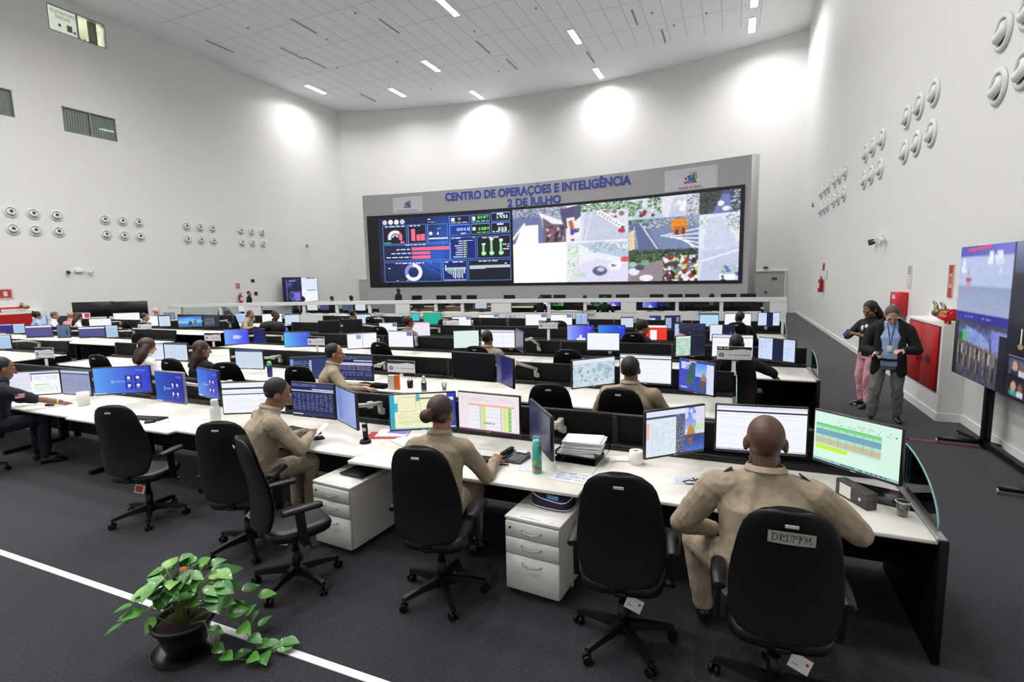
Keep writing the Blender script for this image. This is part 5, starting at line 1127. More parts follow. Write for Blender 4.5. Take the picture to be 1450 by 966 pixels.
for x,y in ((-.25,-.5),(.32,-.7),(-.25,-2.2),(.32,-2.4),(.12,-.05)): MB().tube([(x-.012,y,-1.652),(x+.012,y,-1.652)],.027,n=14).build('caster',GREYM,t)
MB().tube([(.17,-.66,-.8),(.14,-.72,-1.0),(.2,-.68,-1.2),(.14,-.8,-1.42),(.2,-.7,-1.6)],.007,n=6).build('cable',STEELB,t)
b=MB(); b.tube([(2.2,8.15,.008),(2.6,8.1,.008),(2.95,8.02,.008)],.008,n=6); tag(b.build('floor_cable',mat('cable_red',(170,50,46),.5)),'thin red cable on the carpet by the wheeled screen stand','cable')
b=MB(); b.tube([(1.9,8.3,.008),(2.2,8.15,.008)],.007,n=6); tag(b.build('floor_cable',STEELB),'thin black cable on the carpet leading to the red one','cable')
# ================================================================ PEOPLE
SKIN={'brown':mat('skin_brown',(134,92,70),.5,noise=.06,scale=14),'dark':mat('skin_dark',(84,56,42),.5,noise=.06,scale=14),'tan':mat('skin_tan',(168,120,94),.5,noise=.06,scale=14),'light':mat('skin_light',(205,160,135),.5,noise=.05,scale=14)}
def cloth(n,c): return mat('cloth_'+n,c,.9,noise=.09,scale=6,bump=1,bscale=9,stretch=(1,1,.55))
BEIGE=cloth('beige',(160,145,124)); NAVYC=cloth('navy',(28,30,40)); BLACKC=cloth('black',(20,20,22)); PINKC=cloth('pink',(206,150,160)); GREYC=cloth('grey',(110,110,108)); WHITEC=cloth('white',(226,226,226)); BLUEC=cloth('light_blue',(160,182,222)); JEANS=cloth('denim',(50,62,100)); GREENC=cloth('olive',(96,96,72))
HAIRB=mat('hair_black',(22,18,17),.6,bump=.6,bscale=90); HAIRBR=mat('hair_brown',(58,34,24),.55,bump=.6,bscale=80,noise=.2,scale=20); HAIRG=mat('hair_greying',(88,78,70),.7,bump=.6,bscale=90); EYEW=mat('eye_white',(225,222,215),.2); EYEB=mat('eye_dark',(30,20,16),.2)
SHOEB=mat('shoe_black',(18,18,20),.35); RUB=mat('rubber_white',(220,218,212),.5)
V=Vector
def remesh(bm,voxel,name,smooth=2):
    me=bpy.data.meshes.new('t'); bm.to_mesh(me); bm.free(); o=bpy.data.objects.new('t',me); COL.objects.link(o)
    m_=o.modifiers.new('r','REMESH'); m_.mode='VOXEL'; m_.voxel_size=voxel; m_.use_smooth_shade=True
    s_=o.modifiers.new('s','SMOOTH'); s_.factor=.5; s_.iterations=smooth
    dg=bpy.context.evaluated_depsgraph_get(); r=bpy.data.meshes.new_from_object(o.evaluated_get(dg)); r.name=name
    bpy.data.objects.remove(o); bpy.data.meshes.remove(me)
    for p in r.polygons: p.use_smooth=True
    return r
from mathutils import noise as mn
def folds(me,amp=.006,fr=7.0,seed=0):
    # soft cloth folds pressed into the garment
    ns=[v.normal.copy() for v in me.vertices]; o_=V((seed*3.1,seed*1.7,0))
    for v,n_ in zip(me.vertices,ns):
        c=v.co; q=V((c.x*fr*1.2,c.y*fr*1.2,c.z*fr*.75))+V((c.z*2.2,0,c.x*2.5))+o_
        a=1-abs(mn.noise(q))*2.4; b_=1-abs(mn.noise(q*2.3+V((7,3,1))))*2.4
        v.co=c+n_*amp*(max(a,-.6)*.8+max(b_,-.6)*.35-.3)
    return me
class Bl:
    def __init__(s): s.m=MB()
    def cap(s,p0,p1,r0,r1=None,flat=1,ax=None,n=14):
        # tapered capsule; flat squeezes it along direction ax
        r1=r0 if r1 is None else r1; p0,p1=V(p0),V(p1); t=(p1-p0); L=t.length; t=t.normalized() if L>1e-6 else V((0,0,1))
        a=V(ax) if ax is not None else (V((0,1,0)) if abs(t.y)<.9 else V((1,0,0))); a=(a-t*a.dot(t)).normalized(); b=t.cross(a); rs=[]
        for q in (-80,-55,-28,0): rs.append((p0+t*r0*math.sin(R(q)),r0*math.cos(R(q))))
        for q in (0,28,55,80): rs.append((p1+t*r1*math.sin(R(q)),r1*math.cos(R(q))))
        s.m.rings([[c+(a*math.cos(2*PI*k/n)*flat+b*math.sin(2*PI*k/n))*r for k in range(n)] for c,r in rs]); return s
    def chain(s,pts,rs,flat=1,ax=None):
        for i in range(len(pts)-1): s.cap(pts[i],pts[i+1],rs[i],rs[i+1],flat,ax)
        return s
    def ell(s,c,r,rot=None): s.m.ell(c,r,0,rot,18,12); return s
    def loft(s,secs,side,fwd,n=20):
        # secs: (centre, half width, half depth)
        s.m.rings([[V(c)+side*math.copysign(abs(math.cos(a))**.8,math.cos(a))*w+fwd*math.sin(a)*d for a in [2*PI*k/n for k in range(n)]] for c,w,d in secs]); return s
    def mesh(s,name,voxel,material,smooth=2):
        me=remesh(s.m.bm,voxel,name,smooth); me.materials.append(material); return me
def ik(S,T,l1,l2,pole):
    S,T=V(S),V(T); d=T-S; L=min(d.length,(l1+l2)*.995); d=d.normalized(); T=S+d*L
    a=(l1*l1-l2*l2+L*L)/(2*L); h=math.sqrt(max(0,l1*l1-a*a)); p=V(pole); p=(p-d*p.dot(d)).normalized(); return S+d*a+p*h,T
def hand(B,w,d,palm,side,curl,k):
    # wrist w, direction d, palm normal, thumb side vector
    d=V(d).normalized(); pn=V(palm); pn=(pn-d*pn.dot(d)).normalized(); sd=d.cross(pn)*side
    w=V(w); pc=w+d*.055*k; B.cap(w-d*.01,w+d*.035*k,.026*k,.03*k,.62,pn); B.cap(w+d*.03*k-sd*.018*k,w+d*.08*k-sd*.024*k,.021*k,.016*k,.7,pn); B.cap(w+d*.03*k+sd*.014*k,w+d*.083*k+sd*.02*k,.021*k,.016*k,.7,pn); B.cap(w+d*.04*k,w+d*.085*k,.023*k,.017*k,.7,pn)
    for i,(o,l) in enumerate(((.032,.066),(.011,.074),(-.011,.07),(-.031,.054))):
        b0=w+d*.085*k+sd*o*k; q=b0; dd=V(d)
        for j,f in enumerate((.45,.32,.25)):
            ang=curl*(.35+.45*j); dd=(d*math.cos(ang)+pn*math.sin(ang)).normalized(); e=q+dd*l*f*k*1.05; B.cap(q,e,.0092*k-(j*.0008),.0086*k-(j*.0008),n=8); q=e
    b0=w+d*.025*k+sd*.028*k; t1=b0+(d*.6+sd*.8+pn*.25).normalized()*.038*k; t2=t1+(d*.9+sd*.3+pn*.3).normalized()*.034*k; B.cap(b0,t1,.014*k,.011*k,n=8); B.cap(t1,t2,.0105*k,.009*k,n=8)
CACHE={}
def person(label,x,y,deg,skin='brown',shirt=BEIGE,trousers=BEIGE,hair=('short',None),pose='sit',vox=.012,build=1.0,scale=1.0,lean=6,side_lean=0,twist=0,head=(0,0),lh=None,rh=None,le=None,re_=None,feet=None,seat=.49,sleeve='long',curl=.8,belt=False,group=None,face=False,knees=None,collar=True,z0=0,hk=1.12):
    """facing +Y at deg 0; hand targets are in the person's own frame"""
    t=thing('person',label,'person',(x,y,z0),R(deg),group)
    k=scale; w=build
    hipz=(seat+.09) if pose=='sit' else .93*k
    a=R(lean); b_=R(side_lean); up=V((math.sin(b_),math.sin(a),math.cos(a)*math.cos(b_))).normalized()
    side=V((math.cos(R(twist)),math.sin(R(twist)),0)); side=(side-up*side.dot(up)).normalized(); fw=up.cross(side)
    hip=V((0,0,hipz)); T=lambda h,f=0,s=0: hip+up*h*k+fw*f+side*s
    shw=.185*k*w
    shL=T(.425,0,-shw); shR=T(.425,0,shw)
    if lh is None: lh=(-.2,.32,hipz+.1) if pose=='sit' else (-.26,.02,hipz-.12)
    if rh is None: rh=(.2,.32,hipz+.1) if pose=='sit' else (.26,.02,hipz-.12)
    eL,hL=ik(shL,lh,.29*k,.26*k,le or (-.7,-.3,-.5)); eR,hR=ik(shR,rh,.29*k,.26*k,re_ or (.7,-.3,-.5))
    hy,hp=R(head[0]),R(head[1]); neck=T(.53,-.005); Rm=Matrix.Rotation(hy,3,'Z')@Matrix.Rotation(-hp,3,'X')
    # head frame
    hs=Rm@V((1,0,0)); hf=Rm@V((0,1,0)); hu=Rm@V((0,0,1)); hs_=hs
    hc=neck+(up*.5+hu*.5)*.125*k*(.4+.6*hk)+fw*.02; k0=k; k=k*hk; Q=lambda s_,f_,u_: hc+(hs*s_+hf*f_+hu*u_)*k
    HR=Matrix((hs,hf,hu)).transposed().to_4x4()
    B=Bl()
    B.ell(Q(0,-.012,.035),(.075*k,.094*k,.088*k),HR).ell(Q(0,.022,-.02),(.063*k,.07*k,.085*k),HR).ell(Q(0,.052,-.083),(.034*k,.032*k,.026*k),HR).cap(Q(-.03,.02,-.07),Q(.03,.02,-.07),.032*k)
    B.cap(Q(0,.088,.01),Q(0,.108,-.03),.009*k,.014*k).cap(Q(-.034,.076,.022),Q(.034,.076,.022),.014*k).cap(Q(-.022,.083,-.062),Q(.022,.083,-.062),.008*k)
    for s_ in (-1,1): B.ell(Q(s_*.077,-.008,-.005),(.011*k,.02*k,.031*k),HR@RZ(R(-18*s_))); B.ell(Q(s_*.042,.06,-.02),(.02*k,.02*k,.016*k),HR)
    k=k0
    B.cap(neck-up*.03,Q(0,-.012,-.03),.058*k*(.5+.5*w),.054*k)
    # torso & limbs under the clothes
    rx=.158*k*w; B.loft([(T(-.06),rx*.9,.1*w),(T(.05),rx*.95,.105*w),(T(.2),rx*.86,.098*w),(T(.36),rx*1.0,.105*w),(T(.43),rx*.98,.085),(T(.49),rx*.55,.06)],side,fw)
    for S,E,H_ in ((shL,eL,hL),(shR,eR,hR)):
        B.cap(S,E,.047*k,.038*k).cap(E,H_,.038*k,.026*k)
    dn=V((0,.25,-1)) if pose=='sit' else V((0,.1,-1))
    for s_,E,H_ in ((-1,eL,hL),(1,eR,hR)):
        d=(H_-E).normalized(); 
        hand(B,H_,d,V((-s_*.25,0,-1)) if abs(d.z)<.7 else V((-s_,0,0)),s_*-1 if abs(d.z)<.7 else s_*-1,curl,k)
    hl=[]
    for s_ in (-1,1):
        hj=hip+side*s_*.09*k*w
        if pose=='sit':
            kn=V(knees[0 if s_<0 else 1]) if knees else V((s_*.16,.44*k,hipz+.0)); an=V(feet[0 if s_<0 else 1]) if feet else V((s_*.15,.42*k,.1))
        else:
            an=V(feet[0 if s_<0 else 1]) if feet else V((s_*.12,0,.09)); kn,_=ik(hj,an,.43*k,.42*k,(s_*.1,1,0))
        hl.append((hj,kn,an)); B.cap(hj,kn,.07*k,.05*k).cap(kn,an,.047*k,.034*k)
        B.cap(an,an+V((s_*.02,.1,-.05)),.034,.024)
    body=link('body',B.mesh('body',vox,SKIN[skin],2),t)
    # shirt
    g=.014; B=Bl()
    secs=[(T(-.08),rx*.98+g,.112*w+g),(T(.02),rx*1.0+g,.12*w+g),(T(.1),rx*.98+g,.118*w+g),(T(.22),rx*.96+g,.112*w+g),(T(.34),rx*1.08+g,.12*w+g),(T(.42),rx*1.1+g,.1+g),(T(.47),rx*.86,.05+.035*w),(T(.51),rx*.62,.042+.04*w),(T(.555),.042+.032*w,.04+.033*w)]
    B.loft(secs,side,fw)
    for S,E,H_ in ((shL,eL,hL),(shR,eR,hR)):
        m_=(S+E)/2; B.cap(T(.47,0,0),S,.07,.072*k*(.5+.5*w)).cap(S,E,.072*k*(.4+.6*w),.054*k*(.5+.5*w))
        if sleeve=='long': B.cap(E,E+(H_-E)*.86,.054*k*(.5+.5*w),.038*k); B.cap(E+(H_-E)*.86,E+(H_-E)*.9,.04*k,.04*k)
        else: B.cap(S,S+(E-S)*.75,.07*k,.062*k)
    sm_=shirt
    me_=B.mesh('shirt',vox,sm_,3); link('shirt',folds(me_,.011,7,len(label)) if vox<.0125 and not belt else me_,t)
    if collar:
        b=MB(); rr=(.03+.036*w)*k; c0=T(.532,-.002); 
        b.rings([[c0+up*h*k+(side*math.cos(q)*1.05+fw*math.sin(q))*(rr+e) for q in [R(v) for v in range(120,421,20)]] for h,e in ((.0,.012),(.035,.004),(.036,.01),(.008,.026))],closed=False,cap=False); b.build('collar',sm_,t)
    B=Bl(); B.loft([(T(-.13),rx*.9+.01,.115*w),(T(-.04),rx*1.02+.01,.125*w),(T(.03),rx*.98+.008,.118*w)],side,fw)
    for hj,kn,an in hl:
        q_=1.18 if pose=='stand' else 1.06; B.cap(hj,kn,.092*k*(.4+.6*w),.066*k*q_).cap(kn,an+V((0,0,.03)),.064*k*q_,.054*k*q_)
    me_=B.mesh('trousers',vox,trousers,3); link('trousers',folds(me_,.01,8,len(label)) if vox<.0125 else me_,t)
    if belt:
        b=MB(); b.rings([[T(h)+side*math.cos(q)*(rx*1.02+.022)+fw*math.sin(q)*(.13*w+.012) for q in [2*PI*j/24 for j in range(24)]] for h in (.0,.035)],cap=False); b.build('belt',SHOEB,t)
    for s_,(hj,kn,an) in zip((-1,1),hl):
        d=V((s_*.2,1,0)).normalized(); c0=V((an.x,an.y,0)); p=d.cross(V((0,0,1)))
        b=MB(); b.rings([[c0+d*f+p*ww*math.cos(q)+V((0,0,.008+max(0,hh*(.5+.5*math.sin(q))))) for q in [2*PI*j/12 for j in range(12)]] for f,ww,hh in ((-.06,.025,.07),(-.045,.036,.1),(0,.04,.11),(.06,.042,.085),(.13,.046,.06),(.18,.036,.045),(.2,.015,.03))])
        z_=min(0,0); sh=b.build('shoe',SHOEB,t); sh.location=(0,0,max(0,an.z-.1))
    kind,hm=hair; hm=hm or HAIRB; k=k0*hk
    if kind!='none':
        B=Bl()
        if kind in('short','crop','grey'):
            e=.006 if kind!='crop' else .003; B.ell(Q(0,-.028 if kind!='grey' else -.019,.044),((.077+e)*k,(.086+e)*k,(.084+e)*k),HR)
            if kind!='crop': B.cap(Q(-.04,-.066,-.01),Q(.04,-.066,-.01),.026*k)
        elif kind=='bun': B.ell(Q(0,-.022,.045),(.085*k,.1*k,.094*k),HR).ell(Q(-.03,-.13,-.0),(.045*k,.045*k,.045*k),HR).cap(Q(-.05,-.06,-.01),Q(.05,-.06,-.01),.035*k)
        elif kind=='long':
            B.ell(Q(0,-.025,.04),(.088*k,.1*k,.098*k),HR)
            for s_ in (-1,0,1): B.chain([Q(s_*.055,-.05,.02),Q(s_*.07,-.075,-.1),Q(s_*.065,-.09,-.2),Q(s_*.05,-.09,-.3)],[.045*k,.048*k,.04*k,.02*k])
        elif kind=='wavy':
            B.ell(Q(0,-.02,.04),(.1*k,.11*k,.1*k),HR)
            for s_ in (-1,0,1): B.chain([Q(s_*.07,-.04,.0),Q(s_*.1,-.07,-.1),Q(s_*.09,-.09,-.2),Q(s_*.075,-.08,-.28)],[.055*k,.06*k,.055*k,.03*k])
        elif kind=='curly':
            B.ell(Q(0,-.03,.045),(.1*k,.11*k,.1*k),HR)
            rg=random.Random(3)
            for _ in range(26):
                q=rg.uniform(0,2*PI); f=rg.uniform(.2,1); B.ell(Q(.085*math.cos(q)*f,-.04-.07*abs(math.sin(q)),.05+.08*(1-f)+rg.uniform(-.05,.03)),(.026,.026,.026))
        link('hair',B.mesh('hair',min(vox,.008),hm,2),t)
    if face:
        for s_ in (-1,1):
            MB().ell(Q(s_*.031,.079,.003),(.014*k,.008*k,.006*k),0,HR).build('eye',EYEB,t)
            MB().tube([Q(s_*.018,.088,.024),Q(s_*.032,.09,.028),Q(s_*.048,.08,.022)],.004*k,n=6).build('eyebrow',hm,t)
        MB().tube([Q(-.022,.088,-.062),Q(0,.092,-.06),Q(.022,.088,-.062)],.005*k,n=6).build('lips',mat('lip_tone',(150,84,76),.5),t)
    return t,dict(T=T,Q=Q,hL=hL,hR=hR,eL=eL,eR=eR,shL=shL,shR=shR,up=up,fw=fw,side=side,HR=HR,w=w)
def epaulettes(t,P,m_):
    for s_,S in ((-1,P['shL']),(1,P['shR'])):
        n0=P['T'](.475); x_=(S-n0).normalized(); y_=P['fw']; z_=x_.cross(y_).normalized()*(1 if x_.cross(y_).z>0 else -1); y_=z_.cross(x_)
        b=MB(); b.box((0,0,0),(.1,.045,.008),bev=.003,seg=1); o=b.build('epaulette',m_,t); M=Matrix((x_,y_,z_)).transposed().to_4x4()
        o.matrix_local=Matrix.Translation(n0+(S-n0)*.72+z_*(.05 if P['w']<1.25 else .046))@M
N6=.0065
# front row
t,P=person('broad shaven-headed officer in beige uniform seen from behind at the right-hand front desk',.2,3.02,3,'dark',build=1.3,scale=1.06,hk=1.24,hair=('none',None),vox=N6,lean=8,head=(0,8),lh=(-.24,.26,.68),rh=(.34,.36,.79),le=(-.8,-.3,-.35),re_=(.9,-.3,-.5),knees=((-.36,.36,.55),(.2,.46,.57)),feet=((-.3,.34,.12),(.2,.42,.12)),seat=.5,curl=.9)
epaulettes(t,P,NAVYC)
t,P=person('woman in beige uniform with dark hair bun typing beside a desk phone',-1.93,3.12,12,'tan',build=1.0,scale=1.0,hair=('bun',HAIRBR),vox=N6,lean=10,head=(-14,10),lh=(-.12,.5,.8),rh=(.33,.43,.8),re_=(.5,-.5,-1),curl=.6,seat=.5)
MB().rings([[P['Q'](.081*s_,.06+.0*s_,.005+dz) for s_ in (1,1)]+[P['Q'](.07*s_,.09,.005+dz) for s_ in (1,1)] for dz in (-.004,.004)],cap=False).build('glasses_arm',STEELB,t) if 0 else None
t,P=person('officer in beige uniform with cropped black hair bending over a phone at the front desk',-3.86,3.18,-22,'brown',build=1.2,scale=1.04,hair=('short',HAIRB),vox=N6,lean=20,twist=-8,head=(-18,26),lh=(-.02,.5,.82),rh=(.16,.47,.84),re_=(1,-.4,-.6),curl=1.0,seat=.5)
epaulettes(t,P,NAVYC)
ph=MB().box((0,0,0),(.075,.15,.009),bev=.003,seg=1).build('mobile_phone',mat('phone_glow',(220,225,235),.2,emit=(200,205,225),es=.7)); tag(ph,'bright white phone held by the bending officer in the front row','phone')
w_=t.matrix_basis@(P['hR']+V((-.0,.1,.03))); ph.location=w_; ph.rotation_euler=(R(35),0,R(-30))
t,P=person('man in dark short-sleeved uniform with flag patch, cut by the left edge of the photo',-8.2,3.18,-12,'brown',shirt=NAVYC,trousers=NAVYC,build=1.12,scale=1.03,hair=('short',HAIRB),vox=N6,lean=14,head=(0,14),lh=(.0,.55,.8),rh=(.28,.62,.775),sleeve='short',curl=.35,seat=.5)
c=Cv(30,20,(225,225,230)); c.rect(0,.0,1,.22,(200,60,60)); c.rect(0,.44,1,.64,(200,60,60)); c.rect(0,.84,1,1,(200,60,60)); c.rect(0,0,.35,.45,(60,70,160))
S=P['shR']; E=P['eR']; q=S+(E-S)*.5; link('flag_patch',c.mesh('flag_patch',lambda u,v:tuple(q+V((.078,-.045+.09*u,-.03+.06*v))),print_mat()),t)
MB().tube([P['hR']+(P['eR']-P['hR']).normalized()*.05,P['hR']+(P['eR']-P['hR']).normalized()*.025],.034,n=16).build('wristwatch',mat('gold_metal',(210,190,120),.3,.8),t)
# second row
t,P=person('officer in beige seen from behind before the street map screen, second row',-.94,5.24,0,'brown',build=1.2,scale=1.04,hair=('short',HAIRB),vox=.009,lean=6,lh=(-.22,.42,.78),rh=(.24,.42,.78))
t,P=person('officer in beige turned right with arm stretched along the second-row desk',-5.02,5.35,-32,'tan',build=1.12,scale=1.04,hair=('short',HAIRB),vox=.009,lean=14,twist=-10,head=(-22,4),lh=(.1,.45,.8),rh=(.42,.42,.8),re_=(.6,-.6,-.4),curl=.4)
t,P=person('woman with long wavy brown hair and white top, second row left',-8.72,5.28,-10,'light',shirt=WHITEC,trousers=JEANS,hair=('wavy',HAIRBR),vox=.01,lean=10,head=(-8,12))
t,P=person('woman with long straight dark brown hair in dark clothes, second row',-7.35,5.25,-4,'tan',shirt=BLACKC,trousers=JEANS,hair=('long',HAIRBR),vox=.01,lean=8,head=(-18,6),lh=(-.18,.4,.8),rh=(.2,.4,.8))
# third row
person('officer in beige seen from behind before two pale screens, third row',-3.66,7.55,0,'brown',build=1.1,hair=('short',HAIRB),vox=.012,lean=6)
person('man in dark uniform seen from behind above the sign, hand on white desk',.06,7.62,-8,'dark',shirt=BLACKC,trousers=JEANS,build=1.15,scale=1.03,hair=('crop',HAIRB),vox=.011,lean=8,rh=(.46,.44,.79),re_=(1,-.3,-.3),curl=.5)
# fourth row
t,P=person('woman in beige with big black hair and red headset, fourth row',-6.78,9.9,-12,'tan',hair=('curly',HAIRB),vox=.013,lean=6,head=(-30,2))
b=MB(); b.tube([P['Q'](.1*math.cos(R(v)),-.0,.02+.13*math.sin(R(v))) for v in range(0,181,15)],.009,n=6); b.tube([P['Q'](.1,0,.0),P['Q'](.116,0,.0)],.035,n=12); b.build('headset',RED,t)
person('curly-haired person in black facing right, fourth row before the red screen',-1.62,9.9,-40,'tan',shirt=BLACKC,trousers=BLACKC,hair=('curly',HAIRB),vox=.013,lean=10,head=(-35,6),collar=False)
person('black-haired person in beige left of the aisle, fourth row',-16.3,10.0,-20,'tan',hair=('short',HAIRB),vox=.014,lean=10,head=(-20,10))
for lx,ly,dg,hr,sh,lab in ((-21.7,9.9,-10,'curly',BLUEC,'black-haired person in a pale blue top at the far left before the red cabinet'),(-20.9,10.0,-30,'grey',WHITEC,'grey-haired person in white, second from the left edge'),(-19.2,9.8,-20,'wavy',WHITEC,'brown-haired person in white, third from the left edge'),(-20.1,10.1,20,'none',PINKC,'person in reddish top between the grey-haired and brown-haired ones')):
    person(lab,lx,ly,dg,'tan',shirt=sh,trousers=BLACKC,hair=(hr,HAIRBR if hr=='wavy' else HAIRG if hr=='grey' else HAIRB),vox=.016,lean=8,head=(-10,8))
# fifth row
person('man in dark uniform looking left, fifth row near the right end',.16,12.25,4,'dark',shirt=BLACKC,trousers=BLACKC,build=1.2,hair=('crop',HAIRB),vox=.014,lean=4,head=(30,4))
person('close-cropped person seen between dark monitors in the fifth row',-10.25,12.2,0,'brown',shirt=GREENC,trousers=BLACKC,hair=('crop',HAIRB),vox=.016,lean=4)
t,P=person('person in black wearing a white headset band, arm stretched right',-12.7,11.5,-40,'dark',shirt=BLACKC,trousers=BLACKC,hair=('short',HAIRB),vox=.014,lean=14,head=(-20,0),rh=(.5,.35,.8),re_=(1,-.3,-.3),sleeve='short')
MB().tube([P['Q'](-.06,-.1-.02*math.sin(R(v)),-.08+.0*v) if 0 else P['T'](.42+.09*math.cos(R(v)),-.13,.1+.09*math.sin(R(v))) for v in range(-90,120,15)],.012,n=6).build('headset_band',WHITEP,t)
person('officer in beige leaning right with folded arms, fifth row',-14.6,12.1,-60,'tan',build=1.1,hair=('short',HAIRBR),vox=.014,lean=26,head=(-10,10),lh=(.1,.35,.78),rh=(.2,.4,.8))
person('bald person seen beyond the white page on the left, fifth row',-19.0,12.2,10,'light',shirt=GREYC,trousers=BLACKC,hair=('none',None),vox=.016,lean=4)
# beyond the low wall
for lx,ly,dg,pz,sh,sk,hr,lab,kw in ((-24.2,20.6,-60,'stand',BLACKC,'tan','short','standing person in black near the left wall extinguisher',{}),(-16.2,23.0,-20,'stand',BLACKC,'dark','short','standing person in black below the left end of the video wall',{}),
  (-21.7,21.9,-30,'sit',BLACKC,'dark','short','dark head before the white half of the far left wall screen',{}),(-19.75,22.0,0,'sit',BLACKC,'tan','short','dark-haired head above the low wall left of the far door',{}),(-18.7,22.3,20,'sit',BLACKC,'dark','curly','curly head above the low wall by the far left door',{}),
  (-5.9,22.1,10,'sit',WHITEC,'tan','short','brown-haired head above the low wall below the centre of the video wall',{}),(-.75,22.1,0,'sit',GREENC,'tan','curly','head above the low wall near the right end of the video wall',{}),(-7.3,20.3,30,'sit',BLACKC,'tan','long','person behind the low-wall glass before a white and green screen',{}),(-4.6,20.25,0,'sit',BLACKC,'dark','short','person in black behind the low-wall glass before the green screens',{}),
  (-17.6,17.3,-20,'sit',BLACKC,'dark','short','dark head behind the low-wall glass left of centre',{}),(-20.6,16.2,20,'sit',GREYC,'tan','none','bald person behind the left part of the low wall',{})):
    person(lab,lx,ly,dg,sk,shirt=sh,trousers=BLACKC,pose=pz,hair=(hr,HAIRBR if 'brown' in lab else HAIRB),vox=.018,lean=4,**kw)
# standing pair on the right
t,P=person('standing man in black blazer and grey trousers looking down at his hands',2.13,9.05,168,'light',shirt=BLUEC,trousers=GREYC,hair=('grey',HAIRG),pose='stand',vox=N6,scale=1.0,build=1.12,lean=2,head=(4,38),lh=(-.15,.26,1.1),rh=(.17,.24,1.05),le=(-.8,-.5,-.7),re_=(.6,-.5,-.9),feet=((-.14,-.08,.09),(.17,.06,.09)),curl=1.0,belt=True,face=True)
T,sd,fw,up=P['T'],P['side'],P['fw'],P['up']; B=Bl()
B.loft([(T(-.14,-.03),.225,.13),(T(-.0,-.03),.2,.125),(T(.2,-.035),.19,.115),(T(.36,-.03),.205,.115),(T(.43,-.02),.195,.095),(T(.48,-.02),.13,.075),(T(.53,-.02),.075,.06)],sd,fw)
for s_,S,E,H_ in ((-1,P['shL'],P['eL'],P['hL']),(1,P['shR'],P['eR'],P['hR'])):
    B.cap(T(.48,-.01,s_*.05),S,.08,.09).cap(S,E,.09,.073).cap(E,E+(H_-E)*.84,.073,.055)
    B.chain([T(.44,.075,s_*.12),T(.25,.105,s_*.135),T(.05,.115,s_*.145),T(-.15,.1,s_*.16)],[.055,.056,.06,.064],.55,fw)
# cut the front open: a wedge is taken away by keeping a gap
me=B.mesh('blazer',N6,BLACKC,3); bm=bmesh.new(); bm.from_mesh(me)
kill=[v for v in bm.verts if abs((v.co-T(.2)).dot(sd))<.062+.03*max(0,(v.co-T(.3)).dot(up))/.2 and (v.co-T(.2)).dot(fw)>.03]
bmesh.ops.delete(bm,geom=kill,context='VERTS'); bm.to_mesh(me); bm.free(); link('blazer',me,t)
MB().tube([T(.5,.06,-.05),T(.35,.142,-.02),T(.2,.15,0),T(.35,.142,.02),T(.5,.06,.05)],.006,n=6).build('lanyard',JEANS,t); o=MB().box(T(.16,.155),(.06,.01,.085),bev=.002).build('id_badge',WHITEP,t)
MB().box((0,0,0),(.07,.012,.13),bev=.003,seg=1).build('mobile_phone',SHOEB); o=bpy.data.objects['mobile_phone.001']; tag(o,'dark phone held in the right hand of the man in the blazer','phone'); o.location=t.matrix_basis@(P['hR']+V((-.05,.06,.02))); o.rotation_euler=(R(60),0,R(150))
t,P=person('standing woman in black t-shirt and pink trousers looking at her phone',2.08,9.95,118,'brown',shirt=BLACKC,trousers=PINKC,hair=('long',HAIRB),pose='stand',vox=N6,scale=1.0,build=1.02,lean=0,head=(10,24),lh=(-.08,.32,1.22),rh=(.1,.3,1.2),le=(-1,-.3,-.6),re_=(1,-.3,-.6),sleeve='short',feet=((-.1,.06,.09),(.12,-.02,.09)),curl=1.0,collar=False,face=True)
T,sd,fw,up=P['T'],P['side'],P['fw'],P['up']
MB().ell(T(.36,.125,-.05),(.035,.012,.035)).ell(T(.33,.128,.03),(.03,.012,.045)).build('shirt_print',WHITEC,t)
for s_,f in ((-1,V((-.1,.06,0))),(1,V((.12,-.02,0)))):
    MB().tube([f+V((-.02,.15,.02)),f+V((.03,.19,.02)),f+V((.07,.14,.02))] if 0 else [f+V((s_*.0-.03,.13,.022)),f+V((s_*.04,.185,.022)),f+V((s_*.04+.03,.13,.022))],.016,n=8).build('shoe_toe_cap',RUB,t)
o=MB().box((0,0,0),(.07,.012,.14),bev=.003,seg=1).build('mobile_phone',JEANS); tag(o,'dark blue phone held by the woman in pink trousers','phone'); o.location=t.matrix_basis@(P['hL']*.5+P['hR']*.5+V((0,.1,.03))); o.rotation_euler=(R(50),0,R(135))
# ================================================================ SMALL THINGS
# white line on the carpet
b=MB(); b.box((-4.0,2.15,.002),(14.2,.05,.004)); tag(b.build('floor_line',mat('white_tape',(226,226,226),.5)),'straight white tape line across the dark carpet in the foreground','tape')
# potted plant
t=thing('potted_plant','trailing green heart-leaved plant in a black pot and saucer on the carpet','plant',(-3.04,1.93,0))
POTM=mat('pot_black',(20,20,21),.35)
b=MB(); b.lathe([(.001,.004),(.15,.004),(.185,.03),(.19,.032),(.175,.02),(.14,.012),(.001,.012)],n=36); b.build('saucer',POTM,t)
b=MB(); b.lathe([(.001,.014),(.105,.014),(.13,.1),(.155,.19),(.175,.2),(.178,.225),(.165,.226),(.15,.2),(.14,.19),(.001,.185)],n=36); b.build('pot',POTM,t)
b=MB(); b.ell((0,0,.18),(.15,.15,.025)); b.build('soil',mat('soil',(46,32,24),.95,noise=.3,scale=60,bump=1,bscale=80),t)
b=MB(); b.tube([(-.02,.03,.18),(-.01,.03,.4),(0,.03,.52)],[.022,.025,.022],n=10); b.build('moss_pole',mat('coir',(150,84,48),.95,noise=.3,scale=60,bump=1,bscale=120),t)
LEAF=[mat('leaf_green_%d'%i,c,.35,noise=.12,scale=9,coat=.2) for i,c in enumerate(((60,124,38),(84,148,52),(38,94,30),(116,166,74)))]
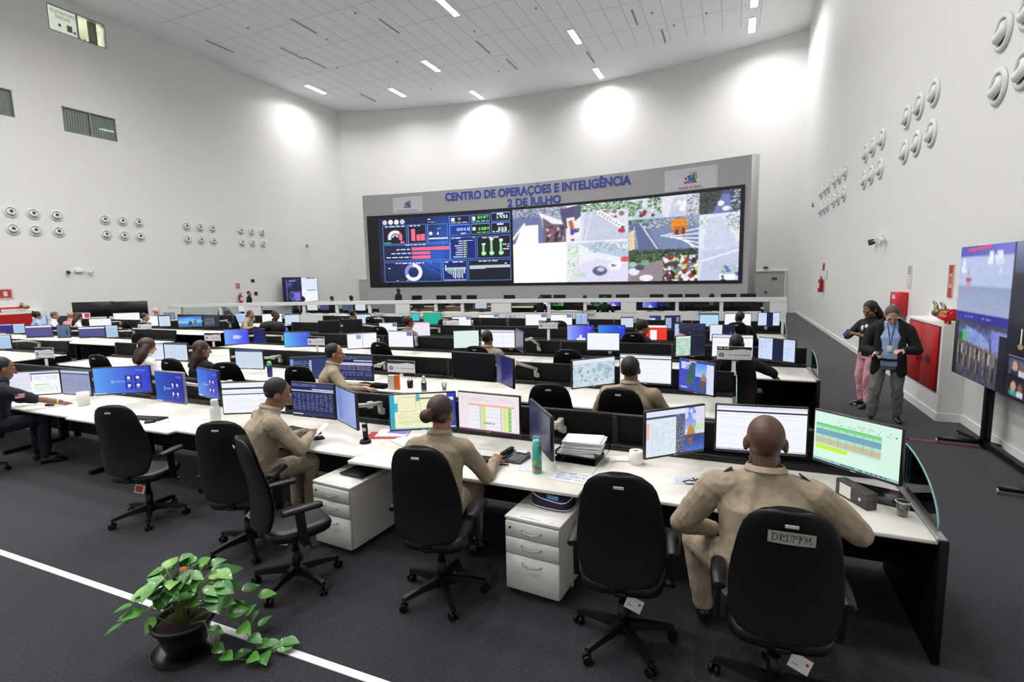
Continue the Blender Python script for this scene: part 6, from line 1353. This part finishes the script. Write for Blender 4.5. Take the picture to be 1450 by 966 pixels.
STEM=mat('vine_stem',(110,130,60),.5)
def leaf(c0,dirn,up,L,mi):
    # heart shaped leaf, folded along its midrib and drooping at the tip
    d=V(dirn).normalized(); u=V(up); u=(u-d*u.dot(d)).normalized(); s_=d.cross(u); b=MB(); n=9; rows=[]
    for i in range(n+1):
        q=i/n; wv=.42*L*(math.sin(PI*min(1,q*1.0)**.62)) if 0<q<1 else 0; y=q*L; dr=-.22*L*q*q; back=-.1*L*(1-abs(1)) 
        row=[]
        for k_,e in ((-1,1),(-.5,.6),(0,0),(.5,.6),(1,1)):
            yy=y-(.16*L*abs(k_)*(1-q)**2)
            row.append(V(c0)+d*yy+s_*(k_*wv)+u*(dr+.18*wv*e))
        rows.append(row)
    vs=[[b.bm.verts.new(p) for p in r] for r in rows]
    for a_,b_ in zip(vs,vs[1:]):
        for i in range(4):
            f=b.bm.faces.new((a_[i],a_[i+1],b_[i+1],b_[i])); f.smooth=True
    o=b.build('leaf',LEAF[mi],t); return o
rg=random.Random(11); nl=0
vines=[]
for k in range(22):
    a=2.4*k; r=.05+.16*((k*.618)%1); h=.34-.5*r+rg.uniform(-.03,.05); vines.append([V((.03*math.cos(a),.03*math.sin(a),.19)),V((r*.5*math.cos(a),r*.5*math.sin(a),.19+h*.75)),V((r*math.cos(a),r*math.sin(a),.19+h)),V((r*1.25*math.cos(a),r*1.25*math.sin(a),.19+h*.9))])
vines+=[[V((.05,-.03,.2)),V((.2,-.02,.3)),V((.32,-.03,.16)),V((.42,-.06,.05)),V((.5,-.09,.02))],[V((.03,.04,.2)),V((.2,.08,.34)),V((.32,.12,.28)),V((.4,.14,.22))],[V((.05,-.05,.2)),V((.16,-.09,.24)),V((.22,-.13,.1)),V((.3,-.15,.02)),V((.44,-.17,.015)),V((.56,-.12,.02)),V((.6,-.06,.05))],
  [V((.06,.0,.2)),V((.24,.05,.26)),V((.34,.06,.12)),V((.4,.1,.03))],[V((-.05,-.03,.2)),V((-.2,-.03,.3)),V((-.3,-.05,.24))],[V((-.05,.02,.2)),V((-.16,.02,.38)),V((-.28,-.02,.33))]]
vines=vines[:22]+[[RZ(R(30))@q for q in v_] for v_ in vines[22:]]
for k in range(9):
    a=2.1*k; leaf(V((.07*math.cos(a),.07*math.sin(a),.33+.015*(k%4))),V((math.cos(a*1.7),math.sin(a*1.7),.35)),V((0,-.4,1)),.11,k%3)
for vi,pts in sorted(enumerate(vines),key=lambda q:-q[0]):
    MB().tube(pts,.0035,n=5).build('stem',STEM,t)
    m_=3-(vi%2) if vi<22 else len(pts)+1
    for j in range(m_):
        if nl>=90: break
        q=.45+.55*(j+.7)/m_ if vi<22 else .15+.85*(j+.7)/m_
        f=q*(len(pts)-1); i=min(int(f),len(pts)-2); p=pts[i].lerp(pts[i+1],f-i); out=V((p.x,p.y,0)); out=out.normalized() if out.length>.02 else V((1,0,0))
        d=(out+V((rg.uniform(-.8,.8),rg.uniform(-.8,.8),rg.uniform(-.1,.3)))).normalized(); L=rg.uniform(.08,.125)
        pz=V((p.x,p.y,max(p.z,.035)))
        leaf(pz+d*.015,d+V((0,0,.15 if pz.z<.06 else -.05)),V((rg.uniform(-.5,.3),-.35+rg.uniform(-.3,.3),1)),L,rg.choice((0,0,1,1,2,3))); nl+=1
# keyboards, mice
KB=mat('keyboard_black',(16,16,18),.45); KEY=mat('key_cap',(30,30,33),.5)
def keyboard(x,y,deg,label,z=.7405):
    t=thing('keyboard',label,'keyboard',(x,y,z),R(deg),'keyboards')
    b=MB(); b.prism([(-.22,-.07),(.22,-.07),(.215,.07),(-.215,.07)],.012); b.build('base',KB,t)
    b=MB()
    for r in range(5):
        for i in range(18):
            if r==0 and 4<=i<=8: continue
            b.box((-.199+i*.0234,-.052+r*.0262,.0145),(.0205,.022,.006))
        if r==0: b.box((-.199+6*.0234,-.052,.0145),(.115,.022,.006))
    b.build('keys',KEY,t); return t
def mouse(x,y,deg,label,z=.7405,par=None):
    t=thing('computer_mouse',label,'mouse',(x,y,z),R(deg),'computer mice')
    b=MB(); b.rings([[(w*math.cos(q),yy,max(0,h*math.sin(q))) for q in [2*PI*k/14 for k in range(14)]] for yy,w,h in ((-.055,.008,.01),(-.045,.026,.026),(-.015,.032,.036),(.02,.03,.032),(.045,.026,.02),(.055,.012,.008))]); b.build('shell',KB,t)
    MB().box((0,.03,.029),(.006,.02,.008)).build('wheel',KEY,t); return t
keyboard(-8.42,3.78,12,'black keyboard in front of the man at the left edge'); keyboard(-6.02,3.66,10,'black keyboard right of the leftmost empty chair'); mouse(-5.82,3.56,-40,'black mouse beside the keyboard right of the leftmost empty chair')
keyboard(-3.98,3.86,-8,'black keyboard in front of the dark table screen'); mouse(-3.6,3.72,-50,'black mouse in front of the dark table screen'); keyboard(-2.0,3.72,4,'black keyboard under the right hand of the woman in beige')
mouse(-7.92,3.66,-70,'dark mouse under the hand of the man at the left edge')
keyboard(.15,3.62,0,'black keyboard hidden before the broad shaven-headed officer')
for x,y,d,l in ((-1.0,5.92,0,'black keyboard before the officer at the street map screen'),(-4.75,5.95,-20,'black keyboard before the officer reaching right'),(-7.9,8.2,10,'black keyboard below the cyan-blue wallpaper screen, third row'),(-5.5,8.2,-10,'black keyboard right of an empty chair, third row'),(-16.6,8.15,8,'black keyboard on the left-hand block, third row'),(-3.4,8.2,0,'black keyboard before the beige officer of the third row')): keyboard(x,y,d,l)
mouse(-3.45,8.25,0,'black mouse beside the keyboard of the third-row officer')
mouse(-6.95,8.25,20,'black round-backed mouse below the tilted white screen, third row')
# mug, bottle, cups
b=MB(); t=thing('mug','large white mug with square handle left of the bright blue screen','mug',(-7.5,3.82,.741))
MB().lathe([(.055,0),(.06,.005),(.066,.17),(.06,.17),(.055,.02)],n=28).build('body',WHITEP,t); MB().tube([(-.06,0,.14),(-.12,0,.145),(-.125,0,.06),(-.06,0,.05)],.011).build('handle',WHITEP,t)
t=thing('water_bottle','white plastic bottle left of the officer bending over his phone','bottle',(-5.02,3.74,.741)); MB().lathe([(.045,0),(.052,.01),(.052,.18),(.035,.215),(.03,.22)],n=24).build('body',mat('milky_plastic',(224,226,222),.35),t); MB().lathe([(.036,.215),(.036,.275),(.03,.28)],n=20).build('cap',WHITEP,t)
t=thing('water_bottle','teal sports bottle with fruit print on the front desk near the phone','bottle',(-1.35,3.63,.741)); TEAL=mat('teal_plastic',(70,178,164),.25)
MB().lathe([(.033,0),(.038,.008),(.038,.1),(.033,.12),(.036,.135),(.036,.2),(.028,.215)],n=24).build('body',TEAL,t); MB().lathe([(.031,.21),(.033,.25),(.026,.262)],n=20).tube([(-.026,0,.25),(-.02,0,.285),(.02,0,.285),(.026,0,.25)],.006).build('cap',mat('teal_light',(120,214,200),.3),t)
b=MB()
for a,z_,r_,mi in ((-80,.05,.016,0),(-40,.04,.013,0),(-110,.03,.014,1),(-65,.09,.012,2),(-100,.085,.013,1),(-30,.08,.012,2)): b.ell((.0375*math.cos(R(a)),.0375*math.sin(R(a)),z_),(r_*.9,.004,r_),mi,RZ(R(a+90)),10,8)
b.build('fruit_print',[mat('print_red',(190,40,60),.4),mat('print_orange',(230,150,60),.4),mat('print_green',(110,170,60),.4)],t)
t=thing('water_bottle','blue bottle with a bright green cap beside a second-row pale screen','bottle',(-6.72,6.0,.741)); MB().lathe([(.036,0),(.04,.01),(.04,.17),(.03,.19)],n=20).build('body',mat('bottle_blue',(36,50,120),.3),t); MB().lathe([(.032,.19),(.032,.235),(.022,.25)],n=16).build('cap',mat('cap_green',(90,220,120),.4),t)
t=thing('water_bottle','clear bottle with a dark label on the second-row desk beside the orange carton','bottle',(-3.78,5.86,.741)); MB().lathe([(.032,0),(.036,.01),(.036,.12),(.015,.17),(.015,.18)],n=18).build('body',pane_mat('clear_plastic',(225,230,230)),t); MB().cyl((0,0,.175),.03,.017).build('cap',WHITEP,t); MB().lathe([(.037,.02),(.037,.1)],n=18,cap=False).build('label_band',NI,t)
CUPM=pane_mat('cup_plastic',(236,238,236))
def cup(x,y,label,liquid=True):
    t=thing('plastic_cup',label,'cup',(x,y,.741),0,'disposable cups'); MB().lathe([(.001,.001),(.026,0),(.038,.09),(.041,.092),(.041,.095),(.036,.09),(.025,.004),(.001,.003)],n=24).build('cup_wall',CUPM,t)
    MB().lathe([(.037,.088),(.042,.09),(.042,.094),(.037,.095)],n=24,cap=False).build('rim',WHITEP,t)
    if liquid: MB().cyl((0,0,.004),.03,.025,.03).build('liquid',mat('milky_drink',(200,180,160),.3),t)
cup(1.0,3.72,'clear plastic cup with pale drink at the right end of the front desk'); cup(-3.55,6.0,'clear plastic cup on the second-row desk beside the black screen',False); cup(1.05,3.82,'second cup half hidden behind the clear one, brownish') if 0 else None
# cordless phone base, phone, desk phone
t=thing('cordless_phone','black cordless phone standing in its charger between the hazy and yellow screens','phone',(-3.1,3.78,.741),R(10))
MB().lathe([(.052,0),(.055,.012),(.045,.03),(.001,.032)],n=24).build('charger',BLACKP,t); MB().box((0,.008,.1),(.05,.03,.16),RX(R(6)),bev=.009).build('handset',BLACKP,t); MB().tube([(.015,.01,.17),(.015,.015,.21)],.006).build('antenna',BLACKP,t)
MB().box((0,-.012,.13),(.034,.004,.03),RX(R(6))).build('phone_display',LABELM,t)
t=thing('desk_phone','grey desk phone with black handset lying beside it on the front desk','phone',(-1.62,3.84,.741),R(-6))
b=MB(); b.prism([(-.1,0),(.1,0),(.1,.045),(-.1,.02)],.19,Matrix(((0,0,1,-.095),(1,0,0,0),(0,1,0,0),(0,0,0,1)))); b.build('body',mat('phone_grey',(74,77,82),.45),t)
b=MB()
for r in range(4):
    for i in range(3): b.box((.0+i*.026,-.07+r*.026,.026+r*.003),(.019,.016,.008),bev=.002,seg=1)
b.build('keypad',mat('grey_keys',(150,156,162),.4),t); MB().box((.03,.065,.05),(.1,.04,.008),RX(R(8))).build('phone_display',LABELM,t)
b=MB(); b.box((-.075,-.0,.06),(.04,.19,.028),bev=.01); b.build('cradle',BLACKP,t)
b=MB(); b.tube([(-.08,-.1,.03),(-.11,-.16,.012),(-.06,-.19,.01),(.02,-.16,.01),(-.0,-.12,.012),(-.08,-.13,.012),(-.16,-.15,.012),(-.19,-.2,.014)],.006); b.build('cord',BLACKP,t)
b=MB(); b.ell((-.2,-.22,.02),(.035,.03,.02)); b.box((-.17,-.17,.016),(.06,.03,.02),RZ(R(40)),bev=.006); b.build('handset',BLACKP,t)
# papers
def papers(x,y,deg,n,w,d,label,mt=None,name='paper_sheets',z=.741,cat='papers'):
    b=MB(); r=random.Random(int(x*50)); 
    for i in range(n): b.box((r.uniform(-.012,.012),r.uniform(-.012,.012),.0012+.0022*i),(w,d,.002),RZ(R(r.uniform(-7,7))))
    o=b.build(name,mt or mat('paper_white',(236,236,238),.7)); o.location=(x,y,z); o.rotation_euler=(0,0,R(deg)); tag(o,label,cat); return o
def printed(x,y,deg,w,d,label,base=(232,233,240),ink=(170,176,215),rows=9):
    c=Cv(60,44,base); c.text(.1,.1,.9,.9,ink,rows,.75); t=thing('printed_sheet',label,'paper',(x,y,.741),R(deg)); MB().box((0,0,.0008),(w,d,.0012)).build('sheet',mat('paper_white',(236,236,238),.7),t)
    link('print',c.mesh('print',lambda u,v:((u-.5)*w*.98,(v-.5)*d*.98,.0018),print_mat()),t)
printed(-1.45,3.7,10,.2,.14,'small sheet with lilac print in front of the teal bottle'); printed(-1.07,3.63,-4,.29,.2,'white sheet by the desk edge left of an empty chair',rows=3)
printed(-.27,3.85,14,.21,.15,'sheet with blue print under the keys near the broad officer'); printed(-.06,3.84,-6,.21,.28,'plain white sheet right of the keys',rows=1)
t=thing('paper_folder','open folder of papers with violet sheet between the hazy and yellow screens','folder',(-3.02,4.1,.741),R(20)); MB().box((-.08,-.05,.002),(.3,.22,.004)).build('red_cover',mat('folder_red',(200,60,66),.5),t); MB().box((0,.0,.008),(.3,.24,.008)).build('sheet',mat('paper_white',(236,236,238),.7),t); MB().box((.05,.02,.0135),(.2,.1,.003),RZ(R(-16))).build('violet_sheet',mat('violet_card',(130,104,200),.6),t)
papers(-2.78,3.93,-25,3,.24,.17,'loose white sheets left of the woman in beige')
# paper tray with stack
t=thing('paper_tray','black two-level letter tray loaded with a thick stack of papers','tray',(-1.12,4.03,.741),R(-4)); 
for z_ in (0,.055):
    b=MB(); b.box((0,0,z_+.004),(.34,.25,.006)); b.box((-.168,0,z_+.02),(.005,.25,.035)); b.box((.168,0,z_+.02),(.005,.25,.035)); b.box((0,.123,z_+.02),(.34,.005,.035)); b.build('tray_level',BLACKP,t)
for x_ in (-.16,.16): MB().box((x_,.11,.04),(.008,.012,.08)).build('support',BLACKP,t)
papers(-1.12,4.03,-4,9,.31,.22,'flat reams in the upper level of the letter tray',z=.802); 
b=MB(); r=random.Random(5)
for i in range(16): b.box((r.uniform(-.01,.015)+i*.0012,r.uniform(-.01,.01),.003+.006*i),(.31,.225,.005),RZ(R(r.uniform(-3,3)))@RY(R(-1.5)))
o=b.build('paper_stack',mat('paper_white',(236,236,238),.7)); o.location=(-1.1,4.03,.824); o.rotation_euler=(0,0,R(3)); tag(o,'thick stack of white papers heaped on the black letter tray','papers')
# paper roll and small box behind the empty chair
t=thing('paper_roll','white paper roll standing behind the empty chair left of the photo screen','paper roll',(-.67,4.08,.741)); MB().lathe([(.018,0),(.055,0),(.055,.105),(.018,.105),(.018,0)],n=32,cap=False).build('roll',mat('tissue_white',(238,238,234),.9),t); MB().lathe([(.018,.002),(.018,.104),(.0165,.104),(.0165,.002)],n=20,cap=False).build('core',mat('card_brown',(150,120,90),.8),t)
o=MB().lathe([(.018,0),(.02,.003),(.02,.05),(.014,.055)],n=16).build('small_bottle',WHITEP); o.location=(-.98,4.1,.741); tag(o,'tiny white bottle between the paper stack and the paper roll','bottle')
papers(-.82,4.12,20,5,.15,.1,'crumpled white tissues left of the paper roll',mat('tissue_white',(238,238,234),.9),'tissues',cat='tissue')
# keys
t=thing('key_bunch','bunch of keys on a red and blue lanyard on the front desk','keys',(-.23,3.83,.744))
MB().tube([(.02,-.04,.003),(-.03,-.06,.003),(-.06,-.02,.003),(-.02,.02,.003),(.01,.01,.003)],.004,n=6).build('lanyard',JEANS,t); MB().tube([(.0,-.04,.004),(.07,-.06,.004)],.004,n=6).build('red_strap',mat('strap_red',(140,40,40),.6),t)
for a in (30,70,-10,110): MB().box((.03*math.cos(R(a))+.02,.03*math.sin(R(a))+.015,.006),(.05,.014,.003),RZ(R(a))).build('key',mat('old_brass',(96,92,70),.4,.7),t)
# binder, leather folder, glasses at right end
t=thing('ring_binder','grey box binder standing under the mint striped screen','binder',(.78,3.86,.741),R(-62)); MB().box((0,0,.055),(.28,.07,.11),bev=.003,seg=1).build('cover',mat('marbled_grey',(70,68,66),.6,noise=.5,scale=60),t); MB().box((-.05,-.036,.055),(.1,.002,.08)).build('spine_label',WHITEP,t); MB().tube([(.08,-.036,.05),(.08,-.038,.05)],.012,n=14).build('finger_ring',LABELM,t)
t=thing('desk_pad','black glossy writing pad under the mint striped screen','desk pad',(.96,3.99,.741),R(-20)); MB().box((-.02,.02,.004),(.4,.3,.007),bev=.002,seg=1).build('pad',mat('glossy_black',(14,15,20),.2),t)
# dark bag on the pedestal
t=thing('lunch_bag','navy soft bag with white piping on top of the front pedestal','bag',(-1.16,3.46,.582),R(-8)); NB=mat('bag_navy',(24,26,58),.7,bump=.4,bscale=30)
b=MB(); b.rings([[(w*math.copysign(abs(math.cos(q))**.6,math.cos(q)),dd*math.copysign(abs(math.sin(q))**.6,math.sin(q)),z_) for q in [2*PI*k/32 for k in range(32)]] for z_,w,dd in ((0,.14,.09),(.01,.155,.1),(.07,.158,.1),(.1,.15,.095),(.118,.12,.07),(.122,.06,.03))]); b.build('body',NB,t)
PW=mat('piping_white',(214,214,226),.5)
for z_,k_ in ((.014,1),(.085,0)): MB().tube([(.157*math.copysign(abs(math.cos(q))**.6,math.cos(q)),.102*math.copysign(abs(math.sin(q))**.6,math.sin(q)),z_+(.0 if k_ else .018*math.sin(q*2.0+.6))) for q in [2*PI*k/40 for k in range(41)]],.0035,n=6).build('piping',PW,t)
MB().tube([(-.09,-.05,.118),(-.05,-.06,.14),(.05,-.06,.14),(.09,-.05,.118)],.007).build('handle',PW,t); MB().box((.04,-.098,.1),(.09,.006,.03),RZ(0),bev=.002).build('blue_patch',mat('patch_blue',(90,140,190),.5),t)
o=MB().box((0,0,0),(.004,.03,.05)).build('yellow_sticker',mat('sticker_yellow',(206,222,60),.6)); o.location=(-.975,3.3,.1); o.rotation_euler=(R(18),0,R(-5)); tag(o,'small yellow-green sticker low on the side of the front pedestal','sticker')
# orange and white carton beside the big low sign
t=thing('carton','white and orange carton standing by the low sign on the second-row desk','box',(-4.22,5.82,.741),R(10)); MB().box((-.045,0,.1),(.09,.05,.2)).build('white_side',WHITEP,t); MB().box((.035,0,.1),(.07,.05,.2)).build('orange_side',mat('carton_orange',(240,120,40),.5),t)
o=MB().box((0,0,0),(.26,.14,.06),bev=.02).build('black_case',BLACKF); o.location=(-4.5,5.85,.771); tag(o,'black soft case under the hand of the officer reaching right','case')
t=thing('pen_cup','dark cup of pens behind the orange carton','cup',(-4.08,5.98,.741)); MB().lathe([(.04,0),(.045,.1),(.04,.1),(.036,.01)],n=18).build('holder',BLACKP,t)
for a in (0,80,150,230): MB().tube([(.01*math.cos(a),.01*math.sin(a),.01),(.03*math.cos(a),.03*math.sin(a),.16)],.004,n=6).build('pen',LABELM if a else JEANS,t)
o=MB().lathe([(.03,0),(.034,.01),(.034,.16),(.02,.2)],n=16).build('pink_bottle',mat('bottle_pink',(214,110,150),.35)); o.location=(-8.05,10.45,.741); tag(o,'small pink bottle left of the white screen in the fourth row','bottle')
o=MB().lathe([(.035,0),(.038,.01),(.038,.17),(.02,.2)],n=16).build('blue_bottle',mat('bottle_cobalt',(60,80,180),.3)); o.location=(-11.55,11.0,.741); tag(o,'blue bottle by the outstretched hand in the fourth row','bottle')
# jackets on the chair of the fourth row and a black crate
b=Bl(); b.ell((0,0,0),(.34,.16,.12)).ell((.2,.02,-.05),(.22,.15,.16)).ell((-.2,.03,-.06),(.2,.14,.16)).cap((-.3,0,-.1),(-.34,0,-.4),.07,.05).cap((.32,0,-.1),(.35,.02,-.38),.07,.05)
o=link('jacket',b.mesh('jacket',.016,BLACKC,2)); o.location=(-10.62,9.63,1.14); tag(o,'black jackets draped over a chair back in the fourth row','jacket')
